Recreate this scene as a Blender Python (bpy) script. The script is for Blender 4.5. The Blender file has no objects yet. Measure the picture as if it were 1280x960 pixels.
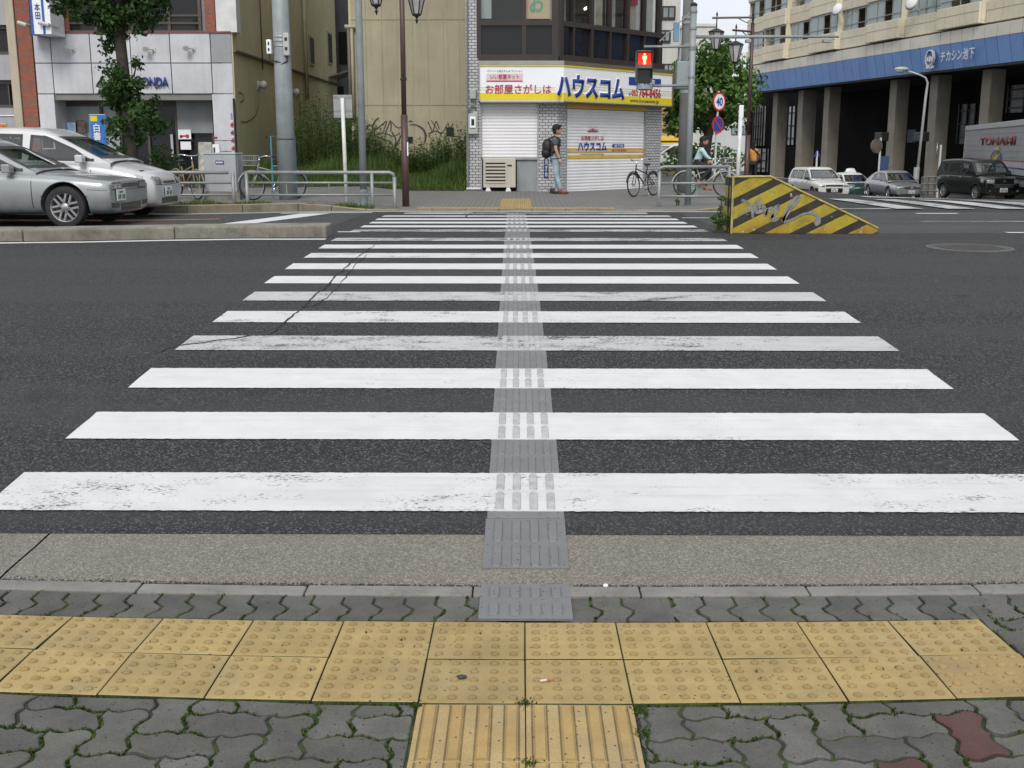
import bpy, bmesh, math, random
from mathutils import Vector, Matrix, Euler
from mathutils.bvhtree import BVHTree
R = math.radians
sc = bpy.context.scene
COL = sc.collection
# ------------------------------------------------------------------ camera, sky, sun, exposure
CAMH, PITCH, YAW, FPX = 1.54, R(11.97), R(0.45), 1405.0
cd = bpy.data.cameras.new('camera'); cam = bpy.data.objects.new('camera', cd); COL.objects.link(cam)
cd.sensor_fit = 'HORIZONTAL'; cd.sensor_width = 36.0; cd.lens = FPX / 1280.0 * 36.0
cd.clip_start = 0.05; cd.clip_end = 3000
cam.location = (0, 0, CAMH); cam.rotation_euler = (R(90) - PITCH, 0, YAW)
sc.camera = cam
SUN_EL, SUN_AZ = R(45), R(186)          # azimuth the light comes from, clockwise from +Y
w = bpy.data.worlds.new('World'); sc.world = w; w.use_nodes = True
wn = w.node_tree.nodes; wl = w.node_tree.links; wn.clear()
wo = wn.new('ShaderNodeOutputWorld'); wb = wn.new('ShaderNodeBackground'); ws = wn.new('ShaderNodeTexSky')
ws.sky_type = 'NISHITA'; ws.sun_disc = False; ws.sun_elevation = SUN_EL; ws.sun_rotation = SUN_AZ
ws.air_density = 1.0; ws.dust_density = 4.0; ws.ozone_density = 1.0
wh = wn.new('ShaderNodeHueSaturation'); wh.inputs['Saturation'].default_value = 0.34; wh.inputs['Value'].default_value = 1.0
# thin even cloud over the whole sky
wtc = wn.new('ShaderNodeTexCoord'); wnz = wn.new('ShaderNodeTexNoise'); wnz.inputs['Scale'].default_value = 2.2; wnz.inputs['Detail'].default_value = 5
wmp = wn.new('ShaderNodeMapping'); wmp.inputs['Scale'].default_value = (1, 1, 2.5)
wmx = wn.new('ShaderNodeMix'); wmx.data_type = 'RGBA'
wrp = wn.new('ShaderNodeMapRange'); wrp.inputs[1].default_value = 0.35; wrp.inputs[2].default_value = 0.7; wrp.inputs[3].default_value = 0.72; wrp.inputs[4].default_value = 0.95
wl.new(wtc.outputs['Generated'], wmp.inputs[0]); wl.new(wmp.outputs[0], wnz.inputs['Vector']); wl.new(wnz.outputs[0], wrp.inputs[0])
wl.new(ws.outputs[0], wh.inputs['Color']); wl.new(wh.outputs[0], wmx.inputs[6]); wl.new(wrp.outputs[0], wmx.inputs[0])
wmx.inputs[7].default_value = (6.6, 6.95, 7.4, 1)
wl.new(wmx.outputs[2], wb.inputs[0]); wb.inputs[1].default_value = 0.105
wl.new(wb.outputs[0], wo.inputs[0])
sd = bpy.data.lights.new('sun', 'SUN'); sun = bpy.data.objects.new('sun', sd); COL.objects.link(sun)
sd.energy = 1.5; sd.angle = R(20); sd.color = (1.0, 0.96, 0.9)
_ld = Vector((math.sin(SUN_AZ) * math.cos(SUN_EL), math.cos(SUN_AZ) * math.cos(SUN_EL), math.sin(SUN_EL)))
sun.rotation_euler = _ld.to_track_quat('Z', 'Y').to_euler(); sun.location = _ld * 50
sc.view_settings.view_transform = 'Standard'; sc.view_settings.look = 'None'
sc.view_settings.exposure = 0.47; sc.view_settings.gamma = 1.0; sc.view_settings.use_curve_mapping = False
sc.cycles.max_bounces = 6; sc.cycles.diffuse_bounces = 3; sc.cycles.glossy_bounces = 3; sc.cycles.transmission_bounces = 4
sc.cycles.use_denoising = True
# ------------------------------------------------------------------ helpers
rnd = random.Random(7)
cP, sP, cY, sY = math.cos(PITCH), math.sin(PITCH), math.cos(YAW), math.sin(YAW)
CAM = Vector((0, 0, CAMH))
def ray(px, py):
    u, v = (px - 640) / FPX, (py - 480) / FPX
    f, z = cP - v * sP, -(sP + v * cP)
    return Vector((u * cY - f * sY, u * sY + f * cY, z))
def P(px, py, d): return CAM + ray(px, py) * d          # surveyed point: direction and distance
def sm(a, b, x):
    t = min(1, max(0, (x - a) / (b - a))); return t * t * (3 - 2 * t)
def lin(tab, x):
    if x <= tab[0][0]: return tab[0][1]
    for (a, b), (c, d) in zip(tab, tab[1:]):
        if x <= c: return b + (d - b) * (x - a) / (c - a)
    return tab[-1][1]
PROF = [(3.84, -.025), (4.3, .01), (4.5, .032), (5.4, .106), (6.3, .172), (7.2, .23), (8.1, .274), (9, .311), (9.9, .343), (10.8, .371), (11.7, .394),
        (12.6, .410), (13.5, .420), (14.9, .424), (16, .415), (18.6, .395), (20.4, .39)]
def zroad(x, y):
    return lin(PROF, y) - .05 * sm(-3, -6.5, x) * sm(8, 14, y) - .042 * min(50, max(0, y - 23.5)) * sm(5.5, 13, x)
def zpave(x, y):
    return zroad(x, y) + .02 + (.125 if x < 0 else .05) * sm(2.9, 4.0, abs(x - .1)) + .05 * sm(21, 27, y) * sm(2, -2, x)
def bow(x): return min(abs(x - .02), 2.3) ** 2             # the dropped kerb dips at the crossing
def znear(y, x=0.): return -.025 * sm(2.8, 3.7, y) + bow(x) * (.0055 + .0085 * sm(3.75, 2.95, y))
def G(px, py, fn=zroad):                                   # where a line of sight meets the ground
    r = ray(px, py); lo, hi = 1.5, 160
    d = lo
    while d < hi:
        p = CAM + r * d
        if p.z <= fn(p.x, p.y): break
        d += .05
    for _ in range(20):
        p = CAM + r * d
        d += (p.z - fn(p.x, p.y)) / max(1e-4, -r.z) * .7
    return CAM + r * d
def S(r, g, b):
    f = lambda c: (c / 255 / 12.92) if c <= 10.3 else ((c / 255 + .055) / 1.055) ** 2.4
    return (f(r), f(g), f(b))
# ---- materials
MATS = {}
def newmat(name):
    m = bpy.data.materials.new(name); m.use_nodes = True; MATS[name] = m
    nt = m.node_tree; b = nt.nodes['Principled BSDF']
    return m, nt, b
def nd(nt, t, ins=None, **kw):
    n = nt.nodes.new(t)
    for k, v in kw.items(): setattr(n, k, v)
    for k, v in (ins or {}).items():
        if isinstance(v, bpy.types.NodeSocket): nt.links.new(v, n.inputs[k])
        else: n.inputs[k].default_value = v
    return n
def c4(c): return (c[0], c[1], c[2], 1)
def mixc(nt, fac, a, b, blend='MIX'):
    n = nt.nodes.new('ShaderNodeMix'); n.data_type = 'RGBA'; n.blend_type = blend
    for i, v in ((0, fac), (6, a), (7, b)):
        if isinstance(v, bpy.types.NodeSocket): nt.links.new(v, n.inputs[i])
        elif i == 0: n.inputs[0].default_value = v
        else: n.inputs[i].default_value = c4(v)
    return n.outputs[2]
def mr(nt, val, a, b, c=0., d=1.):
    n = nt.nodes.new('ShaderNodeMapRange'); nt.links.new(val, n.inputs[0])
    for i, v in enumerate((a, b, c, d)): n.inputs[1 + i].default_value = v
    return n.outputs[0]
def mth(nt, op, a, b=None):
    n = nt.nodes.new('ShaderNodeMath'); n.operation = op
    for i, v in enumerate((a, b)):
        if v is None: continue
        if isinstance(v, bpy.types.NodeSocket): nt.links.new(v, n.inputs[i])
        else: n.inputs[i].default_value = v
    return n.outputs[0]
def coord(nt, kind='Object'): return nd(nt, 'ShaderNodeTexCoord').outputs[kind]
def worldpos(nt): return nd(nt, 'ShaderNodeNewGeometry').outputs['Position']
def noise(nt, vec, scale, detail=4, rough=.55): 
    return nd(nt, 'ShaderNodeTexNoise', {'Vector': vec, 'Scale': scale, 'Detail': detail, 'Roughness': rough}).outputs[0]
def bumpn(nt, b, h, strength, dist=.01):
    n = nd(nt, 'ShaderNodeBump', {'Height': h, 'Strength': strength, 'Distance': dist}); nt.links.new(n.outputs[0], b.inputs['Normal'])
def mat(name, col, rough=.6, metal=0., var=.12, vs=3., bump=0., bs=60., dirt=0., dirtcol=(.05, .045, .04), coat=0., spec=.5, streak=0., rndv=0., world=True, alpha=None):
    if name in MATS: return MATS[name]
    m, nt, b = newmat(name)
    v = worldpos(nt) if world else coord(nt)
    n1 = noise(nt, v, vs, 5)
    lo = tuple(c * (1 - var) for c in col); hi = tuple(min(1, c * (1 + var)) for c in col)
    c = mixc(nt, mr(nt, n1, .3, .7), lo, hi)
    if streak:
        mp = nd(nt, 'ShaderNodeMapping', {'Vector': v}); mp.inputs['Scale'].default_value = (3.5, 3.5, .25)
        s = noise(nt, mp.outputs[0], 2.2, 6, .65)
        c = mixc(nt, mr(nt, s, .5, .78, 0, streak), c, tuple(x * .35 for x in col))
    if dirt:
        n2 = noise(nt, v, vs * 5.3, 8, .7)
        c = mixc(nt, mr(nt, n2, .52, .75, 0, dirt), c, dirtcol)
    if rndv:
        oi = nd(nt, 'ShaderNodeObjectInfo').outputs['Random']
        c = mixc(nt, 1.0, c, nd(nt, 'ShaderNodeCombineColor', {0: mr(nt, oi, 0, 1, 1 - rndv, 1 + rndv), 1: mr(nt, oi, 0, 1, 1 - rndv, 1 + rndv), 2: mr(nt, oi, 0, 1, 1 - rndv, 1 + rndv)}).outputs[0], 'MULTIPLY')
    nt.links.new(c, b.inputs['Base Color'])
    b.inputs['Roughness'].default_value = rough; b.inputs['Metallic'].default_value = metal
    b.inputs['Specular IOR Level'].default_value = spec
    if coat: b.inputs['Coat Weight'].default_value = coat; b.inputs['Coat Roughness'].default_value = .04
    if bump: bumpn(nt, b, noise(nt, v, bs, 6, .6), bump)
    return m
def emis(name, col, strength):
    m, nt, b = newmat(name); b.inputs['Base Color'].default_value = c4(col); b.inputs['Emission Color'].default_value = c4(col); b.inputs['Emission Strength'].default_value = strength
    return m
def glass(name, col=(.02, .025, .03), rough=.04, alpha=.75, spec=.6):
    """tinted window pane: reflective, partly see-through"""
    m, nt, b = newmat(name)
    b.inputs['Base Color'].default_value = c4(col); b.inputs['Roughness'].default_value = rough; b.inputs['Specular IOR Level'].default_value = spec; b.inputs['Alpha'].default_value = alpha
    n = noise(nt, worldpos(nt), 1.1, 2); bumpn(nt, b, n, .06, .05)
    return m
def clearglass(name, tint=(.72, .76, .74), base=.07):
    m, nt, b = newmat(name); nt.nodes.remove(b)
    t = nd(nt, 'ShaderNodeBsdfTransparent', {'Color': c4(tint)}); g_ = nd(nt, 'ShaderNodeBsdfGlossy', {'Color': (1, 1, 1, 1), 'Roughness': .03})
    ge = nd(nt, 'ShaderNodeNewGeometry'); dp = nt.nodes.new('ShaderNodeVectorMath'); dp.operation = 'DOT_PRODUCT'; nt.links.new(ge.outputs['Normal'], dp.inputs[0]); nt.links.new(ge.outputs['Incoming'], dp.inputs[1])
    f = mth(nt, 'ADD', mth(nt, 'MULTIPLY', mth(nt, 'POWER', mth(nt, 'SUBTRACT', 1.0, mth(nt, 'ABSOLUTE', dp.outputs['Value'])), 5.0), .95), .04)
    mx = nd(nt, 'ShaderNodeMixShader', {0: mth(nt, 'ADD', f, base), 1: t.outputs[0], 2: g_.outputs[0]}); nt.links.new(mx.outputs[0], nt.nodes['Material Output'].inputs[0]); return m
# ---- mesh building
class MB:
    def __init__(s, xf=None): s.v = []; s.f = []; s.m = []; s.xf = xf
    def add(s, vs, fs, mi=0, xf=None):
        o = len(s.v)
        for p in vs:
            p = Vector(p)
            if xf is not None: p = xf @ p
            if s.xf is not None: p = s.xf @ p
            s.v.append(p)
        for f in fs: s.f.append([i + o for i in f]); s.m.append(mi)
        return s
    def box(s, x0, x1, y0, y1, z0, z1, mi=0, xf=None):
        return s.add([(x0, y0, z0), (x1, y0, z0), (x1, y1, z0), (x0, y1, z0), (x0, y0, z1), (x1, y0, z1), (x1, y1, z1), (x0, y1, z1)],
                     [(3, 2, 1, 0), (4, 5, 6, 7), (0, 1, 5, 4), (1, 2, 6, 5), (2, 3, 7, 6), (3, 0, 4, 7)], mi, xf)
    def prism(s, poly, y0, y1, mi=0, xf=None):              # outline in x,z ; thickness along y
        n = len(poly)
        a = sum(poly[i][0] * poly[(i + 1) % n][1] - poly[(i + 1) % n][0] * poly[i][1] for i in range(n))
        if a < 0: poly = poly[::-1]
        vs = [(p[0], y0, p[1]) for p in poly] + [(p[0], y1, p[1]) for p in poly]
        fs = [tuple(range(n)), tuple(range(2 * n - 1, n - 1, -1))] + [(i + n, (i + 1) % n + n, (i + 1) % n, i) for i in range(n)]
        return s.add(vs, fs, mi, xf)
    def slab(s, poly, z0, z1, mi=0, xf=None):               # outline in x,y ; thickness along z
        n = len(poly)
        a = sum(poly[i][0] * poly[(i + 1) % n][1] - poly[(i + 1) % n][0] * poly[i][1] for i in range(n))
        if a < 0: poly = poly[::-1]
        f0 = (lambda p: z0) if not callable(z0) else z0; f1 = (lambda p: z1) if not callable(z1) else z1
        vs = [(p[0], p[1], f0(p)) for p in poly] + [(p[0], p[1], f1(p)) for p in poly]
        fs = [tuple(range(n - 1, -1, -1)), tuple(range(n, 2 * n))] + [(i, (i + 1) % n, (i + 1) % n + n, i + n) for i in range(n)]
        return s.add(vs, fs, mi, xf)
    def tube(s, pts, r, n=8, mi=0, cap=True, xf=None):
        pts = [Vector(p) for p in pts]; k = len(pts); rs = r if isinstance(r, (list, tuple)) else [r] * k
        vs = []; fs = []; up = None
        for i, p in enumerate(pts):
            t = (pts[min(i + 1, k - 1)] - pts[max(i - 1, 0)]).normalized()
            if up is None: up = Vector((0, 0, 1)) if abs(t.z) < .9 else Vector((1, 0, 0))
            a = t.cross(up).normalized(); bb = a.cross(t).normalized(); up = bb
            for j in range(n):
                q = 2 * math.pi * j / n; vs.append(p + (a * math.cos(q) + bb * math.sin(q)) * rs[i])
        for i in range(k - 1):
            for j in range(n): fs.append((i * n + j, i * n + (j + 1) % n, (i + 1) * n + (j + 1) % n, (i + 1) * n + j))
        if cap: fs.append(tuple(range(n - 1, -1, -1))); fs.append(tuple(range((k - 1) * n, k * n)))
        return s.add(vs, fs, mi, xf)
    def lathe(s, prof, n=16, mi=0, xf=None, cap=True):      # profile of (radius, z)
        vs = []; fs = []; k = len(prof)
        for r, z in prof:
            for j in range(n): q = 2 * math.pi * j / n; vs.append((r * math.cos(q), r * math.sin(q), z))
        for i in range(k - 1):
            for j in range(n): fs.append((i * n + j, i * n + (j + 1) % n, (i + 1) * n + (j + 1) % n, (i + 1) * n + j))
        if cap: fs.append(tuple(range(n - 1, -1, -1))); fs.append(tuple(range((k - 1) * n, k * n)))
        return s.add(vs, fs, mi, xf)
    def ball(s, c, r, n=10, mi=0, sc_=(1, 1, 1), xf=None):
        prof = [(max(.001, math.sin(math.pi * i / (n // 2 + 1))) * r, -math.cos(math.pi * i / (n // 2 + 1)) * r) for i in range(n // 2 + 2)]
        mx = Matrix.Translation(c) @ Matrix.Diagonal((*sc_, 1))
        return s.lathe(prof, n, mi, mx if xf is None else xf @ mx)
    def grid(s, xs, ys, zf, mi=0):
        vs = [(x, y, zf(x, y)) for y in ys for x in xs]; n = len(xs)
        fs = [(j * n + i, j * n + i + 1, (j + 1) * n + i + 1, (j + 1) * n + i) for j in range(len(ys) - 1) for i in range(n - 1)]
        return s.add(vs, fs, mi)
    def mesh(s, name, mats, smooth=False):
        me = bpy.data.meshes.new(name); me.from_pydata([tuple(v) for v in s.v], [], s.f)
        for m in (mats if isinstance(mats, (list, tuple)) else [mats]): me.materials.append(m)
        if len(set(s.m)) > 1: me.polygons.foreach_set('material_index', s.m)
        if smooth: me.polygons.foreach_set('use_smooth', [True] * len(me.polygons))
        me.update(); return me
    def build(s, name, mats, parent=None, smooth=False, bevel=0., loc=None, auto=0):
        o = bpy.data.objects.new(name, s.mesh(name, mats, smooth)); COL.objects.link(o)
        if parent is not None: o.parent = parent
        if loc is not None: o.location = loc
        if bevel:
            b = o.modifiers.new('edge', 'BEVEL'); b.width = bevel; b.segments = 2; b.limit_method = 'ANGLE'; b.angle_limit = R(40)
        if smooth and auto: o.data.set_sharp_from_angle(angle=R(auto))
        return o
def tag(o, label, cat, group=None, kind=None):
    o['label'] = label; o['category'] = cat
    if group: o['group'] = group
    if kind: o['kind'] = kind
    return o
def thing(name, label, cat, loc=(0, 0, 0), rz=0, group=None, kind=None):
    o = bpy.data.objects.new(name, None); COL.objects.link(o); o.location = loc; o.rotation_euler = (0, 0, rz); o.empty_display_size = .2
    return tag(o, label, cat, group, kind)
def inst(name, mesh, parent=None, loc=(0, 0, 0), rot=(0, 0, 0)):
    o = bpy.data.objects.new(name, mesh); COL.objects.link(o); o.location = loc; o.rotation_euler = rot
    if parent is not None: o.parent = parent
    return o
def copy_tree(o, parent=None):
    c = o.copy(); COL.objects.link(c); c.parent = parent
    for ch in o.children: copy_tree(ch, c)
    return c
def realize(o):
    """replace a mesh with modifiers by its evaluated mesh"""
    dg = bpy.context.evaluated_depsgraph_get(); dg.update()
    me = bpy.data.meshes.new_from_object(o.evaluated_get(dg)); old = o.data; o.modifiers.clear(); o.data = me
    bpy.data.meshes.remove(old); return o
class Frame:
    """a vertical facade plane: local x right along it, local y into the building, z up"""
    def __init__(s, o, u): s.o = Vector(o); s.u = Vector((u[0], u[1], 0)).normalized(); s.n = Vector((-s.u.y, s.u.x, 0)); s.rz = math.atan2(s.u.y, s.u.x)
    def q(s, px, py, dep=0.):
        r = ray(px, py); o = s.o + s.n * dep; t = (o - CAM).dot(s.n) / r.dot(s.n); p = CAM + r * t - s.o
        return p.dot(s.u), p.z
    def uu(s, px, dep=0., py=180): return s.q(px, py, dep)[0]
    def zz(s, px, py, dep=0.): return s.q(px, py, dep)[1]
_tc = {}
def text(name, body, m, parent, x0, x1, z0, z1, y=-.02, bold=0., depth=.004, xf=None):
    """flat lettering fitted to the box x0..x1, z0..z1 on a facade plane (faces local -y)"""
    cu = bpy.data.curves.new('t', 'FONT'); cu.body = body; cu.size = 1; kanji = any(0x4e00 <= ord(ch) <= 0x9fff for ch in body); cu.offset = 0 if kanji else bold; cu.resolution_u = 3
    o = bpy.data.objects.new('t', cu); COL.objects.link(o)
    dg = bpy.context.evaluated_depsgraph_get(); me = bpy.data.meshes.new_from_object(o.evaluated_get(dg))
    bpy.data.objects.remove(o); bpy.data.curves.remove(cu)
    xs = [v.co.x for v in me.vertices]; ys = [v.co.y for v in me.vertices]
    a, b, c, d = min(xs), max(xs), min(ys), max(ys)
    for v in me.vertices:
        p = Vector((x0 + (v.co.x - a) / (b - a) * (x1 - x0), y, z0 + (v.co.y - c) / (d - c) * (z1 - z0)))
        v.co = xf @ p if xf is not None else p
    if kanji and bold:                                      # thicken strokes with slightly shifted layers
        vs = [v.co.copy() for v in me.vertices]; fs = [tuple(p.vertices) for p in me.polygons]; n = len(vs); av, af = [], []
        sx_, sz_ = bold * (x1 - x0) / (b - a), bold * (z1 - z0) / (d - c)
        for k, (p_, q_) in enumerate(((0, 0), (1, 0), (-1, 0), (0, 1), (0, -1), (.7, .7), (-.7, -.7), (.7, -.7), (-.7, .7))):
            s_ = Vector((p_ * sx_, -.0005 * k, q_ * sz_)); av += [v + s_ for v in vs]; af += [tuple(i + k * n for i in f) for f in fs]
        bpy.data.meshes.remove(me); me = bpy.data.meshes.new(name); me.from_pydata(av, [], af); depth = 0
    me.materials.clear(); me.materials.append(m); me.name = name
    t = bpy.data.objects.new(name, me); COL.objects.link(t)
    if parent is not None: t.parent = parent
    if depth:
        k = t.modifiers.new('thick', 'SOLIDIFY'); k.thickness = depth; k.offset = 0
    return t
def ribbon(mb, pts, wid, y=-.01, mi=0, xf=None, close=False):
    """flat brush stroke through x,z points at a facade plane"""
    pts = [Vector((p[0], 0, p[1])) for p in pts]; k = len(pts); ws_ = wid if isinstance(wid, (list, tuple)) else [wid] * k
    # smooth with catmull-rom
    out = []; wo_ = []
    for i in range(k - 1):
        p0, p1, p2, p3 = pts[max(0, i - 1)], pts[i], pts[i + 1], pts[min(k - 1, i + 2)]
        for j in range(5):
            t = j / 5; out.append(.5 * ((2 * p1) + (-p0 + p2) * t + (2 * p0 - 5 * p1 + 4 * p2 - p3) * t * t + (-p0 + 3 * p1 - 3 * p2 + p3) * t ** 3)); wo_.append(ws_[i] * (1 - t) + ws_[i + 1] * t)
    out.append(pts[-1]); wo_.append(ws_[-1]); vs = []
    for i, p in enumerate(out):
        t = (out[min(i + 1, len(out) - 1)] - out[max(0, i - 1)]).normalized(); nn = Vector((-t.z, 0, t.x)) * wo_[i] / 2
        vs += [(p.x - nn.x, y, p.z - nn.z), (p.x + nn.x, y, p.z + nn.z)]
    mb.add(vs, [(2 * i, 2 * i + 2, 2 * i + 3, 2 * i + 1) for i in range(len(out) - 1)], mi, xf)
# ------------------------------------------------------------------ materials
def m_asphalt(name='asphalt', k=1.):
    m, nt, b = newmat(name); v = worldpos(nt)
    big = noise(nt, v, .35, 4); mid = noise(nt, v, 3, 5)
    c = mixc(nt, mr(nt, big, .35, .68), (.022, .023, .0235), (.036, .037, .0375))
    c = mixc(nt, mr(nt, mid, .4, .75, 0, .45), c, (.036, .036, .039))
    vo = nd(nt, 'ShaderNodeTexVoronoi', {'Vector': v, 'Scale': 125.}); vc = nd(nt, 'ShaderNodeSeparateColor', {0: vo.outputs['Color']})
    c = mixc(nt, mr(nt, vc.outputs[0], .62, .9, 0, .9), c, (.15, .153, .153))
    c = mixc(nt, mr(nt, vc.outputs[1], .5, .72, 0, .9), c, (.007, .007, .008))
    st = nd(nt, 'ShaderNodeMapping', {'Vector': v}); st.inputs['Scale'].default_value = (.06, .75, 1)      # wheel lanes run along the road
    ln = noise(nt, st.outputs[0], 1.4, 4, .6)
    c = mixc(nt, mr(nt, ln, .42, .62, 0, .55), c, (.056, .056, .057)); c = mixc(nt, mr(nt, ln, .40, .25, 0, .35), c, (.016, .016, .017))
    oil = noise(nt, v, 2.1, 3, .5); c = mixc(nt, mr(nt, oil, .66, .74, 0, .5), c, (.018, .017, .017))
    # seams and old repairs
    wv = noise(nt, v, .9, 6, .7)
    c = mixc(nt, mr(nt, wv, .60, .66, 0, .22), c, (.07, .069, .067))
    if k != 1.: c = mixc(nt, 1., c, (k, k, k), 'MULTIPLY')
    nt.links.new(c, b.inputs['Base Color']); b.inputs['Roughness'].default_value = .78; b.inputs['Specular IOR Level'].default_value = .35
    bumpn(nt, b, mth(nt, 'ADD', vo.outputs['Distance'], mth(nt, 'MULTIPLY', noise(nt, v, 60, 5), .6)), .9, .012)
    return m
def m_paint(name, wear, tint=(.60, .60, .605), under=(.045, .045, .047)):
    m, nt, b = newmat(name); v = worldpos(nt)
    mp = nd(nt, 'ShaderNodeMapping', {'Vector': v}); mp.inputs['Scale'].default_value = (1., 2.2, 1)
    fine = noise(nt, mp.outputs[0], 46, 6, .72); mid = noise(nt, mp.outputs[0], 3.2, 4, .6); big = noise(nt, v, .8, 3)
    k = mth(nt, 'ADD', mth(nt, 'MULTIPLY', fine, .55), mth(nt, 'ADD', mth(nt, 'MULTIPLY', mid, .33), mth(nt, 'MULTIPLY', big, .22)))
    t = {0: .648, 1: .622, 2: .585, 3: .555}[wear]
    mask = mr(nt, k, t, t + .035)
    c = mixc(nt, mr(nt, noise(nt, v, 5, 6, .65), .32, .72), tuple(x * {0: .90, 1: .86, 2: .68, 3: .62}[wear] for x in tint), tuple(x * {0: 1.04, 1: 1.0, 2: .8, 3: .8}[wear] for x in tint))
    st = nd(nt, 'ShaderNodeMapping', {'Vector': v}); st.inputs['Scale'].default_value = (.35, 9., 1)
    c = mixc(nt, mr(nt, noise(nt, st.outputs[0], 2.5, 5, .6), .5, .8, 0, .38 if wear > 1 else .26), c, (.27, .27, .27))
    ve = nd(nt, 'ShaderNodeTexVoronoi', {'Vector': mp.outputs[0], 'Scale': 5.5}, feature='DISTANCE_TO_EDGE').outputs['Distance']
    ck = mth(nt, 'MULTIPLY', mr(nt, mth(nt, 'ADD', ve, mth(nt, 'MULTIPLY', fine, .012)), .010, .006), mr(nt, noise(nt, v, 1.7, 3), .48, .6, 0, .55))
    c = mixc(nt, ck, c, (.16, .16, .16))
    c = mixc(nt, mask, c, under); nt.links.new(c, b.inputs['Base Color']); b.inputs['Roughness'].default_value = .7
    bumpn(nt, b, mth(nt, 'SUBTRACT', mth(nt, 'MULTIPLY', fine, .35), mask), .35, .004)
    return m
def m_speckle(name, a, bcol, ccol, scale, rough=.85, bump=.6, stain=.35):
    m, nt, b = newmat(name); v = worldpos(nt)
    vo = nd(nt, 'ShaderNodeTexVoronoi', {'Vector': v, 'Scale': scale}); vc = nd(nt, 'ShaderNodeSeparateColor', {0: vo.outputs['Color']})
    c = mixc(nt, mr(nt, noise(nt, v, 2.5, 5), .3, .7), a, tuple(x * .82 for x in a))
    c = mixc(nt, mr(nt, vc.outputs[0], .5, 1, 0, .85), c, bcol); c = mixc(nt, mr(nt, vc.outputs[1], .6, 1, 0, .85), c, ccol)
    c = mixc(nt, mr(nt, noise(nt, v, 1.3, 6, .7), .5, .8, 0, stain), c, (.07, .065, .055))
    nt.links.new(c, b.inputs['Base Color']); b.inputs['Roughness'].default_value = rough
    bumpn(nt, b, mth(nt, 'ADD', vo.outputs['Distance'], noise(nt, v, 70, 4)), bump, .006)
    return m
def m_specks(name, col, speck=(.02, .018, .015), var=.14, rough=.8, amt=.70, rndv=.06, grit=.3, wearcol=(.45, .40, .33)):
    """mineral tile with grime, worn patches and sparse dark specks"""
    m, nt, b = newmat(name); v = worldpos(nt)
    c = mixc(nt, mr(nt, noise(nt, v, 6, 6, .65), .3, .72), tuple(x * (1 - var) for x in col), tuple(x * (1 + var * .6) for x in col))
    c = mixc(nt, mr(nt, noise(nt, v, 2.2, 5, .7), .5, .76, 0, .45), c, wearcol)
    c = mixc(nt, mr(nt, noise(nt, v, 140, 3), .5, .75, 0, grit), c, tuple(x * .45 for x in col))
    vo = nd(nt, 'ShaderNodeTexVoronoi', {'Vector': v, 'Scale': 24.}, voronoi_dimensions='2D'); sp = nd(nt, 'ShaderNodeSeparateColor', {0: vo.outputs['Color']})
    dot = mth(nt, 'MULTIPLY', mr(nt, vo.outputs['Distance'], .05, .10, 1, 0), mr(nt, sp.outputs[0], amt, amt + .01))
    c = mixc(nt, dot, c, speck)
    oi = nd(nt, 'ShaderNodeObjectInfo').outputs['Random']; k = mr(nt, oi, 0, 1, 1 - rndv, 1 + rndv)
    c = mixc(nt, 1., c, nd(nt, 'ShaderNodeCombineColor', {0: k, 1: k, 2: k}).outputs[0], 'MULTIPLY')
    nt.links.new(c, b.inputs['Base Color']); b.inputs['Roughness'].default_value = rough
    bumpn(nt, b, noise(nt, v, 130, 5, .65), .6, .004)
    return m
def m_brick(name, col, col2, mortar, bw, bh, ms=.012, axes='XZ', bump=.5, rough=.8, var=.15, rot=0.):
    """masonry units too small to pick apart; object coordinates"""
    m, nt, b = newmat(name); v = coord(nt)
    sx = nd(nt, 'ShaderNodeSeparateXYZ', {0: v}); ax = {'X': 0, 'Y': 1, 'Z': 2}
    cv = nd(nt, 'ShaderNodeCombineXYZ', {0: sx.outputs[ax[axes[0]]], 1: sx.outputs[ax[axes[1]]]}).outputs[0]
    if rot: cv = nd(nt, 'ShaderNodeMapping', {'Vector': cv, 'Rotation': (0, 0, rot)}).outputs[0]
    br = nd(nt, 'ShaderNodeTexBrick', {'Vector': cv, 'Color1': c4(col), 'Color2': c4(col2), 'Mortar': c4(mortar), 'Scale': 1., 'Mortar Size': ms, 'Mortar Smooth': .1, 'Bias': 0., 'Brick Width': bw, 'Row Height': bh})
    c = mixc(nt, mr(nt, noise(nt, v, 1.2, 5), .35, .75, 0, var), br.outputs[0], tuple(x * .45 for x in col))
    nt.links.new(c, b.inputs['Base Color']); b.inputs['Roughness'].default_value = rough
    bumpn(nt, b, mth(nt, 'MULTIPLY', br.outputs['Fac'], -1.), bump, .01)
    return m
def m_leaf(name, dark, light, trans=.35):
    m, nt, b = newmat(name)
    g = nd(nt, 'ShaderNodeNewGeometry'); r = g.outputs['Random Per Island']
    c = mixc(nt, r, dark, light); c = mixc(nt, mr(nt, noise(nt, g.outputs['Position'], 1.6, 3), .35, .7, 0, .5), c, tuple(x * .6 for x in dark))
    nt.links.new(c, b.inputs['Base Color']); b.inputs['Roughness'].default_value = .55; b.inputs['Specular IOR Level'].default_value = .3
    t = nd(nt, 'ShaderNodeBsdfTranslucent', {'Color': c}); mx = nd(nt, 'ShaderNodeMixShader', {0: trans, 1: b.outputs[0], 2: t.outputs[0]})
    nt.links.new(mx.outputs[0], nt.nodes['Material Output'].inputs[0]); return m
A_ = m_asphalt(); A2_ = m_asphalt('older_asphalt', 1.55)
PAINT = [m_paint('road_paint_%d' % i, i) for i in range(4)]
ORANGE = m_paint('orange_road_paint', 2, (.75, .26, .09))
GUT = m_speckle('exposed_aggregate', (.18, .163, .137), (.33, .305, .268), (.085, .074, .062), 185.)
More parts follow.
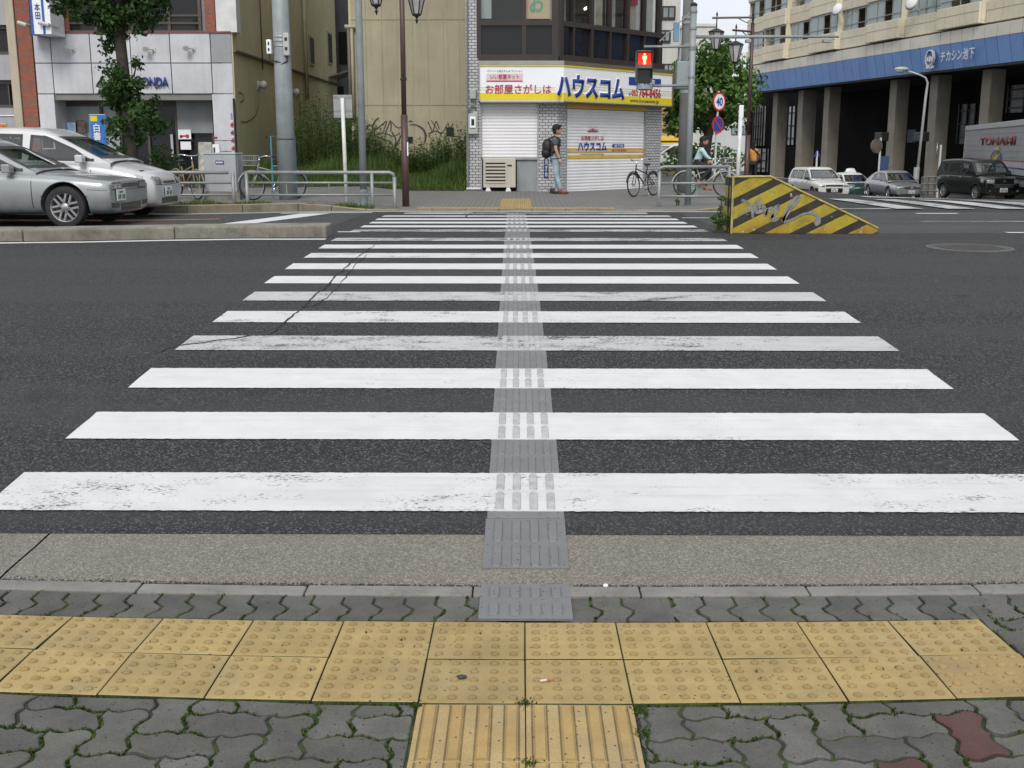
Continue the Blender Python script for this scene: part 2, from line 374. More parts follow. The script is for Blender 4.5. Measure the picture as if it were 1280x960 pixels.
KERB = mat('kerb_concrete', (.20, .19, .172), .85, var=.2, vs=4, bump=.4, bs=120, dirt=.55)
KERBD = mat('weathered_kerb_concrete', (.20, .185, .15), .9, var=.3, vs=3, bump=.5, bs=80, dirt=.7, streak=.4)
PAVER = m_specks('grey_paver', (.100, .097, .088), (.02, .02, .02), .35, .88, .72, .2, .8, (.125, .12, .106))
PAVERR = m_specks('red_paver', (.078, .034, .030), (.02, .02, .02), .25, .82, .8, .1, .5, (.11, .07, .06))
YEL = m_specks('yellow_tactile_tile', (.365, .268, .108), (.02, .018, .015), .22, .8, .68, .09, .3, (.32, .26, .165))
YELD = m_specks('soiled_tactile_tile', (.34, .24, .10), (.02, .018, .015), .22, .8, .55, .04, .35, (.22, .18, .12))
YELS = m_specks('yellow_tile_blister', (.29, .205, .08), (.02, .018, .015), .25, .8, .8, .05, .4, (.28, .22, .13))
YELS2 = m_specks('yellow_tile_bar', (.375, .255, .095), (.02, .018, .015), .2, .8, .8, .05, .4, (.33, .27, .17))
YELG = m_specks('tile_groove_brown', (.16, .115, .05), (.02, .018, .015), .4, .9, .8, .05, .5, (.10, .09, .05))
YELB = m_specks('yellow_directional_tile', (.385, .28, .125), (.04, .03, .02), .2, .8, .62, .05, .5, (.34, .30, .23))
MOSS = m_leaf('moss', (.02, .04, .008), (.085, .14, .025), .2)
def m_joint():
    m, nt, b = newmat('joint_soil'); v = worldpos(nt)
    c = mixc(nt, mr(nt, noise(nt, v, 9, 5, .7), .42, .6), (.026, .03, .016), (.05, .085, .02))
    nt.links.new(c, b.inputs['Base Color']); b.inputs['Roughness'].default_value = .95; bumpn(nt, b, noise(nt, v, 200, 3), .8, .004); return m
JOINT = m_joint()
MATG = m_specks('grey_rubber', (.165, .166, .172), (.015, .015, .015), .14, .6, .66, .05, .2, (.19, .19, .19))
MATW = m_paint('white_rubber', 1, (.56, .56, .57), (.2, .2, .2))
BUMPW = mat('worn_bump', (.37, .37, .365), .7, var=.2, vs=20)
STEEL = mat('galvanised_steel', (.25, .265, .265), .5, .35, var=.16, vs=5, dirt=.25)
POLE = mat('grey_pole_paint', (.24, .27, .28), .55, .1, var=.14, vs=3, dirt=.2, streak=.35)
BROWN = mat('brown_lamp_paint', (.075, .04, .036), .45, .1, var=.2, vs=4)
WHITEP = mat('white_pole_paint', (.62, .63, .62), .5, var=.12, vs=5, dirt=.25)
BLACK = mat('black_plastic', (.014, .014, .015), .45, var=.2)
DARK = mat('dark_void', (.012, .012, .013), .8, var=.2)
RUBBER = mat('tyre_rubber', (.017, .017, .018), .75, var=.25, vs=10)
CHROME = mat('chrome', (.75, .76, .77), .12, 1., var=.05)
SOIL = mat('soil', (.06, .05, .035), .95, var=.3, vs=5, bump=.6, bs=40)
FARPAVE = m_brick('block_paving', (.20, .195, .185), (.15, .148, .145), (.075, .07, .06), .20, .10, .01, 'XY', .4, .85, .3)
# ------------------------------------------------------------------ ground, road, markings
def frange(a, b, s):
    n = max(1, round((b - a) / s)); return [a + (b - a) * i / n for i in range(n + 1)]
g = MB(); g.grid(frange(-900, 900, 60), frange(-300, 1500, 60), lambda x, y: -2.2)
tag(g.build('ground', mat('far_ground', (.14, .135, .125), .9, var=.25, vs=.05)), 'pale grey ground stretching away behind the buildings', 'ground', kind='structure')
g = MB(); g.grid(frange(-60, -8, 4) + frange(-7, 30, 1)[0:] + frange(33, 60, 3), frange(4.3, 22, .15) + frange(22.5, 45, .5) + frange(46.5, 150, 1.5), zroad)
road = tag(g.build('road', A_, smooth=True), 'wide dark grey asphalt road crossing in front of the shops', 'road', kind='structure')
def sheet(name, m, xs, ys, parent, zf=zroad, off=.005, xfun=None):
    b = MB(); b.grid(xs, ys, lambda x, y: zf(x, y) + off)
    return b.build(name, m, parent, smooth=True)
def polysheet(name, m, quad, parent, nu=2, nv=2, zf=zroad, off=.005):
    """a painted quad (ground points a,b,c,d) that follows the road"""
    a, b_, c, d = [Vector((p[0], p[1], 0)) for p in quad]; mb = MB(); vs = []
    for j in range(nv + 1):
        for i in range(nu + 1):
            s_, t = i / nu, j / nv; p = (a * (1 - s_) + b_ * s_) * (1 - t) + (d * (1 - s_) + c * s_) * t
            vs.append((p.x, p.y, zf(p.x, p.y) + off))
    mb.add(vs, [(j * (nu + 1) + i, j * (nu + 1) + i + 1, (j + 1) * (nu + 1) + i + 1, (j + 1) * (nu + 1) + i) for j in range(nv) for i in range(nu)])
    return mb.build(name, m, parent, smooth=True)
sheet('old_lane', A2_, frange(2.75, 60, 1), frange(14.75, 19.98, .3), road, off=.002)
sheet('old_lane', A2_, frange(-60, -2.7, 1), frange(14.6, 19.98, .3), road, off=.002)
cw = thing('crosswalk', 'white zebra crosswalk stripes leading over the road to the shuttered shop', 'crosswalk', kind='structure')
XL, XR = -2.27, 2.48
BARS = [4.5 + .9 * k for k in range(11)] + [14.95 + .9 * k for k in range(5)]
WEAR = [1, 0, 0, 2, 1, 2, 0, 0, 1, 0, 3, 3, 0, 0, 0, 2]
for k, y in enumerate(BARS):
    mb = MB(); xs_ = frange(XL + rnd.uniform(-.02, .02), XR + rnd.uniform(-.02, .02),   .018 if y < 9 else .1); ys_ = frange(y + .01, y + .45, .11); n_ = len(xs_); vs_ = []
    for j, yy in enumerate(ys_):
        for i, xx in enumerate(xs_):
            jy = rnd.gauss(0, .0022) if j in (0, len(ys_) - 1) else 0.; jx = rnd.gauss(0, .0015) if i in (0, n_ - 1) else 0.
            vs_.append((xx + jx, yy + jy, zroad(xx, yy) + .005))
    mb.add(vs_, [(j * n_ + i, j * n_ + i + 1, (j + 1) * n_ + i + 1, (j + 1) * n_ + i) for j in range(len(ys_) - 1) for i in range(n_ - 1)]); mb.build('stripe', PAINT[WEAR[k]], cw, smooth=True)
sheet('stripe', PAINT[3], frange(XL + .25, XR - .3, .5), frange(19.42, 19.86, .11), cw)
lm = thing('lane_markings', 'white and orange painted lane lines on the asphalt', 'road marking', kind='structure')
sheet('edge_line', PAINT[0], frange(-40, -2.38, 1), [13.68, 13.76, 13.84], lm)
sheet('edge_line', PAINT[1], frange(-2.42, -2.12, .3), [14.85, 14.98], lm)
sheet('edge_line', PAINT[1], frange(2.6, 4.0, .5), [18.25, 18.37], lm)
sheet('edge_line', PAINT[1], frange(-4.2, -2.6, .5), [19.75, 19.9], lm)
polysheet('stop_line', PAINT[0], [(-4.5, 17.0), (-3.98, 17.0), (-3.3, 19.6), (-3.82, 19.6)], lm, 2, 6)
sheet('orange_line', ORANGE, frange(-30, -4.9, 1), [18.35, 18.5], lm)
a, b_ = G(1145, 267), G(1197, 267); sheet('lane_dash', PAINT[0], frange(a.x, b_.x, .5), [a.y - .08, a.y + .09], lm)
a = G(1150, 277); sheet('lane_dash', PAINT[3], frange(a.x, a.x + 4, .8), [a.y - .07, a.y + .07], lm)
a = G(1258, 291); sheet('lane_dash', PAINT[1], frange(a.x, a.x + 3, .8), [a.y - .07, a.y + .07], lm)
a = G(1120, 261); sheet('lane_dash', PAINT[2], frange(a.x - 2, a.x, .8), [a.y - .1, a.y + .1], lm)
fc = thing('far_crosswalk', 'worn zebra stripes in front of the waiting black car and sedan', 'crosswalk', kind='structure')
for k in range(8):
    x = 6.9 + k * .95; polysheet('stripe', PAINT[2 + k % 2], [(x, 20.9), (x + .5, 20.9), (x + .35, 25.0), (x - .15, 25.0)], fc, 1, 10, off=.02)
polysheet('stop_line', PAINT[1], [(8.0, 26.4), (16.5, 26.9), (16.5, 27.5), (8.0, 27.0)], fc, 10, 2, off=.02)
# cracks
def crack(pts, wid):
    mb = MB(); vs = []; k = 0
    q = []
    for (a, b_), (c, d) in zip(pts, pts[1:]):
        for t in (0, .2, .4, .6, .8): q.append((a + (c - a) * t + rnd.uniform(-1.6, 1.6), b_ + (d - b_) * t + rnd.uniform(-.8, .8)))
    q = [G(*p) for p in q]
    for i, p in enumerate(q):
        t = (q[min(i + 1, len(q) - 1)] - q[max(0, i - 1)]); t.z = 0; t.normalize(); n = Vector((-t.y, t.x, 0)) * wid * rnd.uniform(.25, 1.)
        for s_ in (-1, 1): e = p + n * s_; vs.append((e.x, e.y, zroad(e.x, e.y) + .008))
    mb.add(vs, [(2 * i, 2 * i + 1, 2 * i + 3, 2 * i + 2) for i in range(len(q) - 1)])
    return mb.build('crack', DARK, road)
crack([(181, 446), (215, 435), (312, 421), (340, 418), (360, 399), (378, 386), (402, 363), (424, 342), (440, 327), (452, 318), (470, 307), (484, 303)], .011)
crack([(378, 386), (398, 381), (413, 370), (432, 348), (446, 331), (462, 316)], .007)
crack([(582, 272), (586, 268), (596, 265)], .02)
crack([(1130, 440), (1165, 437), (1210, 436), (1280, 441)], .005)
# gutter and kerb on the near side
gt = thing('gutter', 'exposed aggregate concrete gutter along the near edge of the asphalt', 'gutter', kind='structure')
zg = lambda x, y: lin([(3.84, -.027), (4.3, .008)], y) + bow(x) * .0055 * sm(4.3, 3.84, y)
for x0 in (-11.9, -6.9, -1.9, 3.1, 8.1):
    mb = MB(); xs, ys = frange(x0 + .003, x0 + 4.994, .25), [3.84, 3.93, 4.02, 4.16, 4.306]
    mb.grid(xs, ys, zg); mb.grid([x0 + .003, x0 + 4.994], [4.3055, 4.307], lambda x, y: zg(x, 4.3)); mb.build('gutter_slab', GUT, gt, smooth=True)
mb = MB(); mb.grid([-12, 13], [3.7, 4.32], lambda x, y: -.06); mb.build('gutter_bed', DARK, gt)
mb = MB()
for _ in range(2600):
    x = rnd.uniform(-2.6, 2.6); k_ = .35 + 1.3 * max(0, __import__('mathutils').noise.noise(Vector((x * 2.2, 4.4, 0))) + .25); y = 3.838 + rnd.gauss(0, .006 * k_ + .002) + (.012 * k_ if rnd.random() < .3 else 0); s_ = rnd.uniform(.0015, .005); z = (zg(x, y) if y > 3.84 else -.022 + bow(x) * .0055) + .001; an = rnd.uniform(0, 6.28)
    if -.16 < x - .02 < .17: continue
    mb.add([(x + s_ * math.cos(an), y + s_ * math.sin(an), z), (x + s_ * math.cos(an + 2.1), y + s_ * math.sin(an + 2.1), z), (x + s_ * math.cos(an + 4.2), y + s_ * math.sin(an + 4.2), z), (x, y, z + s_ * .9)], [(0, 1, 3), (1, 2, 3), (2, 0, 3)])
gg = mb.build('grit', mat('road_grit', (.05, .047, .04), .95, var=.6, vs=90), gt); gg['kind'] = 'stuff'
kb = thing('kerb', 'flush pale concrete kerb between the gutter and the near pavers', 'kerb', kind='structure')
for k in range(-14, 15):
    x = -.17 + .6 * k; mb = MB(); dz = rnd.uniform(-.002, .002)
    mb.slab([(x + .002, 3.748 + rnd.uniform(-.002, .002)), (x + .597, 3.748 + rnd.uniform(-.002, .002)), (x + .597, 3.832), (x + .002, 3.832)], -.15, lambda p: -.022 + dz + bow(p[0]) * .0055); mb.build('kerb_stone', KERB, kb, bevel=.006)
# near pavement
pv = thing('pavement', 'grey interlocking paver pavement with yellow tactile tiles at the crossing', 'pavement', kind='structure')
mb = MB(); mb.grid(frange(-4.2, 4.2, .2), frange(.9, 3.75, .1), lambda x, y: znear(y, x) - .009); mb.build('joint_bed', JOINT, pv, smooth=True)
mb = MB()
for x0, x1, y0, y1 in ((-40, -4.2, -6, 3.75), (4.2, 40, -6, 3.75), (-4.2, 4.2, -6, .9)): mb.grid(frange(x0, x1, .6), frange(y0, y1, .3), lambda x, y: znear(y, x) - .002)
mb.build('paving', m_brick('plain_paving', (.15, .15, .15), (.12, .12, .12), (.03, .035, .02), .225, .1125, .012, 'XY', .5), pv, smooth=True)
U_ = .1135
def edge(i, j, hor, A=.0115):
    s_ = 1 if (i + j) % 2 == 0 else -1; out = []
    for t in (0, .14, .3, .5, .7, .86):
        d = A * s_ * math.sin(2 * math.pi * t)
        out.append(((i + t) * U_, j * U_ + d) if hor else (i * U_ + d, (j + t) * U_))
    return out
def outline(cells):
    """boundary of a paver made of two grid cells, wavy edges, counter-clockwise"""
    (i, j), hor = cells
    if hor: path = [(i, j, 1, 0), (i + 1, j, 1, 0), (i + 2, j, 0, 0), (i + 1, j + 1, 1, 1), (i, j + 1, 1, 1), (i, j, 0, 1)]
    else: path = [(i, j, 1, 0), (i + 1, j, 0, 0), (i + 1, j + 1, 0, 0), (i, j + 2, 1, 1), (i, j + 1, 0, 1), (i, j, 0, 1)]
    pts = []
    for a, b_, h, rev in path:
        e = edge(a, b_, h)
        if rev: nx = ((a + 1) * U_, b_ * U_) if h else (a * U_, (b_ + 1) * U_); e = ([nx] + e[1:][::-1])
        pts += e
    n = len(pts); keep = []; sharp = {}
    for k in range(n):                                      # blunt the needle-sharp corners
        a, b_, c = Vector(pts[k - 1]), Vector(pts[k]), Vector(pts[(k + 1) % n])
        if (a - b_).angle(c - b_) < R(62): sharp[k] = tuple(b_ + ((a + c) / 2 - b_) * .5)
    drop = {(k - 1) % n for k in sharp} | {(k + 1) % n for k in sharp}
    for k in range(n):
        if k in sharp: keep.append(sharp[k])
        elif k not in drop: keep.append(pts[k])
    return keep
def inset(pts, d):
    n = len(pts); out = []
    for i in range(n):
        a, b_, c = Vector(pts[i - 1]), Vector(pts[i]), Vector(pts[(i + 1) % n])
        t = (b_ - a).normalized() + (c - b_).normalized()
        if t.length < 1e-5: out.append(tuple(b_)); continue
        t.normalize(); out.append((b_.x - t.y * d, b_.y + t.x * d))
    return out
def clip(pts, x0, x1, y0, y1):
    for ax, lim, sg in ((0, x0, 1), (0, x1, -1), (1, y0, 1), (1, y1, -1)):
        out = []; n = len(pts)
        for i in range(n):
            a, b_ = pts[i - 1], pts[i]; ia, ib = (a[ax] - lim) * sg >= 0, (b_[ax] - lim) * sg >= 0
            if ia != ib:
                t = (lim - a[ax]) / (b_[ax] - a[ax]); out.append((a[0] + (b_[0] - a[0]) * t, a[1] + (b_[1] - a[1]) * t))
            if ib: out.append(b_)
        pts = out
        if len(pts) < 3: return []
    return pts
def area(p): return .5 * sum(p[i - 1][0] * p[i][1] - p[i][0] * p[i - 1][1] for i in range(len(p)))
def pip(pl, x, y):
    r_ = False
    for k in range(len(pl)):
        (ax, ay), (bx, by) = pl[k - 1], pl[k]
        if (ay > y) != (by > y) and x < (bx - ax) * (y - ay) / (by - ay) + ax: r_ = not r_
    return r_
def dedupe(p):
    out = []
    for q in p:
        if not out or (abs(q[0] - out[-1][0]) + abs(q[1] - out[-1][1])) > .002: out.append(q)
    return out
JO = []                                                     # joint points for the moss
def paver(pts, m, parent, joined=None):
    pts = dedupe(pts)
    if len(pts) < 3 or area(pts) < .0009: return
    cx, cy = sum(p[0] for p in pts) / len(pts), sum(p[1] for p in pts) / len(pts)
    JO.extend(pts)
    o1 = inset(pts, .0058); o2 = inset(pts, .0100); n = len(pts); z = znear(cy, cx) + rnd.uniform(-.003, .002); tx, ty = (znear(cy, cx + .05) - znear(cy, cx - .05)) * 10 + rnd.uniform(-.02, .02), rnd.uniform(-.02, .02)
    h = lambda p, dz: z + dz + tx * (p[0] - cx) + ty * (p[1] - cy)
    mb = joined or MB(); off = Vector((0, 0, 0)) if joined else Vector((cx, cy, 0))
    vs = [Vector((p[0], p[1], -.05)) - off for p in o1] + [Vector((p[0], p[1], h(p, -.003))) - off for p in o1] + [Vector((p[0], p[1], h(p, 0))) - off for p in o2]
    fs = [(i, (i + 1) % n, (i + 1) % n + n, i + n) for i in range(n)] + [(i + n, (i + 1) % n + n, (i + 1) % n + 2 * n, i + 2 * n) for i in range(n)] + [tuple(range(2 * n, 3 * n))]
    mb.add(vs, fs)
    if not joined: mb.build('paver', m, parent, loc=off)
TX0 = .015; TS = .303
regs = [(-2.45, TX0 - TS - .004, 1.95, 2.908), (TX0 + TS + .004, 2.6, 1.95, 2.908), (TX0 + 5 * TS + .006, 2.6, 2.908, 3.742)]
reds = [Vector((p.x, p.y)) for p in (G(1205, 922, lambda x, y: znear(y, x)), G(1140, 948, lambda x, y: znear(y, x)))]
stuff = MB()
for j in range(6, 34):
    for i in range(-40, 40):
        c = (i - j) % 4
        if c == 0: cell = ((i, j), True)
        elif c == 3: cell = ((i, j), False)
        else: continue
        o = [(x, y) for x, y in outline(cell)]
        for r_ in regs:
            q = clip(o, *r_)
            if len(q) >= 3:
                cc = Vector((sum(p[0] for p in q) / len(q), sum(p[1] for p in q) / len(q)))
                isred = any(pip(q, t.x, t.y) for t in reds)
                paver(q, PAVERR if isred else PAVER, pv)
        for r_ in ((-4.2, -2.45, .9, 2.908), (2.6, 4.2, .9, 3.742), (-2.45, TX0 - TS - .004, .9, 1.95), (TX0 + TS + .004, 2.6, .9, 1.95)):
            q = clip(o, *r_)
            if len(q) >= 3: paver(q, PAVER, pv, stuff)
so = stuff.build('paver_field', PAVER, pv); so['kind'] = 'stuff'
# the row of pavers between tactile tiles and kerb
def zig(x): return [(x, 3.532), (x + .004, 3.565), (x + .026, 3.598), (x + .030, 3.632), (x - .006, 3.672), (x - .004, 3.74)]
for k in range(-27, 14):
    x = TX0 + .02 + k * .1085 + (.06 if k > 3 else 0); sgn = 1 if k < 3 else -1
    if k > 3: zz_ = lambda x: [(2 * x - a, b_) for a, b_ in zig(x)]
    else: zz_ = zig
    if -.17 < x - TX0 < .12: continue
    if k == 3: paver(zig(x)[::-1] + [(x + .16, 3.532), (x + .16, 3.74)], PAVER, pv) if False else paver([(x, 3.532), (x + .165, 3.532), (x + .171, 3.74), (x - .004, 3.74), (x - .006, 3.672), (x + .030, 3.632), (x + .026, 3.598), (x + .004, 3.565)], PAVER, pv)
    else: paver(zz_(x + .1085) + zz_(x)[::-1], PAVER, pv)
# tactile tiles
def blister_tile(m, name):
    mb = MB(); h = TS / 2 - .0022; k = TS / 2 - .0045
    mb.add([(-h, -k, -.05), (h, -k, -.05), (h, k, -.05), (-h, k, -.05), (-h, -k, -.002), (h, -k, -.002), (h, k, -.002), (-h, k, -.002), (-h + .002, -k + .002, 0), (h - .002, -k + .002, 0), (h - .002, k - .002, 0), (-h + .002, k - .002, 0)],
           [(4, 5, 9, 8), (5, 6, 10, 9), (6, 7, 11, 10), (7, 4, 8, 11), (8, 9, 10, 11)]); mb.add([(-h, -k, -.05), (h, -k, -.05), (h, k, -.05), (-h, k, -.05), (-h, -k, -.002), (h, -k, -.002), (h, k, -.002), (-h, k, -.002)], [(0, 1, 5, 4), (1, 2, 6, 5), (2, 3, 7, 6), (3, 0, 4, 7)], 2)
    for a in range(5):
        for b_ in range(5):
            x, y = (a - 2) * .058, (b_ - 2) * .058
            mb.lathe([(.0140, -.0005), (.0125, .0045), (.0080, .0075)], 9, 1, Matrix.Translation((x, y, 0)))
    return mb.mesh(name, m)
bt, btd = blister_tile([YEL, YELS, JOINT], 'tactile_tile'), blister_tile([YELD, YELD, JOINT], 'tactile_tile')
for r_ in range(2):
    for k in range(-13, 5):
        y = 2.912 + TS * (r_ + .5); sl = math.atan((znear(y + .1, TX0 + TS * (k + .5)) - znear(y - .1, TX0 + TS * (k + .5))) / .2)
        o = inst('tactile_tile', btd if (r_ == 0 and k == 4) else bt, pv, (TX0 + TS * (k + .5), y, znear(y, TX0 + TS * (k + .5)) + .002 + rnd.uniform(-.001, .0015)), (sl + rnd.uniform(-.005, .005), -math.atan((znear(y, TX0 + TS * (k + 1)) - znear(y, TX0 + TS * k)) / TS) + rnd.uniform(-.005, .005), rnd.uniform(-.005, .005)))
mb = MB(); h = TS / 2 - .0018; mb.box(-h, h, -h, h, -.05, 0)
for a in range(4):
    x = (a - 1.5) * .0755
    mb.prism([(x - .0175, -.001), (x - .0125, .006), (x + .0125, .006), (x + .0175, -.001)], -h + .008, h - .012, 1)
    for e in (-.0205, .0205): mb.box(x + e - .0022, x + e + .0022, -h + .004, h - .004, -.001, .0012, 2)  # thin darker brown strips along both sides of each bar
dt = mb.mesh('directional_tile', [YELB, YELS2, YELG])
for r_ in range(7):
    for k in (-1, 0):
        inst('directional_tile', dt, pv, (TX0 + TS * (k + .5), 2.908 - TS * (r_ + .5), .002 + rnd.uniform(-.001, .0015)), (rnd.uniform(-.004, .004), rnd.uniform(-.004, .004), 0))
# moss along the joints
mb = MB()
jp = [p for p in JO if abs(p[0]) < 2.6 and p[1] > 2.3]
for _ in range(24000):
    p = rnd.choice(jp)
    import mathutils
    if mathutils.noise.noise(Vector((p[0] * 5, p[1] * 5, 1.3))) < -.02: continue
    x, y = p[0] + rnd.gauss(0, .004), p[1] + rnd.gauss(0, .004); z = znear(y, x) - .008; a = rnd.uniform(0, 6.28); l = rnd.uniform(.003, .009); hh = rnd.uniform(.004, .013)
    mb.add([(x - l * math.cos(a), y - l * math.sin(a), z), (x + l * math.cos(a), y + l * math.sin(a), z), (x + rnd.uniform(-.006, .006), y + rnd.uniform(-.006, .006), z + hh)], [(0, 1, 2)])
for cx, cy in ((TX0, 2.915), (TX0 - .31, 2.9), (TX0 + .315, 2.88), (TX0 + .312, 2.75), (TX0 + .01, 2.6)):
    for _ in range(150):
        x, y = cx + rnd.gauss(0, .012), cy + rnd.gauss(0, .012); a = rnd.uniform(0, 6.28); l = .005
        mb.add([(x - l * math.cos(a), y - l * math.sin(a), -.004), (x + l * math.cos(a), y + l * math.sin(a), -.004), (x + rnd.uniform(-.006, .006), y + rnd.uniform(-.006, .006), rnd.uniform(.002, .009))], [(0, 1, 2)])
for k in range(-7, 5):
    x0 = TX0 + k * TS
    for _ in range(40):
        x, y = x0 + rnd.uniform(0, TS), 2.908 + rnd.gauss(0, .004); a = rnd.uniform(0, 6.28); l = .004
        mb.add([(x - l * math.cos(a), y - l * math.sin(a), -.006 + znear(y, x)), (x + l * math.cos(a), y + l * math.sin(a), -.006 + znear(y, x)), (x, y + rnd.uniform(-.006, .006), rnd.uniform(.001, .007) + znear(y, x))], [(0, 1, 2)])
o = mb.build('moss', MOSS, pv); o['kind'] = 'stuff'
# rubber guide strip
def bumpbar(mb, x, y, l, wd, z0, mi, hgt=.006):
    pr = [(-wd, -l), (wd, -l), (wd * 1., l), (-wd, l)]
    o1 = [(x + a, y + b_) for a, b_ in ((-wd, -l * .85), (-wd * .7, -l), (wd * .7, -l), (wd, -l * .85), (wd, l * .85), (wd * .7, l), (-wd * .7, l), (-wd, l * .85))]
    o2 = [(x + (p[0] - x) * .8, y + (p[1] - y) * .93) for p in o1]; n = 8
    mb.add([(p[0], p[1], z0(p) - .001) for p in o1] + [(p[0], p[1], z0(p) + hgt) for p in o2], [(i, (i + 1) % n, (i + 1) % n + n, i + n) for i in range(n)] + [tuple(range(n, 2 * n))], mi)
gs = thing('guide_strip', 'narrow grey and white tactile rubber strip running down the crosswalk centre', 'tactile strip', (0, 0, 0))
def strip_x(y): return .022 - .0066 * (y - 4.5)
def mat_piece(y0, y1, mats, zf, par, name, nrow, xc=None, wd=.16, bl=.088, fill=.92, hgt=.006):
    mb = MB(); ny = max(2, round((y1 - y0) / .15)); cx = xc if xc is not None else strip_x((y0 + y1) / 2)
    off = .0045
    xs = [cx - wd, cx, cx + wd]; ys = frange(y0, y1, (y1 - y0) / ny)
    mb.grid(xs, ys, lambda x, y: zf(x, y) + off)
    for xx in (cx - wd, cx + wd):
        for a, b_ in zip(ys, ys[1:]): mb.add([(xx, a, zf(xx, a) - .002), (xx, b_, zf(xx, b_) - .002), (xx, b_, zf(xx, b_) + off), (xx, a, zf(xx, a) + off)], [(0, 1, 2, 3) if xx > cx else (3, 2, 1, 0)])
    mb.add([(cx - wd, y0, zf(cx, y0) - .004), (cx + wd, y0, zf(cx, y0) - .004), (cx + wd, y0, zf(cx, y0) + off), (cx - wd, y0, zf(cx, y0) + off)], [(0, 1, 2, 3)])
    for r_ in range(nrow):
        for a in range(4):
            bumpbar(mb, cx + (a - 1.5) * .073, y0 + (y1 - y0) * (r_ + .5) / nrow, (y1 - y0) / nrow / 2 * fill, .019, lambda p: zf(p[0], p[1]) + off, 1, hgt)
    return mb.build(name, mats, par)
Bz = [(y + .01, y + .45, 1) for y in BARS]
segs = []; last = 4.44
for a, b_, wv in Bz:
    if a - last > .05: segs.append((last, a, 0))
    segs.append((a, b_, 1)); last = b_
segs.append((last, 19.7, 0))
for a, b_, wv in segs:
    n = 0 if b_ - a < .2 else 2 if b_ - a < .7 else 4
    mat_piece(a, b_ - .002, [MATW, BUMPW] if wv else [MATG, MATG], zroad, gs, 'mat', n)
g2 = thing('guide_mat', 'grey rubber mat with raised bars on the gutter at the first stripe', 'tactile mat', (0, 0, 0))
mat_piece(3.985, 4.436, [MATG, MATG], lambda x, y: max(zg(x, y), -.03) if y < 4.3 else zroad(x, y), g2, 'mat', 2, .02, .163, hgt=.007)
g3 = thing('guide_mat', 'short grey rubber mat bridging kerb and pavers beside the yellow tiles', 'tactile mat', (0, 0, 0))
mat_piece(3.535, 3.845, [MATG, MATG], lambda x, y: znear(y, x) + .002, g3, 'mat', 2, .018, .16, fill=.66, hgt=.008)
# small litter
zn = lambda x, y: znear(y, x) + .004
p = G(680, 852, zn); t = thing('cigarette_butt', 'tiny brown cigarette butt lying on a yellow tactile tile', 'cigarette butt', p, R(15))
mb = MB(); mb.tube([(-.012, 0, .004), (.008, 0, .004)], .0035, 8); mb.build('paper', mat('butt_paper', (.55, .5, .42), .8), t)
mb = MB(); mb.tube([(.008, 0, .004), (.022, 0, .004)], .0036, 8); mb.build('filter', mat('butt_filter', (.36, .13, .05), .8), t)
p = G(577, 847, zn); mb = MB(); mb.ball((0, 0, .003), .013, 10, 0, (1.3, .8, .4)); tag(mb.build('pebble', mat('dark_pebble', (.03, .03, .032), .5), loc=p, smooth=True), 'dark flat pebble lying on a yellow tactile tile', 'pebble')
p = G(757, 734, lambda x, y: -.02); mb = MB(); mb.ball((0, 0, .006), .010, 8, 0, (1, .7, .8)); tag(mb.build('pebble', mat('white_pebble', (.7, .7, .68), .6), loc=p, smooth=True), 'small white pebble lying in the gutter edge', 'pebble')
# ------------------------------------------------------------------ far kerb, far pavement
kpath = [(-40 + k * 1.0, 20.36) for k in range(36)] + [(-4 + .6 * k, 20.36) for k in range(13)]
for k in range(1, 9):
    a = R(90 - k * 11.25); kpath.append((2.7 + 2.5 * math.cos(a), 22.86 - 2.5 * math.sin(a)))
kpath = [q for q in kpath if not (q[1] == 20.36 and q[0] > 2.65)] + [(5.25, 24), (5.4, 25.2), (5.7, 26.4), (6.1, 27.6), (6.45, 28.8)]
for k in range(0, 14): kpath.append((6.6, 30 + 1.1 * k))
fk = thing('kerb', 'raised concrete kerb with ochre worn top along the far pavement', 'kerb', kind='structure')
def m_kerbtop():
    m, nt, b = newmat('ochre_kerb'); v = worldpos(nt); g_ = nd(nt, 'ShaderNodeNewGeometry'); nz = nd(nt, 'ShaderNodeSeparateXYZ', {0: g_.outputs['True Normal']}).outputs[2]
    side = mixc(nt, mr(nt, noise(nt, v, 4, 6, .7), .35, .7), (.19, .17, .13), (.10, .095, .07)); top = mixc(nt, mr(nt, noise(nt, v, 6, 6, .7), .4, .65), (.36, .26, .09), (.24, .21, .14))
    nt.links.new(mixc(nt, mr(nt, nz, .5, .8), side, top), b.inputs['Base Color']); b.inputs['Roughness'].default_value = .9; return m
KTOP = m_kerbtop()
for (ax, ay), (bx, by) in zip(kpath, kpath[1:]):
    d = Vector((bx - ax, by - ay, 0)); L_ = d.length; d.normalize(); n = Vector((-d.y, d.x, 0))
    c = [(ax + d.x * .004, ay + d.y * .004), (bx - d.x * .004, by - d.y * .004), (bx - d.x * .004 + n.x * .17, by + n.y * .17), (ax + d.x * .004 + n.x * .17, ay + n.y * .17)]
    mb = MB(); mb.slab(c, lambda p: zroad(p[0], p[1]) - .1, lambda p: zpave(p[0], p[1]) + .004); mb.build('kerb_stone', KTOP if abs(ax) > 2.6 else KERB, fk, bevel=.012)
def xmax(y):
    if y < 22.86: return 2.7 + math.sqrt(max(0, 2.5 ** 2 - (22.86 - y) ** 2)) - .12
    return lin([(22.86, 5.08), (24, 5.13), (25.2, 5.28), (26.4, 5.56), (27.6, 5.96), (28.8, 6.31), (30, 6.47), (44.4, 6.47), (44.5, 5.)], y)
ys = [20.5, 20.6, 20.75, 21, 21.4, 22, 23, 24, 25, 26.3] + frange(27.5, 80, 1.5); mb = MB(); vs = []; nx = 60
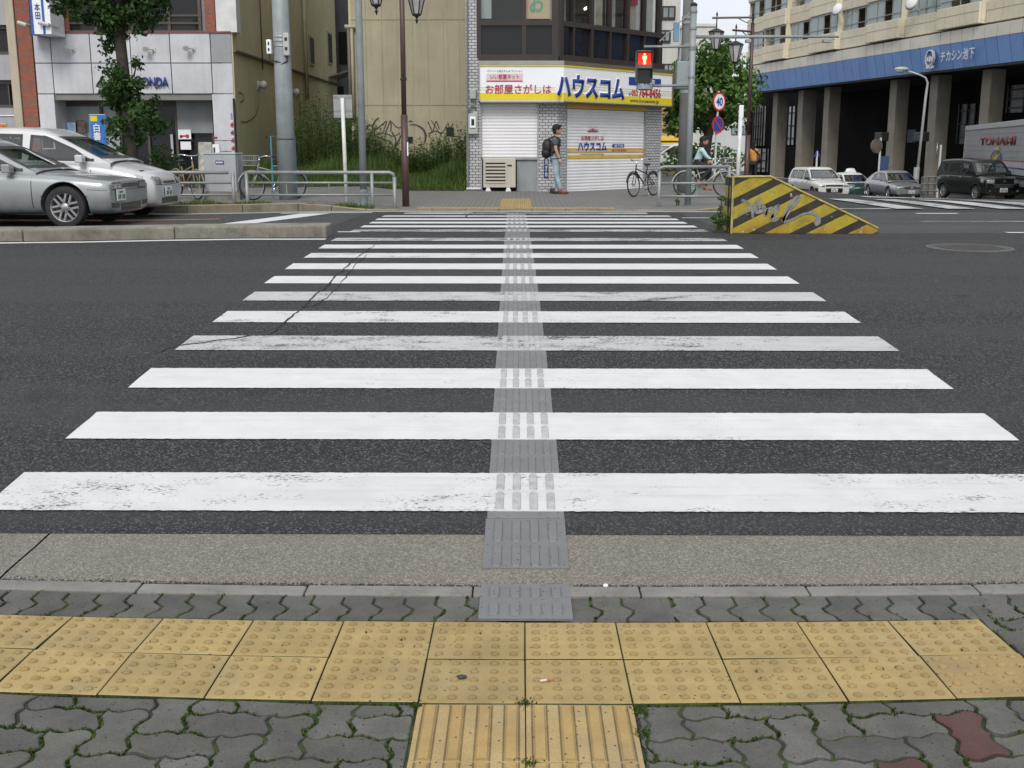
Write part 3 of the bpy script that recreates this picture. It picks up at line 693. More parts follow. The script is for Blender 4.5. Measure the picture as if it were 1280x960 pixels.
for y in ys:
    for i in range(nx + 1):
        t = i / nx; x = -42 + (xmax(y) + 42) * t ** .6; vs.append((x, y, zpave(x, y)))
mb.add(vs, [(j * (nx + 1) + i, j * (nx + 1) + i + 1, (j + 1) * (nx + 1) + i + 1, (j + 1) * (nx + 1) + i) for j in range(len(ys) - 1) for i in range(nx)])
fp = tag(mb.build('pavement', FARPAVE, smooth=True), 'grey block paved pavement in front of the far shops', 'pavement', kind='structure')
ft = thing('tactile_paving', 'yellow tactile tiles on the far pavement at the crosswalk end', 'tactile paving', kind='structure')
for r_ in range(2):
    for k in range(-6, 6): x, y = -.1 + TS * (k + .5), 20.56 + TS * (r_ + .5); inst('tactile_tile', bt, ft, (x, y, zpave(x, y) + .012), (0, 0, 0))
for r_ in range(10):
    for k in (-1, 0): x, y = -.1 + TS * (k + .5), 21.18 + TS * (r_ + .5); inst('directional_tile', dt, ft, (x, y, zpave(x, y) + .012), (0, 0, 0))
sheet('gutter_line', mat('far_gutter', (.27, .265, .25), .85, var=.2, vs=3), frange(-40, 5, 1), [19.98, 20.36], fk, off=.006)
# median
md = thing('median', 'long raised concrete median kerb ending beside the crosswalk', 'median', kind='structure')
x = -2.42
while x > -42:
    l = 1.9; mb = MB(); a, b_ = x - l + .006, x
    c = [(a, 14.05), (b_ - .0, 14.05), (b_, 14.5), (a, 14.5)]
    mb.slab(c, lambda p: zroad(p[0], p[1]) - .1, lambda p: zroad(p[0], p[1]) + .15 + rnd.uniform(-.004, .004)); mb.build('kerb_stone', KERBD, md, bevel=.025); x -= l
mb = MB(); c = [(a + .01, 14.0) for a in ()]
# manhole
p = G(1212, 310); t = thing('manhole_cover', 'round ribbed iron manhole cover in the asphalt', 'manhole cover', p)
IRON = mat('cast_iron', (.075, .072, .068), .6, .3, var=.25, vs=9)
sl = Matrix.Rotation(math.atan(.012), 4, 'X')
mb = MB(sl); mb.lathe([(.47, -.02), (.47, .006), (.415, .008), (.41, .0)], 40); mb.build('ring', mat('manhole_ring', (.085, .083, .078), .8, var=.25, vs=9), t)
mb = MB(sl); mb.lathe([(.408, -.02), (.408, .007)], 40)
for i in range(-6, 7):
    for j in range(-6, 7):
        if i * i + j * j < 36: mb.box(i * .062 - .02, i * .062 + .02, j * .062 - .02, j * .062 + .02, .007, .012)
mb.build('lid', IRON, t)
# ------------------------------------------------------------------ buildings
def fmat(fr): return Matrix.Translation(fr.o) @ Matrix.Rotation(fr.rz, 4, 'Z')
def pb(mb, fr, x0, x1, y0, y1, d0=0., d1=.1, mi=0, dep=0.):
    """box on a facade between surveyed directions x0..x1 and y0 (top)..y1 (bottom)"""
    ym, xm = (y0 + y1) / 2, (x0 + x1) / 2
    mb.box(fr.q(x0, ym, dep)[0], fr.q(x1, ym, dep)[0], d0, d1, fr.q(xm, y1, dep)[1], fr.q(xm, y0, dep)[1], mi); return mb
def pq(fr, x0, x1, y0, y1, dep=0.):
    ym, xm = (y0 + y1) / 2, (x0 + x1) / 2
    return fr.q(x0, ym, dep)[0], fr.q(x1, ym, dep)[0], fr.q(xm, y1, dep)[1], fr.q(xm, y0, dep)[1]
def base(px, d, off=0): p = P(px, 182, d); return Vector((p.x, p.y, zpave(p.x, p.y) + off))
PANEL = mat('grey_stone_panel', (.51, .515, .545), .55, var=.1, vs=1.5, dirt=.18, streak=.22, rndv=.05)
PANELD = mat('darker_stone_panel', (.30, .31, .33), .55, var=.1, vs=1.5, dirt=.2, streak=.2)
REDB = m_brick('red_brick', (.33, .085, .045), (.24, .06, .035), (.17, .13, .11), .10, .06, .008, 'XZ', .4)
GTILE = m_brick('grey_glazed_tile', (.50, .50, .52), (.40, .40, .42), (.13, .125, .125), .15, .07, .010, 'XZ', .5, .5, .1)
CREAM = mat('cream_render', (.43, .38, .29), .8, var=.1, vs=1., dirt=.2, streak=.35)
BEIGE = mat('khaki_render', (.52, .465, .30), .85, var=.1, vs=.7, bump=.2, bs=60, dirt=.12, streak=.2)
BEIGE2 = mat('khaki_panel', (.365, .33, .228), .8, var=.1, vs=1.2, bump=.15, bs=90, dirt=.15, streak=.28, rndv=.03)
PIPE = mat('khaki_pipe', (.33, .29, .2), .6, var=.1, dirt=.2)
FRAMED = mat('dark_brown_frame', (.028, .02, .017), .45, var=.15)
FRAMEG = mat('grey_aluminium', (.33, .34, .34), .4, .4, var=.1)
GLASSD = glass('dark_glass', (.016, .016, .018), .06, .95, .35)
GLASSC = clearglass('clear_glass', (.86, .88, .88), -.015)
CURT = mat('curtain', (.36, .34, .30), .9, var=.25, vs=4)
CONC = mat('column_concrete', (.25, .225, .185), .85, var=.14, vs=.8, bump=.2, bs=60, dirt=.2, streak=.35)
WHITEB = mat('white_render', (.62, .61, .58), .8, var=.08, vs=.6, dirt=.12, streak=.25)
GREYW = mat('grey_wall', (.26, .26, .27), .8, var=.12, vs=.8, streak=.3)
BLUEP = mat('blue_enamel_panel', (.18, .31, .62), .4, var=.08, vs=.6, dirt=.08, rndv=.06)
CREAMP = mat('cream_balcony', (.66, .60, .46), .8, var=.1, vs=.5, dirt=.15, streak=.32)
WHP = mat('white_fascia_panel', (.60, .57, .50), .6, var=.08, vs=.6, dirt=.1, streak=.2, rndv=.04)
SHUT = mat('white_shutter', (.72, .71, .72), .5, var=.05, vs=2, dirt=.06, streak=.08)
TBLUE = mat('sign_blue', (.012, .045, .25), .4, var=.05); TRED = mat('sign_maroon', (.42, .012, .05), .4, var=.05)
SWHITE = mat('sign_white', (.78, .79, .82), .35, var=.04, vs=1); SYEL = mat('sign_yellow', (.70, .56, .015), .35, var=.05)
SOCH = mat('sign_ochre', (.58, .36, .05), .45, var=.08); TBLK = mat('print_black', (.02, .02, .025), .5)
# ---- panelled shop on the left with the khaki side wall
fB = Frame(base(40, 31), (1, 0)); fC = Frame(fB.o + Vector((fB.uu(292, py=80), .1, 0)), (0, 1))
B = thing('panelled_shop', 'grey panelled shop with red brick piers and long khaki side wall', 'shop building', fB.o, 0)
toB = fmat(fB).inverted() @ fmat(fC)
uL, uR = fB.uu(40, py=80), fB.uu(292, py=80); zT = 13.
mb = MB(); mb.box(uL + .05, uR - .03, .9, 17, 0, zT); mb.box(uL + .05, uR - .03, .06, .9, fB.zz(160, 117) + .02, zT)
mb.build('wall_core', GREYW, B)
cols = [fB.uu(p, py=80) for p in (44, 65.5, 114.5, 164.5, 214, 264.5, 291)]
rows = [fB.zz(160, y) for y in (117.5, 79, 41)]
for r_ in range(2):
    for k in range(6):
        mb = MB(); mb.box(cols[k] + .012, cols[k + 1] - .012, -.03 + rnd.uniform(-.003, .003), .058, rows[r_] + .012, rows[r_ + 1] - .012); mb.build('panel', PANELD if (k == 5 and r_ == 1) else PANEL, B, bevel=.006)
for x0, x1 in ((cols[0], fB.uu(70, py=140)), (fB.uu(266, py=140), cols[6])):
    for z0, z1 in ((0, .85), (.85, fB.zz(270, 176)), (fB.zz(270, 176), rows[0])):
        if z1 - z0 > .1: mb = MB(); mb.box(x0 + .012, x1 - .012, -.03, .85, z0 + .01, z1 - .01); mb.build('panel', PANEL, B, bevel=.006)
mb = MB(); mb.box(fB.uu(26, py=90), fB.uu(44, py=90), -.05, .4, 0, zT); mb.build('brick_pier', REDB, B)
for a, c in ((63, 78.5), (251, 264)):
    mb = MB(); x0, x1, z0, z1 = pq(fB, a, c, -200, 40); mb.box(x0, x1, -.05, .4, rows[2] + .01, zT); mb.build('brick_pier', REDB, B)
mb = MB(); x0, x1, z0, z1 = pq(fB, 264.5, 291, -200, 40); mb.box(x0 + .01, x1, -.04, .4, rows[2] + .01, zT); mb.build('white_pier', mat('white_tile', (.6, .6, .6), .4), B)
mb = MB(); mb.box(fB.uu(43, py=40), cols[6], -.06, .1, rows[2] - .01, rows[2] + .035); mb.build('coping', mat('maroon_coping', (.16, .07, .075), .6), B)
# upper window
x0, x1, z0, z1 = pq(fB, 79, 250, -60, 38.5)
mb = MB(); mb.box(x0, x1, .03, .05, rows[2], zT); mb.build('pane', GLASSD, B)
mb = MB()
for px in (79.5, 119, 165, 211, 249.5): u = fB.uu(px, py=20); mb.box(u - .04, u + .04, -.02, .08, rows[2] + .03, zT)
for py in (39, 29, 19.5): z = fB.zz(165, py); mb.box(x0, x1, -.03, .02, z - .025, z + .025)
mb.build('window_frame', mat('bronze_frame', (.075, .06, .05), .5), B)
for px0, px1 in ((82, 116), (171, 206), (214, 247)):
    mb = MB(); a, b_, c, d = pq(fB, px0, px1, 0, 38); mb.box(a, b_, .052, .06, c, zT); mb.build('curtain', CURT, B)
# shop front
zl = rows[0]; xa, xb = fB.uu(70, py=140), fB.uu(266, py=140)
mb = MB(); mb.box(xa, xb, .02, .9, zl - .16, zl); mb.build('lintel', mat('lintel_metal', (.2, .2, .19), .5, .2), B)
gl = lambda a, c, m, nm, z0=0., z1=None, d=.82: MB().box(fB.uu(a, d, 140), fB.uu(c, d, 140), d, d + .03, z0, z1 or zl - .16).build(nm, m, B)
gl(80, 126, mat('frosted_pane', (.30, .33, .34), .3, var=.15), 'pane'); gl(127, 149, mat('frosted_pane', (.3, .33, .34)), 'pane'); gl(150, 184, GLASSD, 'pane'); gl(185, 219, GLASSD, 'door_pane')
gl(221, 265, mat('grey_board', (.25, .27, .275), .6), 'signboard', fB.zz(243, 166), zl - .16, .7); gl(221, 265, GLASSD, 'pane', 0, fB.zz(243, 166))
mb = MB()
for px in (79.5, 126.5, 149.5, 184.5, 220, 265.5): u = fB.uu(px, .78, 140); mb.box(u - .035, u + .035, .74, .84, 0, zl - .16)
mb.box(xa, xb, .76, .83, zl - .3, zl - .16); mb.build('window_frame', mat('bronze_frame', (.075, .06, .05)), B)
mb = MB(); pb(mb, fB, 214.5, 217.5, 168, 200, .70, .74, 0, .75); mb.build('door_handle', CHROME, B)
for a, c, y0, y1, m_ in ((223, 239, 162, 174, SWHITE), (226, 239, 177, 187, SWHITE), (95, 107, 150, 166, mat('poster_dark', (.10, .07, .06), .6, var=.6, vs=9)), (84, 97, 153, 165, mat('poster_blue', (.25, .42, .52), .6, var=.4, vs=8)), (118, 126, 148, 165, mat('poster_pale', (.3, .4, .5), .6, var=.3, vs=6))):
    mb = MB(); pb(mb, fB, a, c, y0, y1, .64, .655, 0, .66); mb.build('poster', m_, B)
mb = MB(); pb(mb, fB, 226, 236.5, 169, 171, .632, .638, 0, .66); pb(mb, fB, 225, 228, 169, 172.5, .632, .638, 0, .66); pb(mb, fB, 233, 236, 168, 172.5, .63, .637, 0, .66); mb.build('poster_print', TRED, B)
mb = MB(); pb(mb, fB, 267, 272, 171, 173, -.05, -.03); mb.build('alarm_box', TRED, B)
# lettering
text('lettering', 'HONDA', mat('letter_blue', (.02, .05, .22), .4), B, fB.uu(171.5, py=102), fB.uu(211.5, py=102), fB.zz(190, 108.2), fB.zz(190, 96.5), -.09, .012, .05)
# spotlights
for px, py in ((87, 61.5), (187, 61.5), (237, 60.5)):
    u, z = fB.q(px, py); mb = MB(); mb.tube([(u + .12, -.03, z - .03), (u + .1, -.14, z - .02), (u, -.2, z)], .02, 6); mb.lathe([(.03, -.1), (.075, .03), (.075, .06)], 10, 0, Matrix.Translation((u - .02, -.24, z)) @ Matrix.Rotation(R(115), 4, 'X')); mb.box(u + .08, u + .17, -.05, -.028, z - .08, z + .04); mb.build('spotlight', mat('lamp_grey', (.45, .45, .44), .5), B)
# hanging sign
x0, x1, z0, z1 = pq(fB, 42, 49.5, -30, 42, -.9)
mb = MB(); mb.box(x0, x0 + .45, -1.0, -.1, z0 - .02, z0 + 2.6); hs = mb.build('hanging_sign', SWHITE, B)
mb = MB(); mb.box(x0 - .06, x0, -1.02, -.08, z0 - .04, z0 + 2.62); mb.box(x0 + .24, x0 + .3, -1.012, -.99, z0 - .02, z0 + 2.6); mb.build('sign_edge', mat('sign_rim_blue', (.03, .09, .33), .4), hs)
text('sign_characters', '本\n田', TBLUE, hs, x0 + .06, x0 + .2, z0 + .35, z0 + .75, -1.012, .01, .004)
mb = MB(); pb(mb, fB, 40, 65, 26, 44, -.5, -.1, 0, -.3); mb.build('sign_bracket', mat('bracket_dark', (.06, .06, .06), .5), hs)
for a, c in ((22, 36), (48, 66)):
    u0, z_ = fB.q(a, 28, -1.1); u1, _ = fB.q(c, 33, -1.1); mb = MB(); mb.tube([(u0, -1.1, z_), (u0 + (u1 - u0) * .6, -1.08, z_ - .05), (u1, -.6, z_ - .08)], [.05, .05, .02], 8); mb.build('sign_lamp', mat('lamp_grey', (.45, .45, .44)), hs)
# khaki side wall
mb = MB(toB); mb.box(-.1, 17.5, 0, .3, 0, zT); mb.build('side_wall', BEIGE, B)
mb = MB(toB)
za, zb_ = fC.zz(297, 62.5), fC.zz(400, 101.5)
mb.box(-.1, 17.4, -.09, 0, (za + zb_) / 2 - .03, (za + zb_) / 2 + .03); mb.build('ledge', mat('dark_ledge', (.10, .09, .06), .7), B)
def vp(fr, px, y0, y1, r_, m_, nm, xf, par, dep=-.1):
    u, z1 = fr.q(px, y0, dep); _, z0 = fr.q(px, y1, dep); MB(xf).tube([(u, dep, z0), (u, dep, z1)], r_, 8).build(nm, m_, par, smooth=True)
vp(fC, 377.5, -60, 124, .07, PIPE, 'drain_pipe', toB, B); vp(fC, 322, -60, 85, .02, mat('cable_dark', (.05, .045, .04), .6), 'cable', toB, B); vp(fC, 374, 118, 205, .03, mat('rusty_pipe', (.11, .06, .04), .7), 'drain_pipe', toB, B)
vp(fC, 399, 138, 185, .05, PIPE, 'drain_pipe', toB, B)
for a, c, y0, y1 in ((341, 348, 5, 36), (386.5, 391, 48, 79), (409, 413.5, 43, 78)):
    x0, x1, z0, z1 = pq(fC, a, c, y0, y1); mb = MB(toB); mb.box(x0 - .08, x1 + .08, -.05, 0, z0 - .08, z1 + .08); w_ = mb.build('window', PIPE, B); mb = MB(toB); mb.box(x0, x1, -.055, -.045, z0, z1); mb.build('pane', GLASSD, w_)
for px, py in ((328.5, 106), (370, 115)):
    u, z = fC.q(px, py, -.15); mb = MB(toB); mb.box(u - .12, u + .12, -.05, 0, z - .15, z + .1); mb.ball((u, -.17, z), .12, 10); mb.build('wall_lamp', mat('lamp_grey', (.45, .45, .44)), B, smooth=True)
mb = MB(toB); ribbon(mb, [(fC.q(*p)[0], fC.q(*p)[1]) for p in ((297, 115), (302, 118), (304, 124), (299, 128))], .03, -.03); ribbon(mb, [(fC.q(*p)[0], fC.q(*p)[1]) for p in ((322, 132), (318, 145), (308, 152), (300, 152))], .03, -.03); mb.build('cable', mat('cable_dark', (.05, .045, .04)), B)
x0, x1, z0, z1 = pq(fB, 289.5, 292.5, 123, 240, -.12); mb = MB(); mb.tube([(uR - .02, -.09, 0), (uR - .02, -.09, z1)], .035, 8); mb.build('drain_pipe', BLACK, B)
# ---- neighbour at the left edge
A0 = Frame(base(13, 31), (1, 0)); A = thing('grey_office', 'grey office front with cream corner pillar beside the red brick pier', 'office building', A0.o)
xl, xr = -7.0, A0.uu(14, py=90)
mb = MB(); mb.box(xl, xr + .3, .5, 14, 0, zT); mb.build('wall_core', GREYW, A)
for y0, y1 in ((-60, 31), (67.5, 100), (134, 143), (145, 240)):
    mb = MB(); x0, x1, z0, z1 = pq(A0, -40, 14, y0, y1); mb.box(xl, xr, 0, .5, max(0, z0), z1); mb.build('spandrel', mat('ribbed_grey_panel', (.33, .33, .35), .6, var=.08, streak=.2), A)
for y0, y1 in ((31, 67.5), (100, 134)):
    x0, x1, z0, z1 = pq(A0, -40, 14, y0, y1); mb = MB(); mb.box(xl, xr, .25, .28, z0, z1); mb.build('pane', GLASSD, A)
    mb = MB(); mb.box(xl, xr, .1, .24, z1 - .1, z1); mb.box(xl, xr, -.02, .24, z0, z0 + .06); mb.box(A0.uu(8, py=(y0 + y1) / 2), A0.uu(9.5, py=(y0 + y1) / 2), .12, .24, z0, z1); mb.build('window_frame', mat('bronze_frame', (.075, .06, .05)), A)
mb = MB(); x0, x1, z0, z1 = pq(A0, 14.5, 25, -60, 237); mb.box(x0, x1, -.1, .5, 0, zT); mb.build('pillar', CREAM, A, bevel=.02)
mb = MB(); mb.box(xl, xr, -.03, .0, A0.zz(5, 145), A0.zz(5, 143.4)); mb.build('rail', SWHITE, A)
# ---- dark building at the back of the alley
fK = Frame(base(400, 50), (1, 0)); K = thing('alley_building', 'dark rear building closing the narrow alley between khaki walls', 'building', fK.o)
mb = MB(); mb.box(-2, 6, 0, 4, -1, 15); mb.build('wall', mat('dark_grey_wall', (.075, .078, .085), .9, var=.25, vs=.7, streak=.5), K)  # dark grey all over, with darker vertical streaks
for q_ in ((424, 434, 40, 80), (414, 430, 108, 140)): mb = MB(); pb(mb, fK, *q_, -.05, .0); mb.build('window', GLASSD, K)
u0, z0 = fK.q(405, 97, -4); u1, z1 = fK.q(440, 86, -4)
mb = MB(); mb.add([(u0, -4, z0), (u1, -4, z1), (u1, -1, z1 + .1), (u0, -1, z0 + .1), (u0, -4, z0 - .05), (u1, -4, z1 - .05), (u1, -1, z1 + .05), (u0, -1, z0 + .05)], [(0, 1, 2, 3), (7, 6, 5, 4), (0, 4, 5, 1), (1, 5, 6, 2), (2, 6, 7, 3), (3, 7, 4, 0)]); mb.build('lean_to_roof', mat('tin_roof', (.2, .2, .19), .6, .3), K)
u0, z0 = fK.q(408, 157, -5); u1, z1 = fK.q(430, 151, -5); mb = MB(); mb.tube([(u0, -5, z0), (u1, -5, z1)], .06, 6); mb.tube([(u0, -5, z0), (u0, -5, -.5)], .05, 6); mb.build('pipe_rail', FRAMEG, K)
# ---- khaki panelled building behind the weeds
fD = Frame(base(440, 32.5), (1, 0)); D = thing('khaki_building', 'windowless khaki panelled building with black graffiti behind tall weeds', 'building', fD.o)
ud = fD.uu(590, py=120); zr = [fD.zz(510, y) for y in (239, 132, 25, -82)]; zr = [-.3] + zr + [zr[-1] + 2.47]
vs_ = [fD.uu(p, py=100) for p in (440, 459, 479, 498, 517, 536.5, 555.6, 575)]; vs_.append(vs_[-1] + .45)
mb = MB(); mb.box(0, ud + .4, .03, 12, -.3, zr[-1]); mb.build('wall_core', BEIGE, D)
for k in range(len(vs_) - 1):
    for j in range(len(zr) - 1):
        if zr[j + 1] - zr[j] < .2: continue
        mb = MB(); mb.box(vs_[k] + .009, vs_[k + 1] - .009, 0, .032, zr[j] + .009, zr[j + 1] - .009); mb.build('panel', BEIGE2, D)
for px, y0, y1 in ((435.5, 36, 150), (439.5, 36, 150)): vp(fD, px, y0, y1, .045, PIPE if px > 436 else mat('pipe_dark', (.12, .11, .09), .6), 'drain_pipe', None, D)
u, z = fD.q(447, 33.5, -.1); u2, _ = fD.q(431, 33.5, -.1); MB().tube([(u2, -.1, z), (u, -.1, z)], .06, 8).build('drain_pipe', PIPE, D)
c7 = lambda x, y: fD.q(380 + x / 5.818, 120 + y / 5.818)
GRAF = mat('graffiti_black', (.055, .053, .04), .8, var=.3, vs=8)
mb = MB()
for st, wd in (([(545, 160), (520, 180), (500, 220), (502, 255)], .07), ([(485, 272), (530, 240), (570, 205), (602, 185), (580, 245)], .045), ([(590, 275), (612, 220), (628, 180), (634, 215), (630, 260)], .05),
               ([(640, 190), (665, 220), (690, 232), (708, 225)], .04), ([(462, 292), (520, 285), (560, 268), (600, 275), (650, 292), (700, 268)], .035), ([(640, 262), (668, 320), (660, 372), (690, 320), (705, 285)], .055),
               ([(762, 188), (775, 182), (790, 190)], .05), ([(768, 211), (800, 208), (835, 220), (868, 245), (884, 285), (880, 335)], [.03, .04, .06, .08, .09, .05]), ([(900, 185), (925, 240), (935, 262), (960, 185), (975, 215), (985, 240)], .04),
               ([(905, 275), (950, 255), (1005, 265), (1042, 205)], .035), ([(452, 222), (478, 212), (506, 222)], .04), ([(668, 382), (700, 398), (696, 440), (660, 420), (650, 398)], .03), ([(925, 175), (950, 215), (1000, 290)], .03), ([(505, 262), (475, 300), (455, 330)], .04), ([(540, 300), (600, 320), (640, 345), (655, 400)], .03), ([(1045, 190), (1062, 232), (1085, 200)], .04)):
    ribbon(mb, [c7(*p) for p in st], [q * .75 for q in wd] if isinstance(wd, list) else wd * .75, -.004 - .0008 * len(mb.v) / 40)
mb.build('graffiti', GRAF, D)
for a, c, y0, y1 in ((1034, 1090, 228, 292), (756, 792, 296, 342)):
    u0, z1 = c7(a, y0); u1, z0 = c7(c, y1); mb = MB(); mb.box(u0, u1, -.02, .02, z0, z1); mb.build('vent', DARK, D)
# ---- corner shop with the sign
Cc, Rr = base(697, 27.7), base(826, 31.0); Cc.z = zpave(0, 27) - .02
fE = Frame(Cc, (1, 0)); f2 = Frame(Cc, (Rr.x - Cc.x, Rr.y - Cc.y)); E = thing('corner_shop', 'grey tiled corner shop with closed white shutters and blue lettered signboard', 'shop building', Cc)
to2 = fmat(fE).inverted() @ fmat(f2); LR = (Rr - Cc).length; ul = fE.uu(583, py=180); zE = 12.
zS0, zS1, zA, zW, zM0, zM1 = (fE.zz(650, y) for y in (127, 84, 77, 73.5, 31, 27))
core = Matrix.Identity(4)
mb = MB(); r2 = to2 @ Vector((LR, 0, 0)); mb.slab([(ul + .02, .3), (-.12, .3), (r2.x - .22, r2.y + .1), (r2.x - .3, 14), (ul + .02, 14)], -.2, zW - .05); mb.build('wall_core', DARK, E)
mb = MB(); mb.slab([(ul + .05, .9), (-.4, .9), (r2.x - .9, r2.y + .6), (r2.x - .9, 14), (ul + .05, 14)], zW, zE); mb.build('interior_core', mat('dark_interior', (.03, .028, .026), .9), E)
a1, a2, a3 = fE.uu(601, py=180), fE.uu(673, py=180), 0.
mb = MB(); mb.box(ul, a1, 0, .4, -.3, zW); mb.box(ul, fE.uu(598, py=40), 0, .4, zW, zE); mb.box(a2, .0, 0, .3, -.3, zS0 + .1); mb.build('tiled_pier', GTILE, E)
b1, b2 = f2.uu(707.5, py=190), f2.uu(807, py=190)
# tile coordinates on the splayed face need their own axes
def on2(mbx, name, m, par=E, **k):
    o = mbx.build(name, m, par, **k); o.matrix_local = to2; return o
mb = MB(); mb.box(.0, b1, 0, .3, -.3, zS0 + .1); on2(mb, 'tiled_pier', GTILE)
mb = MB(); mb.box(b2, LR, 0, .3, -.3, zS0 + .1); on2(mb, 'tiled_pier', GTILE)
# shutters
def shutter(x0, x1, z0, z1, y=.06, step=.075):
    mb = MB(); n = int((z1 - z0) / step); k = (z1 - z0) / n
    prof = []
    for i in range(n):
        z = z0 + i * k; prof += [(y, z), (y - .012, z + k * .12), (y - .016, z + k * .45), (y - .012, z + k * .78), (y, z + k * .9)]
    vs = []; fs = []
    for yy, z in prof: vs += [(x0, yy, z), (x1, yy, z)]
    fs = [(2 * i, 2 * i + 1, 2 * i + 3, 2 * i + 2) for i in range(len(prof) - 1)]
    return mb.add(vs, fs)
zs0 = fE.zz(636, 197); o = shutter(a1, a2, zs0, zS0 + .05).build('shutter', SHUT, E)
mb = MB(); mb.box(a1 - .0, a1 + .03, .0, .1, 0, zS0); mb.box(a2 - .03, a2, -.005, .1, 0, zS0); mb.box(a1, a2, .0, .1, zs0 - .05, zs0); mb.build('shutter_guide', FRAMEG, E)
mb = MB(); x0, x1, z0, z1 = pq(fE, 646, 672, 198, 236); mb.box(x0, a2 - .03, .05, .09, -.1, zs0 - .05); mb.build('lower_panel', mat('grey_board', (.25, .27, .275)), E)
mb = MB(); mb.box(a1, x0, .25, .3, -.1, zs0); mb.build('recess', DARK, E)
zt2 = f2.zz(757, 137); o = on2(shutter(b1 + .03, b2 - .03, -.05, zt2), 'shutter', SHUT); sh2 = o
mb = MB(); mb.box(b1, b1 + .03, -.01, .1, -.1, zt2); mb.box(b2 - .045, b2, -.01, .1, -.1, zt2); on2(mb, 'shutter_guide', FRAMEG)
mb = MB(); mb.box(b1, b2, -.02, .1, zt2, zS0); on2(mb, 'shutter_box', SOCH)
# prints on the shutter (flat vinyl)
def band(y0, y1, m, x0=708.5, x1=803):
    z1, z0 = f2.zz(757, y0), f2.zz(757, y1); mb = MB(); mb.box(b1 + .04, b2 - .05, .036, .042, z0, z1); on2(mb, 'printed_band', m)
band(185.2, 187.4, SOCH); band(188.4, 190.6, SOCH); band(193.8, 197.8, mat('print_amber', (.62, .38, .03), .5))
def t2(body, m, px0, px1, py0, py1, bold=.0, y=.034, name='lettering'):
    x0, x1, z0, z1 = pq(f2, px0, px1, py0, py1); o = text(name, body, m, E, x0, x1, z0, z1, y, bold, 0); o.matrix_local = to2; return o
t2('お部屋さがしは', TRED, 728, 756, 169.5, 175.5, .01); t2('ハウスコム', TBLUE, 723.5, 760, 177.5, 189, .045); t2('www.housecom.jp', TBLK, 727, 756, 191.5, 194, .01)
t2('いい部屋ネット', TRED, 738, 748, 160.5, 163, .02); t2('アパート マンション', TBLK, 736, 749, 158, 159.3, .0)
x0, x1, z0, z1 = pq(f2, 736, 749, 163.4, 164.8); mb = MB(); mb.box(x0, x1, .03, .036, z0, z1); on2(mb, 'printed_band', TRED)
x0, x1, z0, z1 = pq(f2, 767, 781.5, 180, 184); mb = MB(); mb.box(x0, x1, .032, .037, z0, z1); on2(mb, 'printed_band', TBLUE); t2('池下店', SWHITE, 769, 780, 180.6, 183.4, .02, .030)
t2('052-764-8456', TRED, 766, 784, 186.5, 189.8, .02)
# sign board
mit = .29 * math.tan((f2.rz - fE.rz) / 2); s0, s1 = fE.uu(600.5, py=105), mit
mb = MB(); mb.box(s0, s1, -.28, .0, zS0, zS1); sg = mb.build('signboard', SWHITE, E)
mb = MB(); mb.box(-mit, LR + .05, -.28, 0, zS0 + .001, zS1 - .001); sg2 = on2(mb, 'signboard', SWHITE)
zy = fE.zz(650, 116.5)
mb = MB(); mb.box(s0, s1, -.288, -.281, zS0 + .02, zy); mb.box(s0, s1, -.30, -.27, zS1, zS1 + .035); mb.box(s0, s1 - .2, -.285, -.281, zy + .06, zy + .075); mb.box(s0, s1 - .2, -.285, -.281, zy + .11, zy + .125); mb.build('yellow_band', SYEL, sg)
mb = MB(); mb.box(-mit, LR + .05, -.288, -.281, zS0 + .02, zy); mb.box(-mit, LR + .05, -.30, -.27, zS1, zS1 + .034)
for zz_ in (.06, .11, .17): mb.box(.1, LR + .03, -.284, -.281, zy + zz_, zy + zz_ + .014)
mb.build('yellow_band', SYEL, sg2)
FR = mat('sign_frame_metal', (.34, .33, .31), .35, .5, var=.1)
mb = MB(); mb.box(s0 - .03, s1, -.31, .0, zS1 + .035, zA + .0); mb.box(s0 - .03, s0, -.31, 0, zS0 - .03, zS1 + .03); mb.box(s0 - .03, s1, -.31, 0, zS0 - .03, zS0); mb.build('sign_frame', FR, sg)
mb = MB(); mb.box(-mit + .003, LR + .1, -.305, .0, zS1 + .036, zA - .001); mb.box(LR + .05, LR + .1, -.31, 0, zS0 - .02, zS1 + .03); mb.box(-mit + .003, LR + .1, -.305, 0, zS0 - .028, zS0); mb.build('sign_frame', mat('sign_frame_brown', (.15, .125, .09), .5, .3), sg2)
def t1(body, m, px0, px1, py0, py1, bold=0., y=-.293, name='lettering'):
    x0, x1, z0, z1 = pq(fE, px0, px1, py0, py1, -.28); return text(name, body, m, sg, x0, x1, z0, z1, y, bold, .003)
def t3(body, m, px0, px1, py0, py1, bold=0., y=-.293, name='lettering'):
    x0, x1, z0, z1 = pq(f2, px0, px1, py0, py1, -.28); return text(name, body, m, sg2, x0, x1, z0, z1, y, bold, .003)
x0, x1, z0, z1 = pq(fE, 608, 653.5, 92, 101, -.28); mb = MB(); mb.box(x0, x1, -.286, -.281, z0, z1); mb.build('printed_panel', mat('print_pink', (.62, .48, .5), .4), sg)
mb = MB(); mb.box(x0, x1, -.29, -.2865, z0 - .02, z0 + .005); mb.build('printed_band', TRED, sg)
t1('いい部屋ネット', TRED, 613, 649, 92.7, 99, .006); t1('アパート 土地さがしは マンション', TBLK, 609, 653, 87.2, 90, .0); t1('お部屋さがしは', TRED, 607, 689, 105.5, 117.3, .01)
for b_, m_, y_ in ((.085, SWHITE, -.291), (.045, TBLUE, -.297)): t3('ハウスコム', m_, 695.5 - (b_ > .05) * .8, 780 + (b_ > .05) * .8, 95 - (b_ > .05) * .8, 123.5 + (b_ > .05), b_, y_)
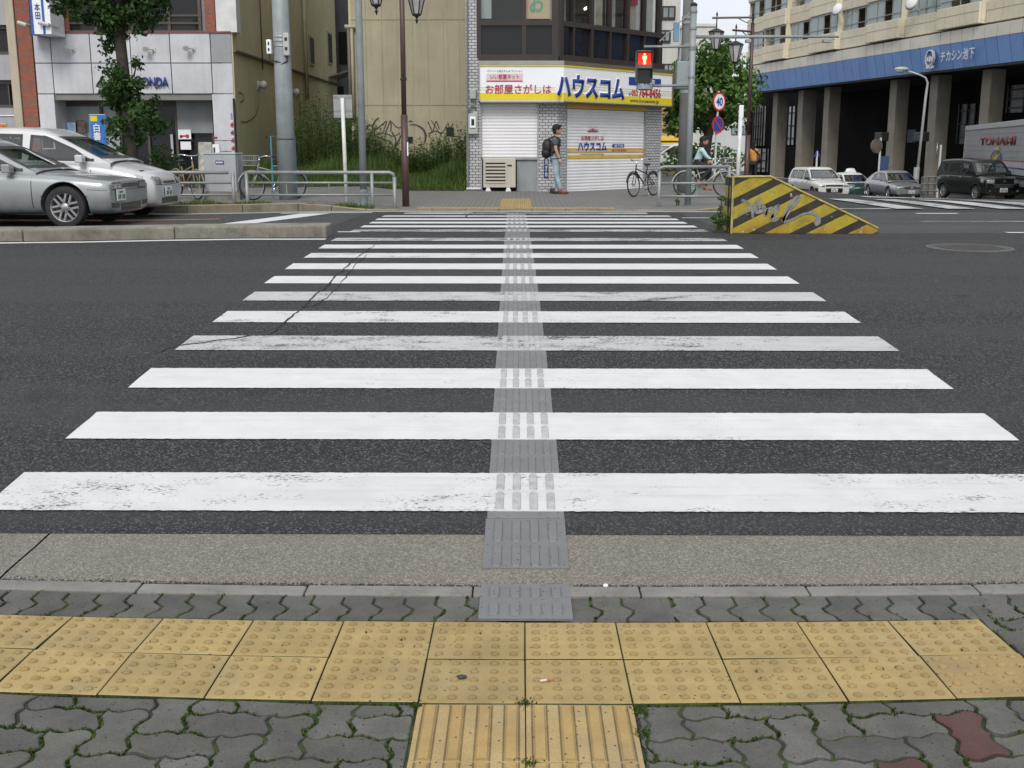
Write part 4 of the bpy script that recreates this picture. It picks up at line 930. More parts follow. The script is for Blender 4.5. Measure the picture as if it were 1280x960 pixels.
x0, x1, z0, z1 = pq(f2, 786, 826, 97.5, 107.5, -.28); mb = MB(); mb.box(x0, x1, -.288, -.281, z0, z1); mb.build('printed_panel', TBLUE, sg2); t3('池下店', SWHITE, 797, 818, 99, 106, .02, -.294)
t3('☎', TRED, 785.5, 788, 115.5, 119, 0); t3('052', TRED, 789, 797, 112.5, 120, .015); t3('764-8456', TRED, 798.5, 825.5, 110.5, 122.3, .022); t3('www.housecom.jp', TBLK, 787, 823, 123.8, 130, .005)
# upper storey windows
zt = zE
def upper(mk, put, fr, x0, x1, muls, n):
    mb = MB(); mb.box(x0, x1, -.05, .12, zW - .1, zW + .1); mb.box(x0, x1, -.05, .12, zM0 - .02, zM1 + .03)
    for k in range(1, 4): mb.box(x0, x1, -.05, .12, zM1 + 1.3 * k + .0, zM1 + 1.3 * k + .1)
    for u, wd in muls: mb.box(u - wd, u + wd, -.045, .11, zW + .05, zt)
    put(mb, 'window_frame', FRAMED)
    us = sorted([x0, x1] + [u for u, _ in muls])
    for a, c in zip(us, us[1:]):
        mb = MB(); mb.box(a + .02, c - .02, .03, .045, zW + .1, zM0 - .02); put(mb, 'lower_pane', GLASSD)
        mb = MB(); mb.box(a + .02, c - .02, .03, .045, zM1 + .03, zt); put(mb, 'pane', GLASSC)
put1 = lambda mb, nm, m: mb.build(nm, m, E); put2 = lambda mb, nm, m: on2(mb, nm, m)
u_ = lambda px: fE.uu(px, py=30); v_ = lambda px: f2.uu(px, py=40)
upper(None, put1, fE, u_(598), 0., [(u_(598.5), .05), (u_(655), .05), (-.06, .1)], 3)
upper(None, put2, f2, 0., LR + .02, [(.06, .1)] + [(v_(p), w_) for p, w_ in ((716, .03), (739, .05), (762, .03), (784, .05), (805, .03), (824, .05))], 6)
mb = MB(); pb(mb, fE, 599.5, 614, -40, 22, .2, .23); mb.build('curtain', mat('pale_blind', (.45, .5, .47), .8), E)
mb = MB(); pb(mb, fE, 656, 688, -60, 22.5, .16, .18); mb.build('poster', mat('peach_poster', (.72, .52, .34), .6, var=.08), E)
x0, x1, z0, z1 = pq(fE, 662, 681, -12, 16, .15); text('lettering', 'お', mat('poster_green', (.16, .42, .25), .6), E, x0, x1, z0, z1, .155, .03, 0)
for a, c, m_ in ((696, 704, CURT), (705, 714, CURT), (743, 760, mat('curtain_beige', (.44, .38, .29), .9, var=.15)), (765, 776, CURT), (787, 802, mat('curtain_beige', (.44, .38, .29))), (808, 823, mat('curtain_pale', (.52, .52, .49), .9, var=.2))):
    x0, x1, z0, z1 = pq(f2, a, c, -60, 25); mb = MB(); mb.box(x0, x1, .16, .2, zM1 + .02, zt); on2(mb, 'curtain', m_)
x0, x1, z0, z1 = pq(f2, 793, 797, 0, 5); mb = MB(); mb.box(x0, x1 + .15, .1, .13, z0, z1 + .2); on2(mb, 'red_tag', TRED)
# ceiling tubes (lit)
u0, z0 = f2.q(721, 12.5, .6); u1, z1 = f2.q(735, 3, .6)
mb = MB(); mb.tube([(u0, .35, z0), (u0 + (u1 - u0) * .45, .35, z0 + (z1 - z0) * .45)], .03, 6); mb.tube([(u0 + (u1 - u0) * .55, .35, z0 + (z1 - z0) * .55), (u1, .35, z1)], .03, 6); on2(mb, 'light_tube', emis('tube_light', (1, .95, .6), 3.))
x0, x1, z0, z1 = pq(f2, 741.5, 744, -30, 32); mb = MB(); mb.box(x0, x0 + .03, -.06, -.03, z0, z1); on2(mb, 'bright_mullion', FRAMEG)
# meters on the left pier
for y0, y1, x0_, x1_, m_ in ((112, 124, 587.5, 595.5, mat('meter_box', (.33, .36, .33), .5)), (142, 168, 585.5, 597.5, mat('meter_box', (.33, .36, .33)))):
    mb = MB(); pb(mb, fE, x0_, x1_, y0, y1, -.14, 0); bx = mb.build('meter_box', m_, E, bevel=.02)
    if y1 > 140: mb = MB(); pb(mb, fE, 587.5, 595, 146, 160, -.17, -.14); q_ = mb.build('meter_rim', SWHITE, bx, bevel=.01); mb = MB(); pb(mb, fE, 589.5, 593.2, 149, 157, -.175, -.171); mb.build('meter_glass', BLACK, bx)
mb = MB()
for a in ([(589, 142), (586, 137), (590, 132), (596, 134)], [(584.3, 200), (584.3, 0)], [(585, 172), (586, 185), (585, 232)]): mb.tube([(fE.q(*p)[0], -.06, fE.q(*p)[1]) for p in a], .025, 6)
mb.build('conduit', mat('conduit_grey', (.16, .165, .165), .6), E)
mb = MB(); pb(mb, fE, 583, 601, 234.5, 236.5, -.08, .02); mb.build('base_strip', SHUT, E)
mb = MB(); pb(mb, fE, 680, 685.5, 198, 222, -.03, -.002); bs = mb.build('sticker', mat('navy_sticker', (.015, .025, .10), .5), E); x0, x1, z0, z1 = pq(fE, 681.2, 684.5, 199.5, 221); text('lettering', '月\nぎ\nめ', SWHITE, bs, x0, x1, z0, z1, -.034, 0, 0)
# air conditioner
p0 = base(624, 27.35); p0.z = zpave(p0.x, p0.y) ; AC = thing('air_conditioner', 'beige outdoor air conditioner unit below the left shutter', 'air conditioner', p0)
fac = Frame(p0, (1, 0)); x0, x1, z0, z1 = pq(fac, 604, 644.5, 197.5, 234); z0 = .09
ACM = mat('ac_beige', (.46, .43, .36), .5, var=.06, dirt=.15)
mb = MB(); mb.box(x0, x1, 0, .3, z0, z1); mb.build('case', ACM, AC, bevel=.015)
gx1 = x0 + (x1 - x0) * .68
mb = MB(); mb.box(x0 + .06, gx1, -.004, .02, z0 + .12, z1 - .08); mb.build('fan_opening', DARK, AC)
for k in range(7):
    z = z0 + .13 + k * (z1 - z0 - .22) / 6; mb = MB(); mb.box(x0 + .05, gx1 + .02, -.02, -.006, z - .022, z + .022); mb.build('louvre', ACM, AC)
mb = MB(); mb.box(x1 - .2, x1 - .09, -.008, 0, z1 - .2, z1 - .16); mb.build('badge', TBLK, AC)
for u in (x0 + .12, x1 - .18): mb = MB(); mb.prism([(u - .07, 0), (u + .07, 0), (u + .035, z0), (u - .035, z0)], -.05, .32); mb.build('foot', SHUT, AC)
# ---- station building on the right
oF = P(938, 182, 91.6); nF = P(1280, 182, 57.); oF.z = nF.z = -1.5
fF = Frame(oF, (nF.x - oF.x, nF.y - oF.y)); F = thing('station_building', 'long building with blue fascia over dark arcade and cream balconies above', 'station building', oF, fF.rz)
LF = (nF - oF).length; LX = LF + 26
zb0, zb1, zw1 = fF.zz(1120, 94.5), fF.zz(1120, 66.5), fF.zz(1120, 52)
step = (fF.uu(1250, py=60) - fF.uu(1235, py=60)); n = int(LX / step)
for k in range(n):
    u0, u1 = k * step + .028, (k + 1) * step - .028
    mb = MB(); mb.add([(u0, -.05, zb0), (u1, -.05, zb0), (u1, -.35, zb1), (u0, -.35, zb1), (u0, .2, zb0), (u1, .2, zb0), (u1, .2, zb1), (u0, .2, zb1)], [(0, 1, 2, 3), (7, 6, 5, 4), (0, 4, 5, 1), (1, 5, 6, 2), (2, 6, 7, 3), (3, 7, 4, 0)]); mb.build('blue_panel', BLUEP, F)
    mb = MB(); mb.box(u0, u1, -.36, .2, zb1 + .02, zw1 - .01); mb.build('white_panel', WHP, F)
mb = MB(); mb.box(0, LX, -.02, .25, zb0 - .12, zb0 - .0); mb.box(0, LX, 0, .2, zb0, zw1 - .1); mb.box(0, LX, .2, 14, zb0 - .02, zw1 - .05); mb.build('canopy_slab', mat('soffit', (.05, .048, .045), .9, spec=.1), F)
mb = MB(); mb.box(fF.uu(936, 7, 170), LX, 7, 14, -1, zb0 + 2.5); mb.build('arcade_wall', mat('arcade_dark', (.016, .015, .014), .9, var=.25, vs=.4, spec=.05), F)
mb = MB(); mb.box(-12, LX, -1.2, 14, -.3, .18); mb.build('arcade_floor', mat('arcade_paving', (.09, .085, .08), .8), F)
for px in (964, 995, 1027, 1108, 1157.5, 1221, 1292):
    u = fF.uu(px, 1.1, 175); mb = MB(); mb.box(u, u + .85, 1.1, 2.0, 0, zb0 - .1); mb.build('column', CONC, F, bevel=.04)
for px in (1014,): u = fF.uu(px, 2, 175); mb = MB(); mb.box(u, u + .12, 2, 2.2, 0, zb0 - .1); mb.build('column', CONC, F)
# shop glazing deep in the arcade; lit look put into the pale pane colour
for a, c, y0, y1, nn in ((940.5, 952, 133, 182, 4), (982.5, 992, 133, 181, 2), (1196, 1216, 130, 180, 2), (1258, 1300, 105, 140, 2), (944, 956, 186, 215, 2)):
    x0, x1, z0, z1 = pq(fF, a, c, y0, y1, 6.6)
    mb = MB(); mb.box(x0, x1, 6.8, 6.95, z0, z1); w_ = mb.build('shop_window', mat('painted_lit_pane', (.55, .56, .55), .4, var=.3, vs=1.2) if a < 1100 else mat('dim_pane', (.12, .13, .14), .3, var=.5, vs=1.5), F)
    mb = MB()
    for k in range(nn + 1): u = x0 + (x1 - x0) * k / nn; mb.box(u - .06, u + .06, 6.66, 6.8, z0, z1)
    for k in range(3): z = z0 + (z1 - z0) * (k + .5) / 3; mb.box(x0, x1, 6.7, 6.8, z - .04, z + .04)
    mb.build('window_frame', BLACK, w_)
for px, py in ((1106, 171), (1156, 171)):
    u, z = fF.q(px, py, .1); mb = MB(); mb.box(u - .5, u + .35, -.35, .2, z - .28, z + .28); mb.build('column_lamp', BLACK, F, bevel=.05)
mb = MB(); pb(mb, fF, 1134, 1144, 162, 178, 5, 5.2, 0, 5); mb.build('hanging_notice', mat('dim_blue', (.03, .07, .12), .5, var=.4, vs=3), F)
# emblem and letters
u, z = fF.q(1163.5, 72.8, -.4); s_ = .68
CHL = mat('letter_steel', (.62, .62, .60), .3, .6)
fx = Matrix.Translation((u, -.42, z)) @ Matrix.Rotation(R(90), 4, 'X')
mb = MB(); mb.lathe([(.50, -.06), (.58, -.06), (.58, .1), (.50, .1), (.50, -.06)], 28, 0, fx @ Matrix.Diagonal((.72, .82, 1, 1)), cap=False); mb.box(u - .34, u + .34, -.46, -.36, z - .56, z - .42); mb.lathe([(.02, 0), (.50, 0)], 28, 1, fx @ Matrix.Diagonal((.72, .82, 1, 1)))
em = mb.build('emblem', [CHL, BLUEP], F); mb = MB(); mb.box(u - .28, u - .12, -.49, -.43, z - .16, z + .06); mb.box(u - .06, u + .12, -.49, -.43, z - .2, z + .12); mb.box(u + .16, u + .28, -.49, -.43, z - .14, z + .06); mb.build('emblem_motif', CHL, em)
x0, x1, z0, z1 = pq(fF, 1172.5, 1219, 61.5, 76.5, -.4); z0 = fF.zz(1195, 75, -.4); z1 = fF.zz(1195, 63, -.4)
text('lettering', 'チカシン池下', CHL, F, x0 + .35, x1 - .05, z0 - .02, z1 + .05, -.44, .012, .04)
# balconies
RAILM = mat('balcony_frame', (.30, .29, .26), .5, .2); ROOMD = mat('room_dark', (.05, .05, .05), .8, var=.3, vs=1)
bw = (fF.uu(1143, py=40) - fF.uu(1100, py=40)); ub = -1.4; nb = int(LX / bw) + 1
for fl in range(4):
    zf = zw1 + .12 + fl * 2.45
    mb = MB(); mb.box(-1.2, LX, 1.6, 12, zf, zf + 2.44); mb.build('floor_block', ROOMD, F)
    for k in range(nb):
        u0 = ub + k * bw; u1 = u0 + bw; o_ = -.55 if k % 2 else -.15
        if fl == 0: pass
        mb = MB(); mb.box(u0 + .02, u1 - .02, o_, o_ + .16, zf, zf + 1.12); mb.box(u0 + .02, u1 - .02, o_ + .16, 1.6, zf, zf + .14); mb.box(u1 - .18, u1 - .021, o_ + .161, 1.6, zf + .141, zf + 2.44); mb.box(u0 + .021, u0 + .18, o_ + .161, 1.6, zf + .141, zf + 2.44); pr = mb.build('balcony', CREAMP, F, bevel=.03)
        mb = MB(); mb.box(u0 + .02, u1 - .02, o_ - .006, o_ - .001, zf + .62, zf + .65); mb.build('joint', mat('joint_stain', (.3, .25, .17), .8), pr)
        mb = MB(); mb.box(u0 + .1, u1, o_ + .08, o_ + .14, zf + 2.34, zf + 2.44); mb.box(u0 + .1, u1, o_ + .06, o_ + .1, zf + 1.45, zf + 1.49)
        for q_ in (.3, .52, .76): mb.box(u0 + bw * q_ - .035, u0 + bw * q_ + .035, o_ + .08, o_ + .13, zf + 1.12, zf + 2.4)
        mb.build('window_frame', RAILM, pr)
        for q0, q1 in ((.05, .3), (.32, .5), (.54, .74), (.78, .98)):
            if rnd.random() < .62: mb = MB(); mb.box(u0 + bw * q0, u0 + bw * q1, o_ + .1, o_ + .12, zf + 1.14, zf + 2.36); mb.build('pane', glass('balcony_pane', (.30, .36, .36), .15, .9) if 'balcony_pane' not in MATS else MATS['balcony_pane'], pr)
mb = MB(); mb.box(-2.5, -.6, 2, 10, zw1, zw1 + 9.8); mb.build('end_wall', mat('pale_end_wall', (.5, .55, .6), .5), F)
for px, py in ((1046, 11), (1139, 3)):
    u, z = fF.q(px, py, -.8); mb = MB(); mb.lathe([(.02, .1), (.3, .05), (.45, -.05)], 16, 0, Matrix.Translation((u, -.8, z)) @ Matrix.Rotation(R(70), 4, 'X') @ Matrix.Rotation(R(20), 4, 'Y')); mb.tube([(u, -.75, z), (u, -.2, z - .5)], .04, 6); mb.build('satellite_dish', SHUT, F, smooth=True)
# ---- white buildings between
def block(name, label, px0, px1, d, ztop, wins, m=WHITEB, dep=10, cat='building', zb=-2.):
    o = P(px0, 182, d); o.z = zb; fr = Frame(o, (1, 0)); t = thing(name, label, cat, o); uw = fr.uu(px1, py=100)
    mb = MB(); mb.box(0, uw, 0, dep, 0, ztop - zb); mb.build('wall', m, t)
    mb = MB(); mb.box(-.1, uw + .1, -.12, dep, ztop - zb, ztop - zb + .25); mb.build('parapet', m, t)
    for a, c, y0, y1 in wins:
        x0, x1, z0, z1 = pq(fr, a, c, y0, y1); mb = MB(); mb.box(x0 - .08, x1 + .08, -.08, .02, z0 - .08, z1 + .08); w_ = mb.build('window', FRAMED, t); mb = MB(); mb.box(x0, (x0 + x1) / 2 - .03, -.1, -.075, z0, z1); mb.box((x0 + x1) / 2 + .03, x1, -.1, -.075, z0, z1); mb.build('pane', mat('pale_pane', (.22, .25, .26), .1, var=.4, vs=.8), w_)
    return t, fr
block('apartment_building', 'white apartment building right behind the corner shop', 800, 848, 52, 14, [(829, 842, 10, 22), (826, 836, 40, 51), (828, 842, 82, 92), (829, 840, 112, 122)], mat('white_apartment', (.55, .54, .51), .8, var=.08, vs=.5, streak=.3))
block('white_building', 'low white building behind the round crowned street tree', 851, 893, 105, 12.2, [(858, 868, 90, 105), (872, 886, 90, 105), (858, 868, 120, 135)])
block('distant_building', 'pale distant building between the street tree and the station', 886, 948, 150, 9, [(905, 912, 146, 152), (915, 922, 158, 168), (926, 932, 158, 168)], mat('pale_far_render', (.48, .49, .5), .8, var=.1, vs=.3), 8)
# bright snack shop with yellow awning
t, fr = block('snack_shop', 'small shop with yellow and red striped awning beyond the bicycle', 822, 853, 50, 3.3, [(834, 838, 186, 200), (842, 848, 186, 200)], mat('snack_wall', (.42, .3, .16), .8), 4, 'shop building', -.9)
x0, x1, z0, z1 = pq(fr, 822, 853, 170, 176); z2 = fr.zz(838, 180); z3 = fr.zz(838, 185)
for za_, zb2, m_, nm in ((z0, z1, SOCH, 'awning_top'), (z2, z0, SYEL, 'awning_band'), (z3, z2, mat('awning_red', (.5, .08, .04), .6), 'awning_valance')):
    mb = MB(); mb.add([(x0, -1.2 + (zb2 - za_) * 0, za_), (x1, -1.2, za_), (x1, -1.0 + .0, zb2), (x0, -1.0, zb2), (x0, 0, za_), (x1, 0, za_), (x1, 0, zb2), (x0, 0, zb2)], [(0, 1, 2, 3), (7, 6, 5, 4), (0, 4, 5, 1), (1, 5, 6, 2), (2, 6, 7, 3), (3, 7, 4, 0)]); mb.build(nm, m_, t)
# ------------------------------------------------------------------ vehicles
def smooth_sharp(o, ang=35):
    me = o.data; me.polygons.foreach_set('use_smooth', [True] * len(me.polygons)); me.set_sharp_from_angle(angle=R(ang)); me.update(); return o
def bvh_of(o): 
    me = o.data; return BVHTree.FromPolygons([v.co.copy() for v in me.vertices], [tuple(p.vertices) for p in me.polygons])
def decal(name, m, parent, bvh, axis, bot, top, nv=4, off=.006, sub=3):
    """panel that follows a body surface; bot/top are matching polylines in the view from axis"""
    def dens(pl):
        out = []
        for a, b_ in zip(pl, pl[1:]):
            for i in range(sub): t = i / sub; out.append((a[0] + (b_[0] - a[0]) * t, a[1] + (b_[1] - a[1]) * t))
        return out + [pl[-1]]
    bo, tp = dens(bot), dens(top); nu = len(bo); vs = []; ok = []
    A = {'+x': (Vector((9, 0, 0)), Vector((-1, 0, 0))), '-x': (Vector((-9, 0, 0)), Vector((1, 0, 0))), '+y': (Vector((0, 9, 0)), Vector((0, -1, 0))), '-y': (Vector((0, -9, 0)), Vector((0, 1, 0))), '+z': (Vector((0, 0, 9)), Vector((0, 0, -1)))}[axis]
    for j in range(nv + 1):
        t = j / nv
        for i in range(nu):
            a, b_ = bo[i][0] * (1 - t) + tp[i][0] * t, bo[i][1] * (1 - t) + tp[i][1] * t
            o = A[0] + (Vector((0, a, b_)) if axis[1] == 'x' else Vector((a, 0, b_)) if axis[1] == 'y' else Vector((a, b_, 0)))
            h, n, _, _ = bvh.ray_cast(o, A[1])
            if h is None: vs.append(o + A[1] * 9); ok.append(False)
            else: vs.append(h - A[1] * off); ok.append(True)
    mb = MB(); fs = []
    for j in range(nv):
        for i in range(nu - 1):
            q = (j * nu + i, j * nu + i + 1, (j + 1) * nu + i + 1, (j + 1) * nu + i)
            if all(ok[k] for k in q): fs.append(q if axis in ('+x', '-y') else q[::-1])
    if not fs: return None
    mb.add(vs, fs); return mb.build(name, m, parent, smooth=True)
def paint(name, col, metal=.0, rough=.3, coat=.6):
    m, nt, b = newmat(name); v = coord(nt)
    c = mixc(nt, mr(nt, noise(nt, v, 2.5, 4), .3, .7), col, tuple(x * .9 for x in col))
    z = nd(nt, 'ShaderNodeSeparateXYZ', {0: v}).outputs[2]                # road film on the sills
    d = mth(nt, 'MULTIPLY', mr(nt, z, .2, .55, 1, 0), mr(nt, noise(nt, v, 9, 5), .35, .7, .1, .5))
    c = mixc(nt, d, c, (.09, .085, .075)); nt.links.new(c, b.inputs['Base Color'])
    b.inputs['Metallic'].default_value = metal; b.inputs['Roughness'].default_value = rough; b.inputs['Coat Weight'].default_value = coat; b.inputs['Coat Roughness'].default_value = .05
    return m
CGL = clearglass('car_glass', (.62, .67, .66), .06); CGW = clearglass('car_windscreen', (.62, .68, .66), .16)
LENS = mat('headlight_lens', (.36, .38, .40), .14, .4, var=.25, vs=9, coat=.8); LENSD = mat('lamp_dark', (.05, .05, .055), .2, var=.3); PLATE = mat('number_plate', (.62, .63, .62), .5, var=.05); PLTXT = mat('plate_green', (.03, .11, .06), .5)
ALLOY = mat('alloy_rim', (.42, .42, .43), .3, .7, var=.1); INTER = mat('car_interior', (.035, .034, .033), .8, var=.2); ORL = mat('indicator_amber', (.6, .16, .01), .2); TAIL = mat('tail_red', (.45, .01, .01), .2)
def wheel(par, x, y, r, side, spokes, rim=ALLOY, wd=.19):
    rx = Matrix.Rotation(R(-90 * side), 4, 'X')
    e = bpy.data.objects.new('wheel', None); COL.objects.link(e); e.parent = par; e.location = (x, y, r)
    k = r / .3
    mb = MB(rx); mb.lathe([(r * .66, -wd), (r * .95, -wd), (r, -wd * .8), (r, -wd * .2), (r * .955, -.004), (r * .86, .004), (r * .72, 0), (r * .66, -.02), (r * .66, -wd)], 28, cap=False); mb.build('tyre', RUBBER, e, smooth=True, auto=40)
    mb = MB(rx); mb.lathe([(r * .70, -.002), (r * .665, -.012), (r * .63, -.05), (r * .62, -.12), (.03, -.13)], 28, 0, cap=False); mb.lathe([(r * .17, -.03), (r * .17, -.012), (r * .12, -.004), (.002, -.003)], 14, 0, cap=False)
    for i in range(spokes):
        a = Matrix.Rotation(2 * math.pi * i / spokes + .2, 4, 'Z')
        for q in ((-.05, -.022), (.022, .05)) if spokes >= 6 else ((-.06, .06),): mb.box(r * .12, r * .66, q[0] * k, q[1] * k, -.05, -.018, 0, a)
    mb.build('rim', rim, e, smooth=True, auto=30)
    mb = MB(rx); mb.lathe([(r * .6, -.1), (.01, -.1)], 20, cap=False); mb.build('brake_shadow', LENSD, e)
    return e
def car(name, label, loc, rz, s, group=None):
    t = thing(name, label, 'car' if not s.get('cat') else s['cat'], loc, rz, group)
    pm = s['paint']; W = s['W'] / 2
    # lower body loft
    mb = MB(); vs = []; fs = []; st = s['st']; n = 0
    for x, zb, zs, zt, w_ in st:
        w = w_ * W; h = [(0, zb), (.8 * w, zb), (.955 * w, zb + .06), (w, zb + .38 * (zs - zb)), (.995 * w, zs - .10), (.955 * w, zs), (.80 * w, zs + .55 * (zt - zs)), (.45 * w, zt - .012), (0, zt)]
        ring = h + [(-a, b_) for a, b_ in h[-2:0:-1]]; n = len(ring); vs += [(x, a, b_) for a, b_ in ring]
    for i in range(len(st) - 1):
        for j in range(n): fs.append((i * n + j, i * n + (j + 1) % n, (i + 1) * n + (j + 1) % n, (i + 1) * n + j))
    fs.append(tuple(range(n))); fs.append(tuple(range(len(vs) - 1, len(vs) - n - 1, -1)))
    mb.add(vs, fs); body = mb.build('body', pm)
    bm = bmesh.new(); bm.from_mesh(body.data); bmesh.ops.recalc_face_normals(bm, faces=bm.faces); bm.to_mesh(body.data); bm.free()
    ss = body.modifiers.new('s', 'SUBSURF'); ss.levels = ss.render_levels = 2
    r = s['r']; cut = MB()
    for ax in s['axles']: cut.tube([(ax, -2, r + .01), (ax, 2, r + .01)], r * 1.17, 28)
    co = cut.build('cut', DARK); bm = bmesh.new(); bm.from_mesh(co.data); bmesh.ops.recalc_face_normals(bm, faces=bm.faces); bm.to_mesh(co.data); bm.free(); bo = body.modifiers.new('b', 'BOOLEAN'); bo.object = co; bo.operation = 'DIFFERENCE'; bo.solver = 'EXACT'
    realize(body); bpy.data.objects.remove(co); smooth_sharp(body, 38); body.parent = t
    bb = bvh_of(body)
    # cabin
    cp = s['cab']; zb, zr = s['belt'], max(z for _, z in cp); wbt, wrf = s['wb'] / 2, s['wr'] / 2
    yw = lambda z: wbt + (wrf - wbt) * max(0, min(1, (z - zb) / (zr - zb))) ** 1.15
    def cat_(pts, m):
        out = []
        for i in range(len(pts) - 1):
            p0, p1, p2, p3 = [Vector(pts[max(0, min(len(pts) - 1, q))]) for q in (i - 1, i, i + 1, i + 2)]
            for j in range(m): u = j / m; out.append(.5 * ((2 * p1) + (p2 - p0) * u + (2 * p0 - 5 * p1 + 4 * p2 - p3) * u * u + (3 * p1 - p0 - 3 * p2 + p3) * u ** 3))
        return out + [Vector(pts[-1])]
    cps = cat_(cp, 12); mb = MB(); vs = []; NS, NT = 12, 8
    for p in cps:
        x, z = p; w = yw(z); row = [(-wbt, zb - .12)]
        row += [(-wbt + (wbt - w) * (q / NS) ** 1.0, zb + (z - zb) * .96 * q / NS) for q in range(NS + 1)]
        row += [(-w * .955 * math.cos(math.pi * q / NT) , z - .005 + .045 * math.sin(math.pi * q / NT)) for q in range(0, NT + 1)]
        row += [(-a, b_) for a, b_ in row[NS + 1:0:-1]] + [(wbt, zb - .12)]
        vs += [(x, a, b_) for a, b_ in row]
    n = len(row); holes = []
    for bot, top in s['sw']: holes.append(('y', [(p[0], p[1]) for p in bot] + [(p[0], p[1]) for p in top[::-1]]))
    (_, z0), (_, z1) = s['ws']; holes.append(('+x', [(-yw(z0) * .92, z0 + .045), (yw(z0) * .92, z0 + .045), (yw(z1) * .88, z1 - .01), (-yw(z1) * .88, z1 - .01)]))
    if s.get('rw'): (_, z0), (_, z1) = s['rw']; holes.append(('-x', [(-yw(z0) * .9, z0 + .04), (yw(z0) * .9, z0 + .04), (yw(z1) * .86, z1 - .02), (-yw(z1) * .86, z1 - .02)]))
    def inside(pl, x, y):
        r_ = False
        for k in range(len(pl)):
            (ax, ay), (bx, by) = pl[k - 1], pl[k]
            if (ay > y) != (by > y) and x < (bx - ax) * (y - ay) / (by - ay) + ax: r_ = not r_
        return r_
    fs = []; xm = sum(p[0] for p in cps) / len(cps)
    for i in range(len(cps) - 1):
        for j in range(n - 1):
            q = (i * n + j, i * n + j + 1, (i + 1) * n + j + 1, (i + 1) * n + j); cc = [sum(vs[k][m] for k in q) / 4 for m in range(3)]; sidef = j <= NS or j >= n - NS - 2
            if any((ax == 'y' and sidef and inside(pl, cc[0], cc[2])) or (ax == '+x' and not sidef and cc[0] > xm and inside(pl, cc[1], cc[2])) or (ax == '-x' and not sidef and cc[0] < xm and inside(pl, cc[1], cc[2])) for ax, pl in holes): continue
            fs.append(q)
    # the full shell guides the panes, the cut shell is what is seen
    allf = [(i * n + j, i * n + j + 1, (i + 1) * n + j + 1, (i + 1) * n + j) for i in range(len(cps) - 1) for j in range(n - 1)]
    cb = BVHTree.FromPolygons([Vector(v) for v in vs], allf)
    mb.add(vs, fs); cab = mb.build('roof', s.get('roofpaint', pm), t); bm = bmesh.new(); bm.from_mesh(cab.data); bmesh.ops.recalc_face_normals(bm, faces=bm.faces); bm.to_mesh(cab.data); bm.free(); smooth_sharp(cab, 50)
    body.data.materials.append(INTER); xa_, xb_ = min(p[0] for p in cp), max(p[0] for p in cp)
    for pg in body.data.polygons:
        if pg.center.z > zb - .2 and xa_ + .05 < pg.center.x < xb_ - .05 and abs(pg.center.y) < wbt - .015 and pg.normal.z > .3: pg.material_index = 1
    # glazing
    (x0, z0), (x1, z1) = s['ws']                                        # windscreen foot, head
    def seal(ax, bot, top, wd=.045):
        b2, t2_ = [(p[0], p[1] - wd * .3) for p in bot], [(p[0], p[1] + wd * .3) for p in top]
        decal('window_seal', BLACK, t, cb, ax, b2, [(p[0], p[1] + wd * .7) for p in bot], 2, .004, 8); decal('window_seal', BLACK, t, cb, ax, [(p[0], p[1] - wd * .7) for p in top], t2_, 2, .004, 8)
        for e_, sg in ((0, 1), (-1, -1)):
            o_, i_ = -wd * .35 * sg, wd * .75 * sg
            decal('window_seal', BLACK, t, cb, ax, sorted([(b2[e_][0] + o_, b2[e_][1]), (b2[e_][0] + i_, b2[e_][1])]), sorted([(t2_[e_][0] + o_, t2_[e_][1]), (t2_[e_][0] + i_, t2_[e_][1])]), 6, .004, 2)
    seal('+x', [(-yw(z0) * .93, z0 + .045), (yw(z0) * .93, z0 + .045)], [(-yw(z1) * .89, z1 - .008), (yw(z1) * .89, z1 - .008)])
    decal('windscreen', CGW, t, cb, '+x', [(-yw(z0) * .93, z0 + .04), (yw(z0) * .93, z0 + .04)], [(-yw(z1) * .89, z1 - .005), (yw(z1) * .89, z1 - .005)], 6, .002, 8)
    if s.get('rw'):
        (_, z0), (_, z1) = s['rw']; decal('rear_window', CGL, t, cb, '-x', [(-yw(z0) * .9, z0 + .04), (yw(z0) * .9, z0 + .04)], [(-yw(z1) * .86, z1 - .02), (yw(z1) * .86, z1 - .02)], 6, .008, 8)
    for sd in ('+y', '-y'):
        for bot, top in s['sw']:
            seal(sd, bot, top); decal('side_window', s.get('glass', CGL), t, cb, sd, bot, top, 4, .002, 4)
        for x, za, zc in s.get('seams', ()): decal('door_seam', LENSD, t, bb, sd, [(x - .006, za), (x + .006, za)], [(x - .006, zc), (x + .006, zc)], 8, .003, 1)
        for x, z in s.get('handles', ()): decal('door_handle', s.get('handlem', pm), t, bb, sd, [(x - .09, z - .015), (x + .09, z - .015)], [(x - .09, z + .015), (x + .09, z + .015)], 2, .03, 2)
        if s.get('trim'): z, zc, xa, xc = s['trim']; decal('side_trim', BLACK, t, bb, sd, [(xa, z), (xc, z)], [(xa, zc), (xc, zc)], 2, .008, 8)
    # front details (view from the front: y, z)
    for nm, mt, bot, top, off in s['front']:
        for sg in ((1, -1) if bot[0][0] * bot[-1][0] > 0 else (1,)):
            if nm == 'headlight': decal('headlight_surround', LENSD, t, bb, '+x', [((a - (.02 if i == 0 else -.02)) * sg, b_ - .018) for i, (a, b_) in enumerate(bot)], [((a - (.02 if i == 0 else -.02)) * sg, b_ + .018) for i, (a, b_) in enumerate(top)], 3, off - .004, 4)
            decal(nm, mt, t, bb, '+x', [(a * sg, b_) for a, b_ in bot], [(a * sg, b_) for a, b_ in top], 3, off, 4)
    for nm, mt, bot, top, off in s.get('side', ()):
        for sd in ('+y', '-y'): decal(nm, mt, t, bb, sd, bot, top, 3, off, 4)
